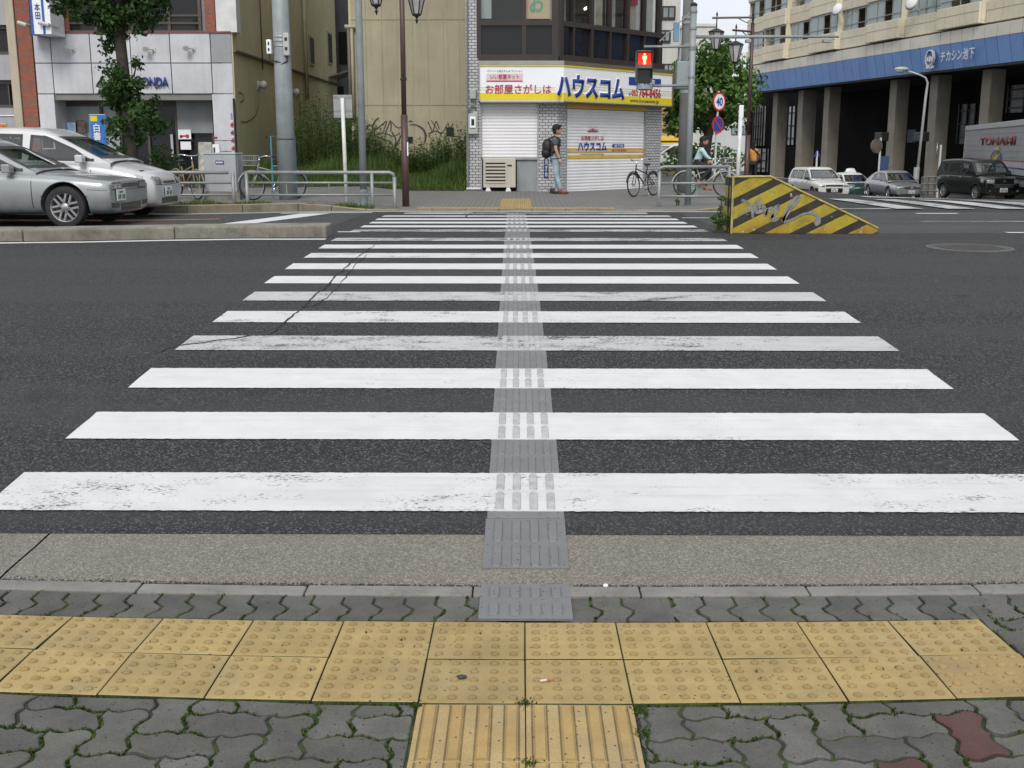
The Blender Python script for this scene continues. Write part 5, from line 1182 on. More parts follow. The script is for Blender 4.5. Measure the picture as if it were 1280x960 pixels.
    for nm, mt, bot, top, off in s.get('top', ()): decal(nm, mt, t, bb, '+z', bot, top, 3, off, 6)
    # plate
    y, z = s.get('plate', (0, .45)); h, _, _, _ = bb.ray_cast(Vector((9, y, z)), Vector((-1, 0, 0))); px = (h.x if h else st[0][0]) + .015
    mb = MB(); mb.box(px, px + .012, y - .165, y + .165, z - .082, z + .082); pl = mb.build('number_plate', PLATE, t)
    mb = MB()
    for a, c, z0, z1 in ((-.08, .05, .03, .055), (-.13, -.09, -.06, .01), (-.07, -.03, -.06, .01), (-.01, .01, -.03, -.015), (.03, .07, -.06, .01), (.09, .13, -.06, .01)): mb.box(px + .012, px + .014, y + a, y + c, z + z0, z + z1)
    mb.build('plate_digits', PLTXT, pl)
    # mirrors
    mx, mz = s['mirror']
    for sg in (1, -1):
        mb = MB(); yb = yw(mz) * sg; mb.box(mx - .05, mx + .07, yb + .04 * sg if sg > 0 else yb - .2, yb + .2 if sg > 0 else yb - .04, mz - .04, mz + .08); mb.tube([(mx + .02, yb - .05 * sg, mz - .05), (mx, yb + .1 * sg, mz)], .025, 6); mb.build('mirror', s.get('mirrorm', pm), t, bevel=.03)
    for ax in s['axles']:
        for sg in (1, -1):
            pts = []
            for k in range(5, 36):
                an = math.pi * k / 40 + .0; q = Vector((ax + math.cos(an) * r * 1.185, 0, r + .01 + math.sin(an) * r * 1.185)); h, _, _, _ = bb.ray_cast(Vector((q.x, 9 * sg, q.z)), Vector((0, -sg, 0)))
                if h: pts.append((h.x, h.y - .004 * sg, h.z))
            if len(pts) > 3: MB().tube(pts, .013, 6).build('arch_lip', pm, t, smooth=True)
    for cy_, cz_, rr in s.get('lamps', ()):
        for sg in (1, -1):
            ang = [math.pi - math.pi * k / 8 for k in range(9)]; decal('lamp_reflector', CHROME, t, bb, '+x', sorted([(sg * cy_ + rr * math.cos(q), cz_ - rr * math.sin(q)) for q in ang]), sorted([(sg * cy_ + rr * math.cos(q), cz_ + rr * math.sin(q)) for q in ang]), 2, .013, 1)
    mb = MB(); tor_ = [(xb_ - .62 + .05 * math.sin(2 * math.pi * k / 16), -.36 + .18 * math.cos(2 * math.pi * k / 16), zb + .05 + .18 * math.sin(2 * math.pi * k / 16)) for k in range(17)]; mb.tube(tor_, .014, 6); mb.build('steering_wheel', BLACK, t, smooth=True)
    # interior, underbody and wheels
    xs_ = [p[0] for p in cp]; mb = MB(); xr_, xf_ = min(xs_), max(xs_)
    for q in s.get('seats', (.25, -.65)):
        for sg in (-1, 1): mb.box(q - .1, q + .06, sg * .36 - .22, sg * .36 + .22, zb - .25, zb + .22); mb.box(q - .05, q + .03, sg * .36 - .12, sg * .36 + .12, zb + .24, zb + .4)
    mb.box(xf_ - .55, xf_ - .25, -wbt * .85, wbt * .85, zb - .2, zb + .06); mb.build('seats', INTER, t)
    mb = MB(); mb.box(st[-1][0] + .25, st[0][0] - .25, -W + .24, W - .24, .2, zb - .12); mb.build('underbody', DARK, t)
    for ax in s['axles']:
        for sg in (1, -1): wheel(t, ax, sg * (W - .012), r, sg, s.get('spokes', 5), s.get('rim', ALLOY))
    return t
def stn(*a): return list(a)
SILV = paint('silver_paint', (.32, .345, .35), .4, .34, .7); SILV2 = paint('bright_silver_paint', (.54, .55, .565), .2, .36, .7); WHT = paint('white_paint', (.66, .66, .63), 0., .35); BLKP = paint('black_paint', (.006, .0065, .007), 0., .2, .6); TAXI = paint('taxi_green_paint', (.018, .065, .055), 0., .3); SILV3 = paint('grey_silver_paint', (.33, .34, .345), .5, .32)
HEAD = -math.pi / 2
# silver coupe
coupe = dict(W=1.72, r=.305, axles=(1.40, -1.13), paint=SILV, belt=.80, wb=1.52, wr=1.14, spokes=6, rim=ALLOY,
    st=[(2.07, .24, .645, .675, .84), (2.055, .20, .66, .69, .90), (1.96, .18, .675, .715, .955), (1.72, .18, .70, .75, .985), (1.40, .18, .725, .79, 1.0), (.9, .18, .755, .835, 1.0), (.45, .18, .775, .85, 1.0), (-.4, .18, .79, .86, 1.), (-1.2, .18, .82, .89, 1.0), (-1.8, .2, .83, .92, .97), (-2.15, .26, .80, .89, .9), (-2.25, .36, .72, .80, .75)],
    cab=[(-1.75, .84), (-1.2, 1.10), (-.7, 1.22), (-.2, 1.245), (.1, 1.20), (.98, .80)], ws=((.98, .83), (.14, 1.175)), rw=((-1.6, .9), (-1.0, 1.18)),
    sw=[([(-.95, .86), (-.1, .84), (.62, .83), (.78, .83)], [(-.85, 1.09), (-.2, 1.15), (.10, 1.12), (.70, .855)])], seams=((.93, .24, .74), (-.42, .24, .76)), mirror=(.60, .84), seats=(-.2,), plate=(-.42, .47), lamps=((.48, .60, .028), (.62, .60, .028)),
    front=[('headlight', LENS, [(.36, .565), (.74, .565)], [(.38, .635), (.74, .635)], .008), ('grille', LENSD, [(-.31, .575), (.31, .575)], [(-.31, .635), (.31, .635)], .006), ('lower_intake', LENSD, [(-.38, .235), (.38, .235)], [(-.40, .35), (.40, .35)], .004), ('fog_lamp_recess', LENSD, [(.46, .285), (.72, .29)], [(.46, .355), (.74, .365)], .004), ('bumper_seam', LENSD, [(-.72, .54), (.72, .54)], [(-.72, .55), (.72, .55)], .003)],
    side=[('headlight', LENS, [(1.83, .585), (2.02, .575)], [(1.80, .648), (2.01, .636)], .008), ('side_skirt', SILV, [(-.70, .185), (.98, .185)], [(-.70, .235), (.98, .235)], .03), ('bumper_seam', LENSD, [(1.74, .555), (2.02, .54)], [(1.74, .563), (2.02, .548)], .003)],
    top=[('bonnet_seam', LENSD, [(.95, .63), (1.85, .56)], [(.95, .64), (1.85, .57)], .003), ('bonnet_seam', LENSD, [(.95, -.64), (1.85, -.57)], [(.95, -.63), (1.85, -.56)], .003)])
cx = -8.04; car('coupe', 'low silver coupe with six spoke alloy wheels behind the median', (cx, 17.45, zroad(-8, 17.4)), R(-2), coupe)
hatch = dict(W=1.66, r=.29, axles=(1.25, -1.20), paint=SILV2, belt=.93, wb=1.56, wr=1.22, spokes=5, seats=(.15, -.75),
    st=[(2.01, .26, .58, .64, .76), (1.99, .21, .64, .70, .84), (1.86, .19, .72, .80, .935), (1.6, .19, .78, .885, .98), (1.25, .19, .86, .965, 1.0), (.8, .19, .91, 1.0, 1.0), (0, .19, .93, 1.0, 1.), (-.9, .19, .94, 1.0, 1.0), (-1.6, .21, .94, 1.0, .985), (-1.9, .26, .90, .98, .95), (-1.99, .36, .82, .93, .85)],
    cab=[(-1.98, .96), (-1.82, 1.30), (-1.45, 1.44), (-.6, 1.475), (.0, 1.46), (.35, 1.38), (1.32, .93)], ws=((1.32, .97), (.38, 1.355)), rw=((-1.95, 1.), (-1.8, 1.3)),
    sw=[([(-.02, .99), (.5, .98), (.98, .97), (1.05, .97)], [(.0, 1.37), (.25, 1.35), (.72, 1.15), (.95, 1.0)]), ([(-.95, 1.02), (-.6, 1.01), (-.16, 1.0)], [(-.93, 1.37), (-.6, 1.39), (-.16, 1.38)]), ([(-1.62, 1.04), (-1.3, 1.03), (-1.08, 1.03)], [(-1.5, 1.3), (-1.3, 1.36), (-1.08, 1.37)])],
    seams=((1.0, .3, .9), (-.1, .3, .92), (-1.0, .5, .92)), handles=((.05, .86), (-.88, .86)), mirror=(.86, .98), plate=(-.1, .46), lamps=((.47, .63, .035), (.58, .645, .03)),
    front=[('headlight', LENS, [(.40, .585), (.64, .60)], [(.38, .67), (.66, .70)], .008), ('grille', LENSD, [(-.26, .59), (.26, .59)], [(-.3, .63), (.3, .63)], .006), ('lower_intake', LENSD, [(-.4, .26), (.4, .26)], [(-.42, .36), (.42, .36)], .004), ('bumper_seam', LENSD, [(-.7, .565), (.7, .565)], [(-.7, .575), (.7, .575)], .003)],
    side=[('headlight', LENS, [(1.62, .66), (1.86, .62)], [(1.52, .78), (1.82, .72)], .008)])
car('hatchback', 'tall silver hatchback with rounded nose standing behind the silver coupe', (-8.0, 19.42, zroad(-8, 19.4) - .01), R(-1), hatch)
def fp_(px, py, d): p = P(px, py, d); return (p.x, p.y, zroad(p.x, p.y))
wag = dict(W=1.69, r=.30, axles=(1.30, -1.25), paint=WHT, belt=.90, wb=1.56, wr=1.26, spokes=5, rim=mat('steel_rim', (.3, .3, .3), .4, .5), seats=(.2, -.7), mirrorm=BLACK,
    st=[(2.09, .24, .70, .75, .88), (2.075, .2, .73, .78, .94), (1.9, .2, .76, .84, .97), (1.3, .19, .85, .93, 1.0), (.8, .19, .89, .97, 1.0), (0, .19, .9, .98, 1.), (-.9, .19, .9, .98, 1.0), (-1.7, .21, .9, .98, .99), (-2.02, .26, .88, .96, .96), (-2.09, .36, .84, .93, .9)],
    cab=[(-2.05, .95), (-1.85, 1.42), (-1.3, 1.49), (-.3, 1.5), (.25, 1.45), (1.05, .92)], ws=((1.05, .96), (.28, 1.42)), rw=((-2.0, 1.0), (-1.88, 1.35)),
    sw=[([(-.02, .97), (.5, .96), (.86, .95)], [(.0, 1.37), (.2, 1.37), (.55, 1.13)]), ([(-.95, .98), (-.16, .97)], [(-.93, 1.38), (-.16, 1.38)]), ([(-1.8, 1.0), (-1.08, .99)], [(-1.68, 1.36), (-1.08, 1.38)])],
    seams=((.9, .3, .86), (-.1, .3, .88)), handles=((.05, .82), (-.88, .82)), handlem=BLACK, mirror=(.72, .98), plate=(0, .46), trim=(.40, .47, -1.0, .95),
    front=[('headlight', LENS, [(.52, .63), (.78, .64)], [(.50, .75), (.78, .78)], .008), ('grille', LENSD, [(-.46, .64), (.46, .64)], [(-.44, .73), (.44, .73)], .006), ('black_bumper', BLACK, [(-.8, .34), (.8, .34)], [(-.8, .56), (.8, .56)], .008), ('badge', CHROME, [(-.06, .66), (.06, .66)], [(-.06, .71), (.06, .71)], .014)],
    side=[('black_bumper', BLACK, [(1.62, .36), (2.0, .36)], [(1.62, .56), (2.0, .56)], .008)])
car('estate_car', 'white estate car with black bumper waiting behind the striped barrier', fp_(1022, 234, 57), HEAD + R(8), wag)
sed = dict(W=1.78, r=.32, axles=(1.42, -1.43), paint=SILV3, belt=.86, wb=1.62, wr=1.20, spokes=5, seats=(.1, -.8),
    st=[(2.41, .24, .62, .68, .84), (2.39, .2, .66, .71, .92), (2.2, .19, .68, .76, .97), (1.45, .18, .78, .87, 1.0), (.9, .18, .83, .92, 1.0), (0, .18, .86, .93, 1.), (-.9, .18, .87, .95, 1.0), (-1.8, .2, .88, .99, .98), (-2.25, .26, .85, .97, .92), (-2.38, .36, .78, .88, .8)],
    cab=[(-1.95, .94), (-1.2, 1.32), (-.6, 1.43), (.0, 1.44), (.35, 1.36), (1.2, .88)], ws=((1.2, .92), (.38, 1.34)), rw=((-1.9, .98), (-1.15, 1.33)),
    sw=[([(-.02, .93), (.5, .92), (.98, .91)], [(.0, 1.33), (.25, 1.31), (.72, 1.04)]), ([(-1.25, .97), (-.6, .95), (-.12, .94)], [(-1.05, 1.23), (-.6, 1.33), (-.12, 1.34)])],
    seams=((1.0, .3, .8), (-.07, .3, .84), (-1.05, .5, .84)), handles=((.05, .80), (-.92, .81)), mirror=(.8, .94), plate=(0, .40),
    front=[('headlight', LENS, [(.42, .60), (.78, .63)], [(.46, .70), (.80, .76)], .008), ('grille', LENSD, [(-.36, .54), (.36, .54)], [(-.44, .69), (.44, .69)], .006), ('lower_intake', LENSD, [(-.6, .24), (.6, .24)], [(-.62, .31), (.62, .31)], .004), ('badge', CHROME, [(-.06, .60), (.06, .60)], [(-.05, .66), (.05, .66)], .014)],
    side=[('headlight', LENS, [(1.95, .66), (2.2, .63)], [(1.86, .75), (2.15, .72)], .008)])
car('sedan', 'silver sedan waiting on the station side of the far crosswalk', fp_(1117, 234, 61), HEAD + R(4), sed)
tx = dict(sed); tx.update(paint=TAXI, roofpaint=WHT, mirrorm=BLACK)
tt = car('taxi', 'green and white taxi half hidden behind the white estate car', fp_(1062, 232, 67), HEAD + R(8), tx)
mb = MB(); mb.box(-.12, .12, -.3, .3, 1.48, 1.56); mb.lathe([(.02, 0), (.26, 0), (.2, .14), (.02, .16)], 12, 0, Matrix.Translation((0, 0, 1.56)) @ Matrix.Diagonal((.5, 1.2, 1, 1))); mb.build('roof_sign', SWHITE, tt)
suv = dict(W=1.66, r=.30, axles=(1.18, -1.22), paint=BLKP, belt=.98, wb=1.58, wr=1.36, spokes=5, seats=(.1, -.75),
    st=[(1.86, .24, .78, .86, .86), (1.84, .2, .82, .89, .94), (1.68, .2, .86, .95, .98), (1.18, .19, .93, 1.01, 1.0), (.7, .19, .96, 1.04, 1.0), (0, .19, .97, 1.04, 1.), (-.9, .19, .98, 1.04, 1.0), (-1.6, .21, .98, 1.04, .99), (-1.8, .26, .95, 1.02, .96), (-1.86, .36, .9, .98, .9)],
    cab=[(-1.84, 1.02), (-1.68, 1.50), (-1.2, 1.59), (-.3, 1.61), (.35, 1.57), (.62, 1.50), (1.12, .99)], ws=((1.12, 1.03), (.62, 1.5)), rw=((-1.8, 1.06), (-1.7, 1.45)),
    sw=[([(-.02, 1.05), (.85, 1.03)], [(.0, 1.47), (.50, 1.45)]), ([(-.95, 1.07), (-.14, 1.05)], [(-.93, 1.47), (-.14, 1.48)]), ([(-1.62, 1.1), (-1.1, 1.08)], [(-1.56, 1.43), (-1.1, 1.46)])],
    seams=((.85, .3, .93), (-.08, .3, .95)), handles=((.05, .9), (-.88, .9)), mirror=(.7, 1.07), plate=(0, .42), handlem=CHROME,
    front=[('headlight', LENS, [(.44, .68), (.74, .70)], [(.42, .82), (.76, .86)], .01), ('grille_bar', CHROME, [(-.5, .635), (.5, .635)], [(-.5, .66), (.5, .66)], .012), ('grille', LENSD, [(-.42, .52), (.42, .52)], [(-.42, .62), (.42, .62)], .006), ('fog_lamp', CHROME, [(.56, .36), (.66, .36)], [(.56, .42), (.66, .42)], .01), ('badge', CHROME, [(-.07, .74), (.07, .74)], [(-.05, .80), (.05, .80)], .014)],
    side=[('headlight', LENS, [(1.5, .74), (1.72, .7)], [(1.46, .87), (1.66, .84)], .01)])
car('boxy_car', 'boxy black car standing in front of the grey truck', fp_(1221, 240, 46.5), HEAD + R(10), suv)
smal = dict(hatch); smal.update(paint=WHT)
p = P(838, 216, 47); t = car('small_car', 'small white car parked by the yellow awning shop', (p.x, p.y, zroad(p.x, p.y)), R(-155), smal); t.scale = (.85,) * 3
# truck
p = P(1205, 200, 60); q = P(1300, 200, 41); dr = Vector((q.x - p.x, q.y - p.y, 0)); TL = dr.length; oz = zroad(q.x, q.y) + .1; frT = Frame((p.x, p.y, oz), (dr.x, dr.y))
T = thing('box_truck', 'grey box truck with red block lettering beside the black car', 'truck', frT.o, frT.rz)
zt_ = frT.zz(1240, 160); zbx = frT.zz(1240, 227)
TRG = mat('truck_panel', (.36, .36, .375), .45, .3, var=.12, vs=1.5, dirt=.15, streak=.2)
mb = MB(); mb.box(0, TL, 0, 2.3, zbx, zt_); mb.build('cargo_box', TRG, T, bevel=.03)
for k in range(9):
    z = zbx + (zt_ - zbx) * (k + .5) / 9.5
    mb = MB(); mb.box(.15, TL - .1, -.02, -.001, z - .012, z + .012); mb.build('side_rib', TRG, T)
mb = MB(); mb.box(-.05, TL, -.06, 2.35, zt_ - .02, zt_ + .22); mb.build('top_rail', mat('truck_rail', (.5, .5, .5), .4, .4), T, bevel=.02)
mb = MB(); mb.box(-.04, .14, -.05, .1, zbx, zt_); mb.build('corner_post', mat('truck_rail', (.5, .5, .5)), T)
for y0, y1, m_ in ((199, 200.2, TRED), (200.6, 207, mat('truck_white', (.55, .55, .57), .5)), (207.3, 208.8, TBLUE), (209, 215, mat('truck_white', (.55, .55, .57)))):
    z1, z0 = frT.zz(1245, y0), frT.zz(1245, y1); mb = MB(); mb.box(.2, TL - .1, -.03, -.021, z0, z1); mb.build('stripe', m_, T)
x0, x1, z0, z1 = pq(frT, 1226, 1270, 171, 181.5); text('lettering', 'TONAMI', mat('truck_red', (.30, .04, .05), .5), T, x0, x1, z0, z1, -.03, .03, .01)
u, z = frT.q(1245.5, 195); mb = MB(); fx = Matrix.Translation((u, -.035, z - .08)) @ Matrix.Rotation(R(90), 4, 'X'); mb.lathe([(.32, -.02), (.32, 0)], 24, 0, fx); em = mb.build('emblem', TBLUE, T); SXE = (frT.uu(1252.5, py=190) - frT.uu(1239, py=190)) / .64; em.matrix_local = Matrix.Translation((u, 0, 0)) @ Matrix.Diagonal((SXE, 1, 1, 1)) @ Matrix.Translation((-u, 0, 0))
mb = MB(); mb.lathe([(.01, .004), (.16, .004)], 10, 0, fx @ Matrix.Translation((-.05, .05, 0))); mb.prism([(u - .2, z - .3), (u + .05, z - .15), (u + .28, z + .12), (u + .05, z + .02), (u - .05, z - .1)], -.048, -.042); mb.prism([(u - .18, z + .3), (u + .1, z + .42), (u + .25, z + .28), (u + .02, z + .25)], -.048, -.042); mb.build('emblem_motif', SYEL, em)
mb = MB(); mb.box(.2, TL, .25, 2.1, .55, zbx); mb.box(.0, TL - .2, -.02, .04, .5, .75); mb.build('chassis', DARK, T)
for u in (1.2, TL - 3.2): wheel(T, u, .2, .42, -1, 5, mat('steel_rim', (.3, .3, .3)), .3)
mb = MB(); mb.box(TL + .1, TL + 2.0, .05, 2.2, .4, 2.5); mb.build('cab', mat('truck_cab', (.5, .5, .5), .4), T, bevel=.12)
mb = MB(); mb.box(TL - .8, TL - .5, -.05, .0, .95, 1.05); mb.build('side_lamp', TAIL, T)
# ------------------------------------------------------------------ striped barrier
p0 = G(914, 292); brz = R(0); Bq = thing('crash_barrier', 'yellow and black striped wedge barrier with grey spray tag', 'barrier', (p0.x, p0.y, zroad(p0.x, p0.y)), brz)
fr = Frame(p0, (1, 0))
prof = [(0, 0), (0, fr.zz(914, 221)), (fr.uu(965), fr.zz(965, 220.5)), (fr.uu(1092, py=285), .10), (fr.uu(1097, py=290), .07), (fr.uu(1097, py=290), -.01)]
def m_barrier():
    m, nt, b = newmat('barrier_paint'); v = coord(nt); s3 = nd(nt, 'ShaderNodeSeparateXYZ', {0: v}); g_ = nd(nt, 'ShaderNodeNewGeometry')
    k = mth(nt, 'ADD', mth(nt, 'MULTIPLY', s3.outputs[0], -.50), mth(nt, 'ADD', s3.outputs[2], mth(nt, 'MULTIPLY', noise(nt, v, 7, 3), .012)))
    fr_ = mth(nt, 'FRACT', mth(nt, 'ADD', mth(nt, 'DIVIDE', k, .272), 3.76))
    st_ = mr(nt, fr_, .40, .412)
    c = mixc(nt, st_, (.013, .0125, .012), (.37, .285, .017))
    rust = mth(nt, 'MULTIPLY', mr(nt, s3.outputs[2], .0, .16, 1, 0), mr(nt, noise(nt, v, 5, 6, .7), .4, .62))
    c = mixc(nt, mth(nt, 'MULTIPLY', rust, st_), c, (.30, .12, .015))
    c = mixc(nt, mr(nt, noise(nt, v, 3.5, 7, .75), .44, .75, 0, .7), c, (.085, .065, .018))
    c = mixc(nt, mr(nt, noise(nt, v, 11, 5, .62), .645, .66), c, (.42, .40, .34)); c = mixc(nt, mr(nt, noise(nt, v, 45, 4, .6), .64, .66), c, (.05, .04, .03))
    nt.links.new(c, b.inputs['Base Color']); b.inputs['Roughness'].default_value = .55; bumpn(nt, b, noise(nt, v, 30, 5), .2, .004); return m
BAR = m_barrier()
mb = MB(); mb.prism(prof, 0, .58); mb.build('wedge', BAR, Bq, bevel=.012)
mb = MB(); ed = mat('barrier_edge', (.36, .29, .10), .6, var=.4, vs=9, dirt=.5)
for a, c in zip(prof[1:4], prof[2:5]): mb.tube([(a[0], -.004, a[1]), (c[0], -.004, c[1])], .014, 6)
mb.tube([(0, -.004, 0), (0, -.004, prof[1][1])], .016, 6); mb.build('edge_strip', ed, Bq)
mb = MB(); mb.box(-.012, -.002, .06, .10, .02, .7); mb.box(-.012, -.002, .24, .29, .02, .7); mb.build('end_stripe', BLACK, Bq)
c8 = lambda x, y: fr.q(880 + x / 5.333, 200 + y / 5.333)
mb = MB()
for st, wd in (([(250, 265), (290, 285), (320, 330), (325, 385)], .035), ([(225, 375), (290, 335), (345, 290), (375, 250)], [.02, .03, .045, .06]), ([(345, 300), (350, 345), (400, 330), (385, 300), (360, 320)], .05), ([(420, 320), (410, 370), (430, 330), (450, 320)], .035), ([(440, 390), (480, 350), (500, 305), (470, 320), (455, 370), (465, 405), (500, 385)], .035),
               ([(520, 410), (560, 350), (610, 290), (635, 250), (605, 255), (560, 320), (530, 390), (545, 415)], .04), ([(545, 412), (600, 390), (660, 360), (720, 355), (760, 375), (755, 410), (735, 425)], [.03, .025, .025, .03, .04, .09, .07])):
    ky = -.003 - .0012 * len(mb.v) / 60; ribbon(mb, [c8(*q_) for q_ in st], wd, ky)
mb.build('spray_tag', mat('spray_grey', (.19, .19, .185), .6, var=.3, vs=12), Bq)
# ------------------------------------------------------------------ street furniture
def gbase(px, d): p = P(px, 240, d); return Vector((p.x, p.y, zpave(p.x, p.y)))
def hz(px, py, d): return P(px, py, d).z                    # height of a sighted point at a known distance
def xo(px, py, d, o): return P(px, py, d).x - o.x
# pipe railings
def railing(label, px0, px1, d, posts, endcurve, ys=(215.6, 228.5, 243.8), pxref=460, rods=()):
    a, b_ = P(px0, 230, d), P(px1, 230, d); o = Vector((a.x, a.y, zpave(b_.x, b_.y))); t = thing('guard_rail', label, 'railing', o, math.atan2(b_.y - a.y, b_.x - a.x), 'pipe railings along the far kerb'); L_ = (b_ - a).xy.length
    zs = [hz(pxref, y, d) - o.z for y in ys]; r_ = .028
    mb = MB(); pts = [(0, 0, zs[0]), (L_ - .09, 0, zs[0])]
    if endcurve > 0: pts += [(L_ - .03, 0, zs[0] - .02), (L_, 0, zs[0] - .09)]
    if endcurve < 0: pts = [(0, 0, zs[0] - .09), (.03, 0, zs[0] - .02), (.09, 0, zs[0]), (L_, 0, zs[0])]
    mb.tube(pts, r_ * 1.15, 8); mb.build('top_rail', STEEL, t, smooth=True)
    for z in zs[1:]: MB().tube([(0, 0, z), (L_, 0, z)], r_ * .75, 8).build('rail', STEEL, t, smooth=True)
    for px in posts:
        x = (P(px, 235, d) - a).xy.length; top = zs[0] - (.08 if (endcurve > 0 and px == px1) or (endcurve < 0 and px == px0) else 0); MB().tube([(x, 0, -.3), (x, 0, top)], r_ * 1.25, 10).build('post', STEEL, t, smooth=True)
    for px in rods: x = (P(px, 235, d) - a).xy.length; MB().tube([(x, 0, zs[2]), (x, 0, zs[1])], .012, 6).build('rod', STEEL, t)
    return t
railing('pipe railing between the silver hatchback and the grey cabinet', 150, 292, 20.75, (160, 291.5), 0, pxref=250)
railing('long pipe railing past the thick pole with rounded end by the brown lamp', 307, 493, 20.75, (308, 465, 493), 1, rods=(358, 411))
railing('short pipe railing behind the striped barrier by the signal pole', 823, 912, 21.2, (823, 911), -1, (208.5, 229, 245.5), 860, rods=(871,))
# thick pole with boxes
o = gbase(360, 21.7); t = thing('utility_pole', 'thick grey steel pole with two small boxes strapped on', 'utility pole', o)
mb = MB(); mb.tube([(0, 0, -.3), (0, 0, 2), (-.01, 0, 7)], [.172, .165, .135], 20); mb.build('shaft', POLE, t, smooth=True)
for py in (50, 55, 61): z = hz(358, py, 21.7) - o.z; MB().lathe([(.158, -.02), (.162, -.02), (.162, .02), (.158, .02)], 20, 0, Matrix.Translation((0, 0, z))).build('strap', FRAMEG, t, smooth=True)
for px0, px1, y0, y1, m_ in ((341.5, 347.3, 54, 71, SWHITE), (362, 369.2, 46, 73, mat('box_grey', (.42, .42, .41), .5))):
    z1, z0 = hz(355, y0, 21.7) - o.z, hz(355, y1, 21.7) - o.z; x0, x1 = xo(px0, 62, 21.55, o), xo(px1, 62, 21.55, o)
    mb = MB(); mb.box(x0, x1, -.19, -.05, z0, z1); bx = mb.build('box', m_, t, bevel=.012)
    for q_ in (.3, .72): mb = MB(); mb.box(x0 + .03, x1 - .03, -.195, -.188, z0 + (z1 - z0) * q_ - .03, z0 + (z1 - z0) * q_ + .03); mb.build('latch', BLACK, bx)
    MB().tube([((x0 + x1) / 2, -.12, z0), ((x0 + x1) / 2, -.14, z0 - .1), (0.0, -.15, z0 - .16)], .015, 6).build('cable', BLACK, bx)
MB().lathe([(.172, -.008), (.176, -.008), (.176, .008), (.172, .008)], 20, 0, Matrix.Translation((0, 0, hz(358, 174, 21.7) - o.z))).build('strap', BLACK, t)
# blue framed board
o = gbase(356, 22.4); t = thing('blue_frame_stand', 'blue tubular frame with brown board standing behind the thick pole', 'sign stand', o); BLF = mat('blue_tube', (.07, .22, .38), .4)
x0, x1, z1 = xo(341.5, 200, 22.4, o), xo(371, 200, 22.4, o), hz(356, 170.5, 22.4) - o.z
MB().tube([(x0, 0, 0), (x0, 0, z1), (x1, 0, z1), (x1, 0, 0)], .017, 8).build('frame', BLF, t); MB().tube([(x0, 0, .52 * z1), (x1, 0, .52 * z1)], .012, 6).build('cross_bar', BLF, t)
mb = MB(); mb.box(x0 + .11, x1 - .1, -.01, .01, .1, z1 - .04); mb.build('board', mat('brown_board', (.11, .085, .08), .8), t)
# slim pole
o = gbase(454.5, 21.1); t = thing('slim_pole', 'slim full height grey steel pole between road sign and brown lamp', 'pole', o)
MB().tube([(0, 0, -.2), (0, 0, 3.2), (-.01, 0, 7)], [.068, .064, .055], 14).build('shaft', POLE, t, smooth=True); MB().lathe([(.075, 0), (.075, .3), (.068, .32)], 14).build('base_collar', POLE, t)
# sign seen from behind
o = gbase(433, 21.6); t = thing('road_sign', 'small grey road sign seen from behind on white post', 'road sign', o)
z1, z0 = hz(431, 119.5, 21.6) - o.z, hz(431, 148, 21.6) - o.z; x0, x1 = xo(420, 134, 21.6, o), xo(443, 134, 21.6, o); xm = (x0 + x1) / 2
MB().tube([(0, 0, -.2), (xm, 0, z1 - .06)], .036, 10).build('post', WHITEP, t, smooth=True)
mb = MB(); mb.box(x0, x1, .045, .055, z0, z1); pl = mb.build('plate', FRAMEG, t)
for z in (z1 - .04, z0 + .14, z0 + .03): mb = MB(); mb.box(x0, x1, .036, .046, z - .022, z + .022); mb.build('stiffener', STEEL, pl)
# lantern lamp posts
FROST = mat('lantern_glass', (.42, .42, .40), .25, var=.15, vs=6)
def lamp(label, o, arms, zsplit):
    t = thing('lamp_post', label, 'street lamp', o, 0, 'brown lantern lamp posts')
    MB().tube([(0, 0, -.2), (0, 0, zsplit)], .066, 12).build('lower_shaft', BROWN, t, smooth=True); MB().tube([(0, 0, zsplit), (0, 0, 4.45)], .047, 12).build('upper_shaft', BROWN, t, smooth=True)
    mb = MB(); mb.lathe([(.05, 4.45), (.05, 4.47), (.02, 4.5), (.035, 4.6), (.028, 4.7), (.002, 4.9)], 8); mb.build('finial', BLACK, t)
    MB().lathe([(.05, 0), (.062, .01), (.062, .04), (.05, .05)], 12, 0, Matrix.Translation((0, 0, zsplit + .62))).build('collar', BLACK, t)
    for dx, dy, za in arms:
        mb = MB(); e = Vector((dx, dy, 0)); l_ = e.length; e.normalize(); mb.tube([(-.06 * e.x, -.06 * e.y, za), (dx + .12 * e.x, dy + .12 * e.y, za)], .026, 8); mb.tube([(e.x * .12, e.y * .12, za - .14), (e.x * .35, e.y * .35, za - .03)], .012, 6); arm = mb.build('arm', BROWN, t)
        X = Matrix.Translation((dx, dy, za)); mb = MB(X); mb.tube([(0, 0, .09), (0, 0, -.3)], .016, 6); mb.lathe([(.02, .05), (.028, .08), (.004, .16)], 8)
        mb.lathe([(.05, -.26), (.205, -.33), (.205, -.36), (.19, -.36)], 6); mb.lathe([(.075, -.80), (.085, -.78), (.085, -.76)], 6); mb.lathe([(.004, -.95), (.03, -.88), (.012, -.85), (.04, -.81), (.07, -.80)], 8)
        for k in range(6): a = math.pi * k / 3; mb.tube([(.19 * math.cos(a), .19 * math.sin(a), -.35), (.08 * math.cos(a), .08 * math.sin(a), -.78)], .011, 5)
        ln = mb.build('lantern', BLACK, t); mb = MB(X); mb.lathe([(.07, -.78), (.175, -.36)], 6); mb.build('lantern_glass', FROST, ln)
    return t
o = gbase(507, 21.3); lamp('tall brown lamp post with black lanterns beside the weeds', o, [(-.38, -.75, 4.34), (.2, .75, 4.34)], hz(506, 144, 21.3) - o.z)
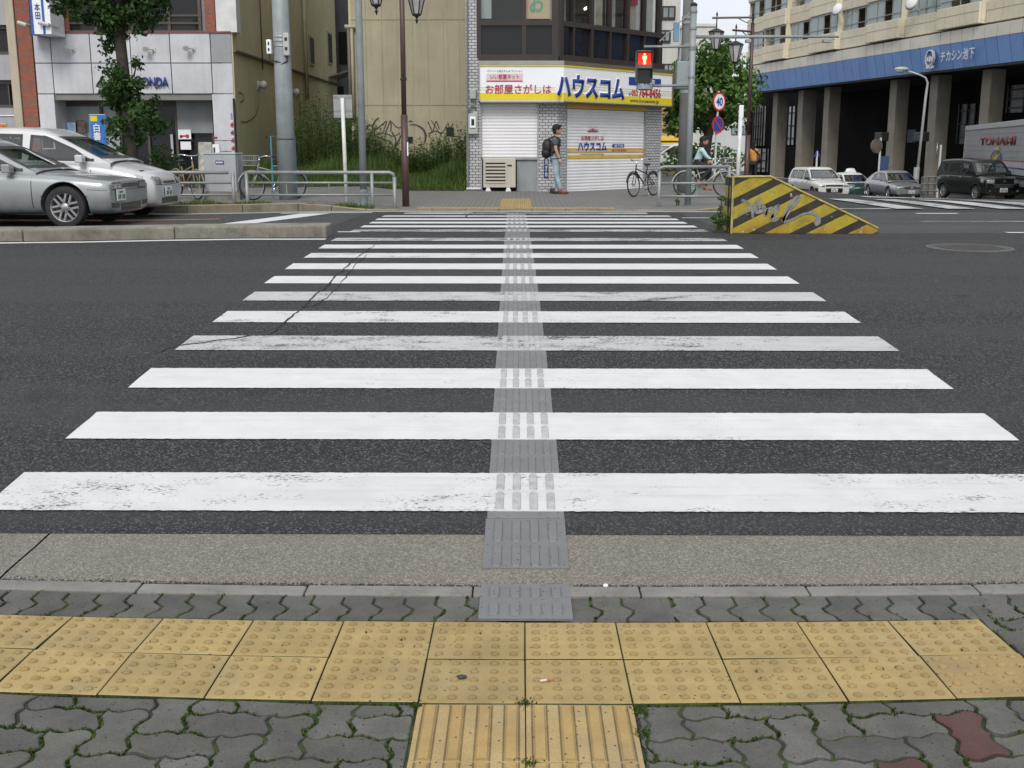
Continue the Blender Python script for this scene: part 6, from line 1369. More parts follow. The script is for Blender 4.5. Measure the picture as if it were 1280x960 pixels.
mb = MB(); mb.box(.05, .07, -.075, -.02, hz(506, 188, 21.2) - o.z - .1, hz(506, 171, 21.2) - o.z - .1); ob = mb.build('sticker', SWHITE, [c for c in COL.objects if c.name == 'lamp_post'][0])
o = gbase(932, 29.5); o.z = hz(932, 13, 29.5) - 4.9; lamp('brown lamp post with two lanterns rising behind the striped barrier', o, [(-.90, .1, 4.62), (-.48, -.35, 4.27)], 1.7)
# pedestrian signal
o = gbase(860, 21.6); dS = 21.6; t = thing('signal_pole', 'grey signal pole carrying the red pedestrian light and long detector arm', 'traffic signal', o)
ztop = hz(868, 11, dS) - o.z; MB().tube([(0, 0, -.2), (0, 0, ztop)], .06, 12).build('shaft', POLE, t, smooth=True); MB().lathe([(.062, -.04), (.066, .0), (.03, .03)], 12, 0, Matrix.Translation((0, 0, ztop))).build('cap', BLACK, t)
for py, px in ((61.5, 801), (108.5, 806)):
    z = hz(830, py, dS) - o.z; x = xo(px, py, dS, o); MB().tube([(.09, 0, z), (x, 0, z + .0)], .024, 8).build('signal_arm', STEEL, t, smooth=True)
za = hz(801, 61.5, dS) - o.z; xs0 = xo(801.5, 61.5, dS, o)
z1, z0 = hz(801, 65.5, dS) - o.z, hz(801, 107.5, dS) - o.z; zm = (z0 + z1) / 2
mb = MB(); mb.box(xs0 - .155, xs0 + .155, -.09, .09, z0 + .03, z1 - .01); hs = mb.build('signal_head', mat('signal_housing', (.13, .12, .11), .5), t, bevel=.04)
mb = MB(); mb.box(xs0 - .12, xs0 + .12, -.1, -.091, zm + .05, z1 - .06); mb.build('red_lens', emis('signal_red', (.9, .02, .01), .85), hs)
mb = MB(); mb.box(xs0 - .12, xs0 + .12, -.1, -.091, z0 + .06, zm - .05); mb.build('dark_lens', mat('signal_off', (.008, .02, .018), .2), hs)
mb = MB()
for za_, zb2 in ((zm + .05, z1 - .06), (z0 + .06, zm - .05)):
    for sx_ in (-.145, .13): mb.box(xs0 + sx_, xs0 + sx_ + .015, -.24, -.09, za_ + .05, zb2 + .02)
    mb.box(xs0 - .145, xs0 + .145, -.25, -.09, zb2 + .012, zb2 + .026)
mb.build('visor', BLACK, hs)
zc = (zm + .05 + z1 - .06) / 2; mb = MB(); X = Matrix.Translation((xs0, 0, zc)) @ Matrix.Diagonal((.92, 1, .92, 1))
mb.prism([(-.02, .065), (.02, .065), (.02, .1), (-.02, .1)], -.106, -.101, 0, X); mb.prism([(-.045, -.01), (-.045, .055), (.045, .055), (.045, -.01), (.03, -.01), (.026, .02), (.026, -.11), (.004, -.11), (.004, -.03), (-.004, -.03), (-.004, -.11), (-.026, -.11), (-.026, .02), (-.03, -.01)], -.106, -.101, 0, X); mb.build('standing_figure', emis('signal_figure', (1, .72, .35), 1.0), hs)
mb = MB(); mb.lathe([(.05, 0), (.16, .02), (.15, .1)], 12, 0, Matrix.Translation((xs0 + .02, 0, z0 - .1))); mb.build('sounder', POLE, t)
x0, x1 = xo(842, 95, 21.6, o), xo(857, 95, 21.6, o); z1, z0 = hz(850, 79, 21.6) - o.z, hz(850, 112, 21.6) - o.z
mb = MB(); mb.box(x0, x1, .0, .28, z0, z1); mb.build('control_box', POLE, t, bevel=.015); mb = MB(); mb.tube([(x1 - .05, .1, z1), (x1 + .05, .05, z1 + .18), (0, 0, z1 + .22)], .02, 6); mb.tube([(x0 + .03, .1, z1), (x0 + .03, .05, z1 + .25)], .018, 6); mb.build('control_box_bracket', STEEL, t)
a = Vector((xo(820, 55, dS, o), 0, hz(820, 55, dS) - o.z)); MB().tube([a, (0, 0, hz(862, 17, dS) - o.z)], .012, 6).build('stay', STEEL, t)
zz_ = hz(870, 49.5, dS) - o.z; xe = xo(1038, 53, dS, o); MB().tube([(-.05, .05, zz_), (xe * .5, .05, zz_), (xe, .05, zz_)], [.034, .03, .02], 10).build('detector_arm', POLE, t, smooth=True)
for px, k in ((928, .6), (1024, 1.)): x = xo(px, 55, dS, o); mb = MB(); mb.tube([(x, .05, zz_), (x, .0, zz_ - .06)], .012, 6); mb.box(x - .09 * k, x + .07 * k, -.05, .08, zz_ - .11, zz_ - .05); mb.build('detector', mat('detector_grey', (.28, .29, .3), .4), t, bevel=.01)
for py in (20, 40, 62, 64, 98): MB().lathe([(.062, -.02), (.07, -.02), (.07, .02), (.062, .02)], 12, 0, Matrix.Translation((0, 0, hz(866, py, dS) - o.z))).build('clamp', STEEL, t)
# utility pole behind
o = gbase(853, 26.5); t = thing('utility_pole', 'grey concrete utility pole close behind the signal pole', 'utility pole', o)
MB().tube([(0, 0, -.4), (0, 0, 3), (0, 0, 7.5)], [.135, .125, .10], 14).build('shaft', mat('concrete_pole', (.15, .155, .15), .8, var=.2, vs=2, streak=.4), t, smooth=True)
for py in (27, 33, 60, 116): z = hz(858, py, 26.5) - o.z; MB().lathe([(.115, -.03), (.135, -.03), (.135, .03), (.115, .03)], 14, 0, Matrix.Translation((0, 0, z))).build('band', STEEL, t)
mb = MB(); z = hz(858, 45, 26.5) - o.z; mb.box(-.32, -.2, -.1, .02, z - .2, z + .22); mb.build('bracket_box', mat('bracket_blue', (.14, .24, .32), .5), t)
# parking and speed signs
o = gbase(892, 36); o.z = zpave(o.x, o.y); t = thing('speed_sign', 'round red rimmed speed sign above no parking sign on white post', 'road sign', o, R(38))
fs_ = lambda py: hz(896, py, 36) - o.z
MB().tube([(0, 0, -.2), (.06, 0, fs_(115))], .035, 8).build('post', WHITEP, t)
SR = mat('sign_red', (.50, .03, .03), .4); SB = mat('sign_deep_blue', (.02, .06, .32), .4)
def disc(par, z, r_, rim, face, nm, x=.05):
    X = Matrix.Translation((x, -.05, z)) @ Matrix.Rotation(R(90), 4, 'X'); mb = MB(X); mb.lathe([(r_, -.01), (r_, .006), (r_ * .78, .007)], 28); o_ = mb.build(nm, rim, par); MB(X).lathe([(.001, .010), (r_ * .80, .010)], 28, 0, None, False).build('face', face, o_); return o_
zq = fs_(128); d1 = disc(t, zq, .29, SR, SWHITE, 'speed_plate'); text('digits', '40', SB, d1, -.05 - .05, .20, zq - .13, zq + .13, -.068, .03, 0)
zq = fs_(156.5); d2 = disc(t, zq, .27, SR, SB, 'no_parking_plate', .03); mb = MB(Matrix.Translation((.03, 0, zq)) @ Matrix.Rotation(R(45), 4, 'Y')); mb.box(-.22, .22, -.07, -.064, -.025, .025); mb.build('diagonal_bar', SR, d2)
o = gbase(921, 27.5); t = thing('white_post', 'plain white post with pale cap beside the orange shirted person', 'post', o)
z1 = hz(924, 148, 27.5) - o.z; MB().tube([(0, 0, -.2), (.02, 0, z1)], .05, 10).build('shaft', WHITEP, t, smooth=True); mb = MB(); mb.box(-.03, .08, -.04, .04, z1, z1 + .3); mb.build('cap', SWHITE, t, bevel=.01)
# cabinet
o = gbase(276, 22); t = thing('utility_cabinet', 'grey metal utility cabinet on concrete base behind the pipe railing', 'cabinet', o, R(-6))
x0, x1, z1 = xo(256, 215, 22, o), xo(297, 215, 22, o), hz(276, 193, 22) - o.z
CAB = mat('cabinet_grey', (.33, .355, .37), .5, var=.06, vs=2, dirt=.12, streak=.12)
mb = MB(); mb.box(x0 - .04, x1 + .06, -.02, .5, -.02, .16); mb.build('plinth', KERBD, t); mb = MB(); mb.box(x0, x1, 0, .42, .16, z1); cb_ = mb.build('case', CAB, t, bevel=.012); mb = MB(); mb.box(x0 - .012, x1 + .012, -.012, .432, z1, z1 + .03); mb.build('lid', CAB, t, bevel=.01)
for k in range(6): mb = MB(); mb.box(x1, x1 + .012, .08, .34, z1 - .12 - k * .05, z1 - .095 - k * .05); mb.build('louvre', CAB, cb_)
xa, xb, za, zb2 = xo(271.5, 203, 22, o), xo(282, 203, 22, o), hz(276, 205.2, 22) - o.z, hz(276, 200.6, 22) - o.z; mb = MB(); mb.box(xa, xb, -.008, 0, za, zb2); pl = mb.build('name_plate', mat('plate_blue', (.015, .03, .12), .4), cb_)
mb = MB()
for k in range(5): mb.box(xa + .015 + k * .027, xa + .033 + k * .027, -.011, -.008, za + .02, zb2 - .02)
mb.build('plate_marks', SWHITE, pl)
# boards by the shop
def board(name, label, px0, px1, y0, y1, d, m_, cat='sign board', tilt=0):
    o = gbase((px0 + px1) / 2, d); t = thing(name, label, cat, o); x0, x1 = xo(px0, 190, d, o), xo(px1, 190, d, o); z1, z0 = hz(px0, y0, d) - o.z, max(.0, hz(px0, y1, d) - o.z)
    X = Matrix.Rotation(R(tilt), 4, 'X'); mb = MB(X); mb.box(x0, x1, -.02, .02, z0, z1); b_ = mb.build('panel', m_, t, bevel=.005); mb = MB(X)
    for x in (x0, x1): mb.tube([(x, 0, 0), (x, 0, z1)], .015, 6)
    mb.tube([(x0, 0, z1), (x1, 0, z1)], .015, 6); mb.build('frame', FRAMEG, t); return t, b_, x0, x1, z0, z1
t, b_, x0, x1, z0, z1 = board('banner_stand', 'tall blue sign stand with white characters before the shop window', 119, 138.5, 144, 225, 28.5, mat('banner_blue', (.03, .16, .48), .5))
text('lettering', '白\n書', SWHITE, b_, x0 + .08, x0 + .26, z1 - .62, z1 - .22, -.03, .02, 0); mb = MB(); mb.box(x0 + .03, x0 + .2, -.028, -.021, z1 - .16, z1 - .03); mb.build('tag', SYEL, b_)
t, b_, x0, x1, z0, z1 = board('notice_board', 'leaning pale notice board by the grey shop pier', 250, 266, 178, 214, 27.5, mat('notice_pale', (.44, .42, .39), .7, var=.35, vs=9), tilt=-6)
t, b_, x0, x1, z0, z1 = board('notice_stand', 'small white notice stand with dark print behind the cabinet', 269, 277.5, 181, 220, 26.5, SWHITE); mb = MB(); mb.box(x0 + .02, x0 + .06, -.026, -.021, z1 - .3, z1 - .06); mb.build('print', BLACK, b_)
t, b_, x0, x1, z0, z1 = board('barricade', 'orange barricade board with black marks behind the hatchback roof', -20, 16, 155.5, 166, 25, mat('barricade_orange', (.55, .16, .02), .5)); mb = MB()
for k in range(3): mb.prism([(x1 - .12 - k * .2, z0 + .02), (x1 - .02 - k * .2, z0 + .02), (x1 - .07 - k * .2, z1 - .04)], -.027, -.021)
mb.build('marks', BLACK, b_)
o = gbase(298, 30); o.y -= .2; t = thing('banner_pole', 'thin pole with rolled red and white banner against the khaki wall', 'banner', o); z1 = hz(297, 142, 30) - o.z
MB().tube([(0, 0, 0), (-.03, 0, z1)], .02, 6).build('pole', FRAMEG, t); mb = MB()
for k in range(12): mb.tube([(-.02, -.02, .5 + k * .1), (-.03, -.02, .56 + k * .1)], .045, 6, k % 2)
mb.build('banner', [SR, SWHITE], t)
# street light on the far side
o = Vector(P(1144, 236, 64)); o.z = zroad(o.x, o.y); t = thing('street_light', 'pale curved street light arching over the silver sedan', 'street light', o)
zf = lambda px, py: hz(px, py, 64) - o.z; xf_ = lambda px, py: xo(px, py, 64, o)
pts = [(0, 0, -.2), (xf_(1149, 120), 0, zf(1149, 120)), (xf_(1150, 105), 0, zf(1150, 105)), (xf_(1147, 99), 0, zf(1147, 99)), (xf_(1140, 95.5), 0, zf(1140, 95.5)), (xf_(1124, 90.5), 0, zf(1124, 90.5))]
MB().tube(pts, [.085, .07, .06, .055, .05, .045], 10).build('pole', mat('lamp_pole_pale', (.45, .46, .45), .5, .2), t, smooth=True); MB().tube([(0, 0, -.2), (.01, 0, 1.7)], .16, 10).build('base_sleeve', mat('lamp_pole_pale', (.45, .46, .45)), t)
x, z = xf_(1117, 89.5), zf(1117, 89.5); mb = MB(); mb.ball((x, 0, z + .05), .42, 12, 0, (1, .5, .32)); mb.build('lamp_head', mat('lamp_pole_pale', (.45, .46, .45)), t, smooth=True); mb = MB(); mb.ball((x - .05, 0, z - .04), .32, 12, 0, (1, .5, .35)); mb.build('lamp_glass', FROST, t, smooth=True)
# station side signs and rails
def post_sign(label, px, y0, d, kind):
    o = P(px, 236, d); o.z = zroad(o.x, o.y) + .1; t = thing('post_sign', label, 'road sign', o, R(20)); z1 = hz(px, y0, d) - o.z
    MB().tube([(0, 0, -.2), (0, 0, z1)], .06, 8).build('post', WHITEP, t); mb = MB()
    if kind == 'disc': mb.lathe([(.02, 0), (.42, 0), (.42, .03), (.02, .03)], 20, 0, Matrix.Translation((-.25, 0, z1 - .3)) @ Matrix.Rotation(R(90), 4, 'X') @ Matrix.Rotation(R(50), 4, 'Y')); mb.build('plate', FRAMEG, t)
    elif kind == 'bus': mb.lathe([(.02, 0), (.42, 0), (.42, .06), (.02, .06)], 24, 0, Matrix.Translation((-.3, 0, z1 - .5)) @ Matrix.Rotation(R(90), 4, 'X')); mb.build('plate', mat('bus_disc', (.12, .10, .085), .6, var=.4, vs=2), t); mb = MB(); mb.box(-.0, .65, -.05, 0, z1 - 1.9, z1 - 1.1); mb.build('route_plate', mat('route_blue', (.06, .11, .22), .5), t)
    else: mb.prism([(-.25, z1 - .35), (.25, z1 - .35), (0, z1 + .1)], -.03, 0); mb.build('plate', SB, t)
    return t
post_sign('round sign on white post between arcade columns near black car', 1172, 181, 60, 'disc'); post_sign('round bus stop sign in front of the dark arcade', 1097, 172, 68, 'bus'); post_sign('blue triangular sign above the white estate car', 1019, 189, 72, 'tri')
for lab, pxa, da, pxb, db in (('low pipe fence between sedan and black car before the arcade', 1152, 58.5, 1185, 54), ('low pipe fence left of the white estate car at the arcade', 958, 82, 1000, 74)):
    a, b_ = P(pxa, 236, da), P(pxb, 236, db); a.z = zroad(a.x, a.y) + .1; L_ = (b_ - a).xy.length; t = thing('pipe_fence', lab, 'fence', a, math.atan2(b_.y - a.y, b_.x - a.x), 'pipe fences in front of the arcade'); dz = zroad(b_.x, b_.y) + .1 - a.z
    for z in (.95, .6, .25): MB().tube([(0, 0, z), (L_, 0, z + dz)], .04, 6).build('rail', STEEL, t)
    for k in range(5): x = L_ * k / 4; MB().tube([(x, 0, -.2), (x, 0, .97 + dz * k / 4)], .045, 6).build('post', STEEL, t)
# ------------------------------------------------------------------ bicycles
def tor(mb, c, rx_, r_, ax, n=26, m=6, mi=0):
    pts = [(c[0] + rx_ * math.cos(2 * math.pi * i / n), 0 + c[1], c[2] + rx_ * math.sin(2 * math.pi * i / n)) for i in range(n + 1)]; mb.tube(pts, r_, m, mi, False)
def bicycle(label, loc, rz, fm, sc_=1., basket=False, lean=0., fend=True, skirt=None):
    t = thing('bicycle', label, 'bicycle', loc, rz, 'bicycles'); t.scale = (sc_,) * 3; t.rotation_euler = (R(lean), 0, rz); r_ = .33
    for x in (.53, -.53):
        e = bpy.data.objects.new('wheel', None); COL.objects.link(e); e.parent = t; e.location = (x, 0, r_)
        mb = MB(); tor(mb, (0, 0, 0), r_ - .02, .02, 0); mb.build('tyre', RUBBER, e, smooth=True)
        mb = MB(); tor(mb, (0, 0, 0), r_ - .045, .009, 0); mb.tube([(0, -.04, 0), (0, .04, 0)], .02, 8)
        for k in range(14): a = 2 * math.pi * k / 14; mb.tube([(0, .02 * (-1) ** k, 0), ((r_ - .045) * math.cos(a), 0, (r_ - .045) * math.sin(a))], .0022, 3)
        mb.build('rim', mat('dull_rim', (.22, .22, .225), .4, .5), e)
        if fend: mb = MB(); mb.tube([(math.cos(R(a)) * (r_ + .025), 0, math.sin(R(a)) * (r_ + .025)) for a in range(10 if x > 0 else 30, 151 if x > 0 else 185, 10)], .018, 5); mb.build('mudguard', fm, e, smooth=True)
    B_, H_, S_, Fw, Rw = (-.08, 0, .30), (.36, 0, .80), (-.22, 0, .74), (.53, 0, r_), (-.53, 0, r_)
    mb = MB(); mb.tube([B_, (.38, 0, .70)], .018, 8); mb.tube([(-.19, 0, .62), (.37, 0, .76)], .017, 8); mb.tube([B_, S_], .017, 8); mb.tube([(.34, 0, .86), (.40, 0, .64)], .019, 8)
    for s_ in (-.05, .05): mb.tube([B_, (Rw[0], s_, Rw[2])], .011, 6); mb.tube([(-.19, 0, .62), (Rw[0], s_, Rw[2])], .010, 6); mb.tube([(.40, s_ * .6, .64), (Fw[0], s_, Fw[2])], .012, 6)
    mb.build('frame', fm, t, smooth=True)
    mb = MB(); mb.tube([(.34, 0, .86), (.32, 0, .98)], .013, 6); mb.tube([(.12, -.27, 1.0), (.26, -.22, 1.02), (.34, -.08, .99), (.34, .08, .99), (.26, .22, 1.02), (.12, .27, 1.0)], .012, 6); mb.build('handlebar', CHROME, t, smooth=True)
    for s_ in (-1, 1): MB().tube([(.14, .266 * s_, 1.003), (.03, .28 * s_, .99)], .017, 6).build('grip', BLACK, t)
    mb = MB(); mb.tube([S_, (-.235, 0, .84)], .013, 6); mb.ball((-.25, 0, .87), .12, 10, 0, (1.15, .75, .32)); mb.build('saddle', BLACK, t, smooth=True)
    mb = MB(); tor(mb, (B_[0], .03, B_[2]), .085, .008, 0, 18, 5); mb.tube([(B_[0], .05, B_[2]), (B_[0] + .12, .06, B_[2] - .1)], .01, 5); mb.tube([(B_[0], -.05, B_[2]), (B_[0] - .12, -.06, B_[2] + .1)], .01, 5); mb.box(B_[0] + .08, B_[0] + .17, .06, .14, B_[2] - .12, B_[2] - .1); mb.box(B_[0] - .17, B_[0] - .08, -.14, -.06, B_[2] + .09, B_[2] + .11); mb.build('crank', CHROME, t)
    mb = MB(); mb.box(-.5, B_[0], .028, .036, .36, .365); mb.tube([(-.50, -.03, .33), (-.42, -.10, .02)], .01, 5); mb.build('kickstand', CHROME, t)
    if skirt: mb = MB(); mb.prism([(-.53, .2), (-.1, .2), (-.06, .36), (-.5, .42)], .04, .07); mb.build('chain_guard', skirt, t)
    if basket:
        mb = MB(); x0, x1, z0, z1 = .42, .72, .80, 1.03
        for k in range(6):
            f = k / 5; mb.tube([(x0 + .03 + (x1 - x0 - .06) * f, -.14, z0), (x0 + (x1 - x0) * f, -.18, z1)], .004, 4); mb.tube([(x0 + .03 + (x1 - x0 - .06) * f, .14, z0), (x0 + (x1 - x0) * f, .18, z1)], .004, 4); mb.tube([(x0 + .03, -.14 + .28 * f, z0), (x0, -.18 + .36 * f, z1)], .004, 4); mb.tube([(x1 - .03, -.14 + .28 * f, z0), (x1, -.18 + .36 * f, z1)], .004, 4)
        for z, w_ in ((z0, .14), ((z0 + z1) / 2, .16), (z1, .18)): e_ = .03 * (z1 - z) / (z1 - z0); mb.tube([(x0 + e_, -w_, z), (x1 - e_, -w_, z), (x1 - e_, w_, z), (x0 + e_, w_, z), (x0 + e_, -w_, z)], .006, 4)
        mb.build('basket', FRAMEG, t)
    return t
YF = mat('bike_yellow', (.24, .18, .06), .5); SF = mat('bike_silver', (.26, .27, .28), .45, .3); KF = mat('bike_black', (.02, .02, .022), .4)
bicycle('yellow framed bicycle parked left of the grey cabinet', gbase(234, 22.4), R(-48), YF, .86, False)
bicycle('silver bicycle with wire basket parked behind the thick pole', gbase(342, 21.75), R(-143), SF, .82, True)
o = gbase(805, 25.6); bicycle('black bicycle leaning by the corner shop shutter', o, f2.rz + math.pi + R(4), KF, .82, False, 4)
# ------------------------------------------------------------------ people
def skin(name, joints, bones, mat_, parent, sub=2, root=0):
    """one continuous surface grown on a jointed skeleton; joints: (x,y,z,rx[,ry])"""
    me = bpy.data.meshes.new(name); me.from_pydata([j[:3] for j in joints], bones, []); o = bpy.data.objects.new(name, me); COL.objects.link(o)
    sk = o.modifiers.new('skin', 'SKIN'); sk.use_smooth_shade = True; sk.branch_smoothing = .5
    for i, j in enumerate(joints): me.skin_vertices[0].data[i].radius = (j[3], j[4] if len(j) > 4 else j[3])
    me.skin_vertices[0].data[root].use_root = True
    sb = o.modifiers.new('sub', 'SUBSURF'); sb.levels = sb.render_levels = sub; realize(o); o.data.materials.clear(); o.data.materials.append(mat_)
    o.data.polygons.foreach_set('use_smooth', [True] * len(o.data.polygons)); o.parent = parent; return o
SKIN = mat('skin', (.42, .25, .17), .55, var=.06); HAIR = mat('black_hair', (.010, .009, .008), .85, var=.3, vs=30); DENIM = mat('pale_denim', (.30, .38, .44), .85, var=.22, vs=9); TEE = mat('charcoal_shirt', (.055, .065, .075), .85, var=.15); PACK = mat('black_nylon', (.012, .013, .017), .6, var=.3, vs=9)
SHOE = mat('brown_leather', (.16, .05, .03), .5); LBLUE = mat('pale_blue_cotton', (.40, .56, .58), .85, var=.12, vs=6); DTROU = mat('dark_trousers', (.02, .02, .026), .8, var=.2); ORNG = mat('orange_cotton', (.66, .27, .05), .85, var=.12, vs=6); TAN = mat('tan_shoe', (.30, .12, .08), .6)
def head(parent, c, yaw, long_hair=False, sc_=1.):
    """face, nose, ears, eyes and hair; faces +x before yaw"""
    X = Matrix.Translation(c) @ Matrix.Rotation(yaw, 4, 'Z') @ Matrix.Scale(sc_, 4)
    mb = MB(X); mb.ball((0, 0, 0), .1, 14, 0, (.96, .78, 1.18)); mb.ball((.045, 0, -.055), .062, 10, 0, (1, .85, .95)); mb.ball((.1, 0, -.012), .02, 8, 0, (1, .7, 1.3))
    for s_ in (-1, 1): mb.ball((-.005, .078 * s_, -.01), .026, 8, 0, (.8, .35, 1.2))
    h = mb.build('head', SKIN, parent, smooth=True)
    mb = MB(X)
    for s_ in (-1, 1): mb.ball((.088, .032 * s_, .012), .010, 6); mb.box(.082, .098, .032 * s_ - .016, .032 * s_ + .016, .03, .037)
    mb.build('eyes', HAIR, h); mb = MB(X); mb.box(.088, .1, -.024, .024, -.062, -.054); mb.build('mouth', mat('lips', (.33, .11, .10), .5), h)
    mb = MB(X); mb.ball((-.018, 0, .028), .108, 14, 0, (.98, .86, 1.08)); mb.ball((.05, 0, .09), .06, 10, 0, (1, 1.2, .6)); mb.ball((-.05, 0, -.03), .078, 10, 0, (.8, .98, 1.1))
    if long_hair: mb.ball((-.06, 0, -.14), .095, 12, 0, (.7, 1.05, 1.7)); mb.ball((-.075, 0, -.28), .07, 10, 0, (.6, 1.0, 1.6))
    hr = mb.build('hair', HAIR, parent, smooth=True); return h
def hand(parent, c, dirv, m=SKIN, side=1, curl=.5):
    d = Vector(dirv).normalized(); up = Vector((0, 0, 1)) if abs(d.z) < .9 else Vector((1, 0, 0)); a = d.cross(up).normalized(); n = a.cross(d); c = Vector(c)
    mb = MB(); mb.tube([c, c + d * .05, c + d * .085], [.026, .036, .03], 8)
    for k, l in enumerate((.062, .072, .068, .054)):
        b0 = c + d * .075 + a * (k - 1.5) * .017; mb.tube([b0, b0 + d * l * .55 - n * curl * .012, b0 + d * l * .85 - n * curl * .04], [.009, .0085, .007], 6)
    mb.tube([c + d * .025 + a * .028 * side, c + d * .055 + a * .05 * side - n * .008, c + d * .085 + a * .048 * side - n * .02], [.011, .0105, .008], 6)
    return mb.build('hand', m, parent, smooth=True)
def shoe(parent, c, yaw, pitch, m):
    X = Matrix.Translation(c) @ Matrix.Rotation(yaw, 4, 'Z') @ Matrix.Rotation(pitch, 4, 'Y'); mb = MB(X); mb.ball((.06, 0, -.028), .075, 12, 0, (1.75, .62, .58)); mb.ball((-.02, 0, 0), .055, 10, 0, (1.1, .85, 1.1)); mb.box(-.075, .175, -.04, .04, -.078, -.062); return mb.build('shoe', m, parent, smooth=True, auto=50)
# walking man with backpack, heading +x
o = gbase(694, 26.6); man = thing('person', 'man with black backpack and pale jeans walking past the shutters', 'person', o); man.scale = (1.0, .98, .93)
LH, RH = (0, .09), (0, -.09)
legs = [(-.01, 0, .93, .13, .12), (0, .095, .86, .098), (.10, .10, .49, .067), (-.04, .10, .12, .045), (0, -.095, .86, .098), (.02, -.10, .48, .067), (.13, -.10, .10, .045)]
tors = [(.0, 0, .98, .15, .12), (-.01, 0, 1.15, .165, .115), (-.015, 0, 1.32, .18, .115), (-.01, 0, 1.41, .10, .09), (.01, 0, 1.49, .052)]
body = skin('body', [(0, 0, .95, .12, .10)] + [(x, y, z, *[r_ * .86 for r_ in rr]) for x, y, z, *rr in tors[1:]] + [(x, y, z, r_[0] * .8) for x, y, z, *r_ in legs[1:]] + [(-.02, .19, 1.36, .052), (.02, .23, 1.10, .04), (.12, .21, .88, .032), (-.02, -.19, 1.36, .052), (.00, -.235, 1.10, .041), (.09, -.235, .885, .032)],
            [(0, 1), (1, 2), (2, 3), (3, 4), (0, 5), (5, 6), (6, 7), (0, 8), (8, 9), (9, 10), (2, 11), (11, 12), (12, 13), (2, 14), (14, 15), (15, 16)], SKIN, man)
skin('jeans', legs, [(0, 1), (1, 2), (2, 3), (0, 4), (4, 5), (5, 6)], DENIM, man)
skin('shirt', [(0, 0, .86, .16, .145), (-.01, 0, 1.08, .165, .135), (-.015, 0, 1.3, .185, .13), (-.01, 0, 1.40, .105, .095), (-.02, .19, 1.35, .078), (.0, .225, 1.2, .068), (-.02, -.19, 1.35, .078), (-.01, -.225, 1.19, .068)], [(0, 1), (1, 2), (2, 3), (2, 4), (4, 5), (2, 6), (6, 7)], TEE, man)
head(man, (.035, 0, 1.60), 0); hand(man, (.12, .21, .87), (.25, 0, -1)); hand(man, (.09, -.235, .875), (.25, 0, -1), side=-1)
shoe(man, (-.05, .10, .085), 0, R(18), mat('dark_shoe', (.03, .022, .02), .6)); shoe(man, (.13, -.10, .078), 0, 0, SHOE)
mb = MB(); mb.ball((-.19, 0, 1.18), .17, 16, 0, (.75, .95, 1.2)); mb.ball((-.215, 0, 1.03), .15, 12, 0, (.8, 1.0, .95)); pk = mb.build('backpack', PACK, man, smooth=True); mb = MB()
for s_ in (-1, 1): mb.tube([(-.16, .11 * s_, 1.36), (-.03, .125 * s_, 1.445), (.10, .125 * s_, 1.36), (.10, .15 * s_, 1.2), (-.08, .17 * s_, 1.02)], .022, 6)
mb.build('strap', PACK, pk, smooth=True)
# cyclist heading +x
o = gbase(881, 24.3); yb = bicycle('pale green city bicycle ridden past the signal pole', o, R(-6), mat('bike_white', (.4, .42, .4), .4), .80, True, 0, True, mat('bike_mint', (.30, .50, .42), .5))
cy = thing('person', 'dark haired cyclist in pale blue shirt riding behind the railing', 'person', o, R(-6)); cy.scale = (.80, .80, .74)
lg = [(-.24, 0, .96, .15, .13), (-.20, .09, .95, .095), (.14, .11, .74, .07), (.02, .10, .30, .045), (-.20, -.09, .95, .095), (.16, -.11, .86, .07), (-.14, -.10, .46, .045)]
up = [(-.24, 0, .96, .14, .12), (-.20, 0, 1.12, .14, .11), (-.15, 0, 1.30, .155, .105), (-.12, 0, 1.42, .09), (-.10, 0, 1.50, .05)]; ar = [(-.12, .17, 1.36, .052), (.0, .23, 1.16, .042), (.14, .25, 1.06, .032), (-.12, -.17, 1.36, .052), (.0, -.23, 1.16, .042), (.14, -.25, 1.06, .032)]
bn = [(0, 1), (1, 2), (2, 3), (3, 4), (0, 5), (5, 6), (6, 7), (0, 8), (8, 9), (9, 10), (2, 11), (11, 12), (12, 13), (2, 14), (14, 15), (15, 16)]
shr = lambda l, k: [(*j[:3], *[q * k for q in j[3:]]) for j in l]
skin('body', shr(up, .85) + shr(lg[1:], .8) + shr(ar, .9), bn, SKIN, cy); skin('trousers', lg, [(0, 1), (1, 2), (2, 3), (0, 4), (4, 5), (5, 6)], DTROU, cy)
skin('shirt', [(-.25, 0, .95, .165, .14)] + up[1:4] + shr(ar, 1.25), [(0, 1), (1, 2), (2, 3), (2, 4), (4, 5), (5, 6), (2, 7), (7, 8), (8, 9)], LBLUE, cy)
head(cy, (-.07, 0, 1.60), 0, True); hand(cy, (.12, .255, 1.05), (-.3, .1, -.4)); hand(cy, (.12, -.255, 1.05), (-.3, -.1, -.4), side=-1); shoe(cy, (.02, .10, .26), 0, R(5), TAN); shoe(cy, (-.15, -.10, .42), 0, R(8), TAN)
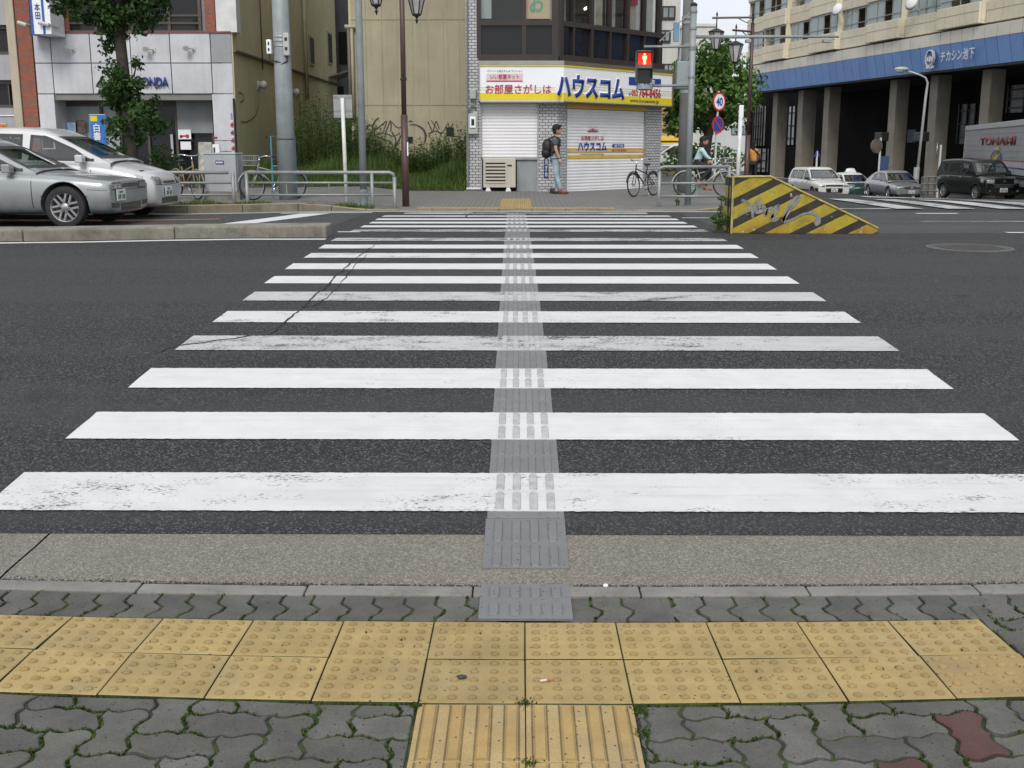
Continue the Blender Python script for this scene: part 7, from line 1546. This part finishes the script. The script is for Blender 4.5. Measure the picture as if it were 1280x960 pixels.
# orange shirt person seen from behind, walking away
o = gbase(940, 42); o.z = zroad(o.x, o.y); pr = thing('person', 'dark haired person in orange shirt with black shoulder bag walking away', 'person', o, R(75)); pr.scale = (.96,) * 3
skin('body', [(0, 0, .95, .12, .10)] + [(x, y, z, *[r_ * .8 for r_ in rr]) for x, y, z, *rr in tors[1:]] + [(x, y, z, r_[0] * .8) for x, y, z, *r_ in legs[1:]] + [(-.02, .18, 1.36, .05), (.02, .24, 1.12, .04), (.14, .2, .95, .03), (-.02, -.18, 1.36, .05), (.02, -.24, 1.12, .04), (.14, -.2, .95, .03)], bn, SKIN, pr)
skin('trousers', legs, [(0, 1), (1, 2), (2, 3), (0, 4), (4, 5), (5, 6)], DTROU, pr)
skin('shirt', [(0, 0, .86, .155, .14), (-.01, 0, 1.1, .145, .115), (-.015, 0, 1.3, .165, .115), (-.01, 0, 1.40, .09, .085), (-.02, .18, 1.35, .072), (.0, .22, 1.2, .06), (-.02, -.18, 1.35, .072), (-.01, -.22, 1.19, .06)], [(0, 1), (1, 2), (2, 3), (2, 4), (4, 5), (2, 6), (6, 7)], ORNG, pr)
head(pr, (.02, 0, 1.58), R(-30), True); hand(pr, (.14, .2, .94), (.4, -.1, -.8)); hand(pr, (.14, -.2, .94), (.4, .1, -.8), side=-1); shoe(pr, (-.05, .1, .085), 0, R(15), TAN); shoe(pr, (.13, -.1, .078), 0, 0, TAN)
mb = MB(); mb.ball((-.02, -.25, 1.02), .14, 12, 0, (1.1, .5, 1.3)); bg = mb.build('shoulder_bag', PACK, pr, smooth=True); mb = MB(); mb.tube([(0, -.26, 1.1), (-.13, -.1, 1.3), (-.08, .08, 1.46), (.08, .06, 1.44), (.12, -.14, 1.25), (.04, -.27, 1.08)], .02, 6); mb.build('strap', PACK, bg)
# ------------------------------------------------------------------ vegetation
LEAF1 = m_leaf('street_tree_leaf', (.018, .045, .012), (.065, .145, .03)); LEAF2 = m_leaf('round_tree_leaf', (.045, .10, .022), (.17, .32, .06)); BARK = mat('bark', (.045, .037, .03), .9, var=.3, vs=9, bump=.6, bs=40)
GRS = m_leaf('grass_blade', (.055, .105, .022), (.16, .24, .06), .45); WEED = m_leaf('weed_leaf', (.04, .085, .018), (.13, .22, .05), .45)
import mathutils
def leaves(mb, clumps, per, size, flat=.6, gap=2.6):
    for c, r_ in clumps:
        c = Vector(c)
        for _ in range(int(per * r_ * r_ * 9)):
            v = Vector((rnd.gauss(0, 1), rnd.gauss(0, 1), rnd.gauss(0, 1))); v.normalize(); k = rnd.uniform(.35, 1.08) ** .6; p = c + Vector((v.x, v.y, v.z * flat)) * r_ * k
            if mathutils.noise.noise(p * gap) < -.12: continue
            n = (v + Vector((rnd.uniform(-.8, .8), rnd.uniform(-.8, .8), rnd.uniform(-.4, 1.)))).normalized(); a = n.orthogonal().normalized(); a = (Matrix.Rotation(rnd.uniform(0, 6.28), 3, n) @ a); b_ = n.cross(a); s_ = size * rnd.uniform(.6, 1.3)
            mb.add([p - a * s_, p + b_ * s_ * .5 - n * s_ * .15, p + a * s_ - n * s_ * .3, p - b_ * s_ * .5 - n * s_ * .15], [(0, 1, 2, 3)])
def tree(name, label, o, trunk, limbs, clumps, per, size, leaf, flat=.75):
    t = thing(name, label, 'tree', o); mb = MB()
    mb.tube(trunk[0], trunk[1], 10)
    for l_ in limbs: mb.tube(l_[0], l_[1], 6)
    mb.build('trunk', BARK, t, smooth=True); mb = MB(); leaves(mb, clumps, per, size, flat); mb.build('crown', leaf, t); return t
o = gbase(166, 25.5); dT = 25.5; q3 = lambda px, py, dy=0: Vector((xo(px, py, dT, o), dy, hz(px, py, dT) - o.z))
cl = []
for px, py, r_ in ((100, -4, .5), (118, 8, .5), (140, 2, .6), (150, 18, .55), (170, 8, .65), (190, 6, .6), (205, 16, .45), (160, 28, .45), (185, 28, .42), (218, 4, .35), (128, 22, .3), (92, 12, .28), (140, -30, .8), (180, -35, .9), (210, -25, .6), (110, -30, .6), (165, 38, .35), (150, 42, .3), (178, 42, .28),
                   (143, 50, .24), (140, 62, .22), (150, 58, .25), (148, 88, .28), (152, 100, .33), (165, 92, .3), (178, 88, .25), (142, 112, .25), (160, 112, .35), (176, 108, .33), (190, 112, .28), (148, 125, .32), (165, 128, .4), (182, 126, .38), (196, 130, .3), (150, 143, .35), (168, 146, .42), (186, 146, .4), (204, 150, .3), (160, 160, .35), (178, 162, .38), (196, 160, .3), (152, 172, .22), (168, 176, .25), (158, 186, .14), (184, 80, .14), (183, 72, .12)):
    cl.append((q3(px, py, rnd.uniform(-.35, .25)), r_))
tree('street_tree', 'slender leafy street tree in front of the panelled shop', o, ([(0, 0, -.2), (.02, 0, 1.5), q3(165, 90), q3(163, 40), q3(168, -20)], [.17, .15, .125, .12, .08]),
     [([q3(164, 60), q3(150, 30), q3(120, 5)], [.05, .04, .02]), ([q3(164, 50), q3(180, 25), q3(205, 10)], [.05, .04, .02]), ([q3(166, 110), q3(178, 95), q3(184, 75)], [.04, .02, .008]), ([q3(166, 130), q3(152, 100)], [.04, .015]), ([q3(166, 150), q3(190, 135)], [.04, .015]), ([q3(168, 10), q3(180, -25), q3(190, -45)], [.06, .04, .02])], cl, 270, .058, LEAF1, .85)
o = gbase(876, 38); dT = 38; o.z = zroad(o.x, o.y); cl = []
for px, py, r_ in ((893, 62, .35), (880, 74, .7), (900, 76, .75), (868, 86, .8), (888, 90, .95), (910, 86, .8), (922, 96, .6), (862, 100, .8), (882, 104, .6), (904, 104, .9), (924, 108, .7), (845, 118, .8), (836, 130, .7), (852, 132, .8), (842, 146, .6), (868, 128, .6), (888, 130, .7), (910, 124, .9), (926, 122, .7), (884, 148, .7), (905, 145, .7), (920, 138, .6), (866, 150, .5), (836, 158, .4), (850, 158, .45), (915, 156, .4), (938, 115, .35), (832, 108, .5), (905, 64, .3), (876, 64, .3)):
    cl.append((q3(px, py, rnd.uniform(-1., 1.)), r_))
tree('street_tree', 'broad dark green tree behind the signal pole and road signs', o, ([(0, 0, -.3), q3(880, 190), q3(884, 160), q3(886, 130)], [.2, .17, .15, .12]),
     [([q3(884, 160), q3(870, 130), q3(858, 110)], [.1, .06, .03]), ([q3(886, 130), q3(880, 110), q3(872, 92)], [.08, .05, .02]), ([q3(886, 135), q3(900, 110), q3(910, 90)], [.09, .06, .02]), ([q3(884, 150), q3(905, 135), q3(925, 120)], [.08, .05, .02]), ([q3(882, 165), q3(855, 145), q3(838, 130)], [.08, .05, .02])], [(c_, r_ * 1.0) for c_, r_ in cl], 95, .095, LEAF2, .8)
def blades(mb, area_, n, h0, h1, wd, lean=.35, dens=None, zf=zpave):
    for _ in range(n):
        x, y = rnd.uniform(area_[0], area_[1]), rnd.uniform(area_[2], area_[3])
        k = dens(x, y) if dens else 1.
        if k <= 0: continue
        h = rnd.uniform(h0, h1) * k; a = rnd.uniform(0, 6.28); l_ = rnd.uniform(0, lean) * h; z = zf(x, y) - .01; w_ = wd * rnd.uniform(.6, 1.3); ca, sa = math.cos(a), math.sin(a); b2 = rnd.uniform(0, 6.28); cb2, sb2 = math.cos(b2) * w_, math.sin(b2) * w_
        mb.add([(x - cb2, y - sb2, z), (x + cb2, y + sb2, z), (x + ca * l_ * .4 + cb2 * .8, y + sa * l_ * .4 + sb2 * .8, z + h * .6), (x + ca * l_ * .4 - cb2 * .8, y + sa * l_ * .4 - sb2 * .8, z + h * .6), (x + ca * l_, y + sa * l_, z + h)], [(0, 1, 2, 3), (3, 2, 4)])
def stems(mb, area_, n, h0, h1, size, dens=None, zf=zpave):
    """leafy weed stalks"""
    for _ in range(n):
        x, y = rnd.uniform(area_[0], area_[1]), rnd.uniform(area_[2], area_[3]); k = dens(x, y) if dens else 1.
        if k <= .05: continue
        h = rnd.uniform(h0, h1) * k; z = zf(x, y); lx, ly = rnd.uniform(-.2, .2) * h, rnd.uniform(-.2, .2) * h
        mb.add([(x - .004, y, z), (x + .004, y, z), (x + lx, y + ly, z + h)], [(0, 1, 2)])
        for i in range(int(6 + h * 14)):
            t_ = rnd.uniform(.15, 1); a = rnd.uniform(0, 6.28); p = Vector((x + lx * t_, y + ly * t_, z + h * t_)); s_ = size * rnd.uniform(.5, 1.2); e = Vector((math.cos(a), math.sin(a), rnd.uniform(-.3, .7))) * s_; sd_ = Vector((-e.y, e.x, 0)).normalized() * s_ * .28
            mb.add([p, p + e * .5 + sd_, p + e, p + e * .5 - sd_], [(0, 1, 2, 3)])
gx0, gx1 = fD.o.x - .3, E.location.x + ul - .05; yD = fD.o.y
mb = MB(); mb.grid(frange(-8.2, gx1, .5), frange(27.9, yD + 12, .6), lambda x, y: zpave(x, y) + .012 + .15 * sm(28.2, 31, y)); tag(mb.build('soil', SOIL, smooth=True), 'dark soil of the vacant strip under the weeds', 'soil', kind='structure')
zs_ = lambda x, y: zpave(x, y) + .012 + .15 * sm(28.2, 31, y)
mb = MB(); dn = lambda x, y: (.55 + .9 * max(0, mathutils.noise.noise(Vector((x * .9, y * .5, 3.1))) + .35)) * (sm(27.9, 29.6, y) * .75 + .25)
blades(mb, (gx0 + .1, gx1, 27.95, yD), 15000, .22, .6, .011, .5, dn, zs_); blades(mb, (gx0 - 3.2, gx0 + .3, 28.2, 33), 6000, .2, .5, .011, .5, dn, zs_)
tag(mb.build('grass', GRS), 'bright green grass at the foot of the graffiti wall', 'grass', kind='stuff')
mb = MB(); ht = lambda x, y: (.55 + .75 * (mathutils.noise.noise(Vector((x * 1.1, 7.7, .5))) + .5)) * (.75 + .35 * sm(-2.4, -1.5, x) + .25 * sm(-3.9, -4.4, x))
stems(mb, (gx0 + .2, gx1 - .05, yD - 2.6, yD - .15), 950, 1.1, 2.0, .085, ht, zs_); stems(mb, (gx0 - 1.6, gx0 + .3, yD - 1.6, yD + 2.), 450, 1.0, 2.2, .085, ht, zs_)
tag(mb.build('weeds', WEED), 'tall dark weeds growing against the graffiti wall', 'weeds', kind='stuff')
mb = MB(); k_ = lambda x, y: max(0, mathutils.noise.noise(Vector((x * 1.3, y * 2, 9))) + .3) * 1.6
blades(mb, (-8.5, -2.7, 20.6, 20.85), 2600, .03, .11, .008, .6, k_); tag(mb.build('verge_grass', GRS), 'thin strip of short grass along the far kerb under the railing', 'grass', kind='stuff')
# weeds beside the barrier, and shrubs
def shrub(name, label, o, clumps, per, size, leaf, stemsn=5):
    t = thing(name, label, 'plant', o); mb = MB(); leaves(mb, clumps, per, size, .8); mb.build('foliage', leaf, t); mb = MB()
    for c, r_ in clumps[:stemsn]: mb.tube([(c[0] * .3, c[1] * .3, -.02), c], [.012, .005], 5)
    mb.build('stem', BARK, t); return t
o = Vector((p0.x - .12, p0.y + .1, zroad(p0.x, p0.y))); shrub('weed_clump', 'green weed clump growing at the end of the striped barrier', o, [((-.08, 0, .1), .12), ((.0, .05, .18), .12), ((-.14, .05, .06), .09), ((.02, 0, .32), .07), ((0, .02, .45), .05)], 900, .035, GRS)
o = gbase(205, 27); shrub('potted_shrub', 'dark leafy shrub beside the shop door behind the hatchback', o, [((-.2, 0, .5), .35), ((.2, .05, .55), .35), ((0, 0, .8), .3), ((.35, 0, .3), .25), ((-.4, 0, .3), .3)], 180, .06, LEAF1)
o = gbase(868, 42); o.z = zroad(o.x, o.y); shrub('hedge', 'green hedge behind the cyclist and signal pole', o, [((x * .5, rnd.uniform(-.2, .2), .5 + .2 * (k % 2)), .55) for k, x in enumerate(range(-2, 4))] + [((x * .5, .1, 1.0), .4) for x in range(-1, 3)], 70, .09, LEAF2)
o = gbase(827, 21.3); shrub('weed_tuft', 'small green tuft at the foot of the signal pole', Vector((P(846, 246, 21.5).x, P(846, 246, 21.5).y, zpave(3, 21.5))), [((0, 0, .08), .07), ((.02, 0, .2), .05)], 800, .03, GRS, 2)
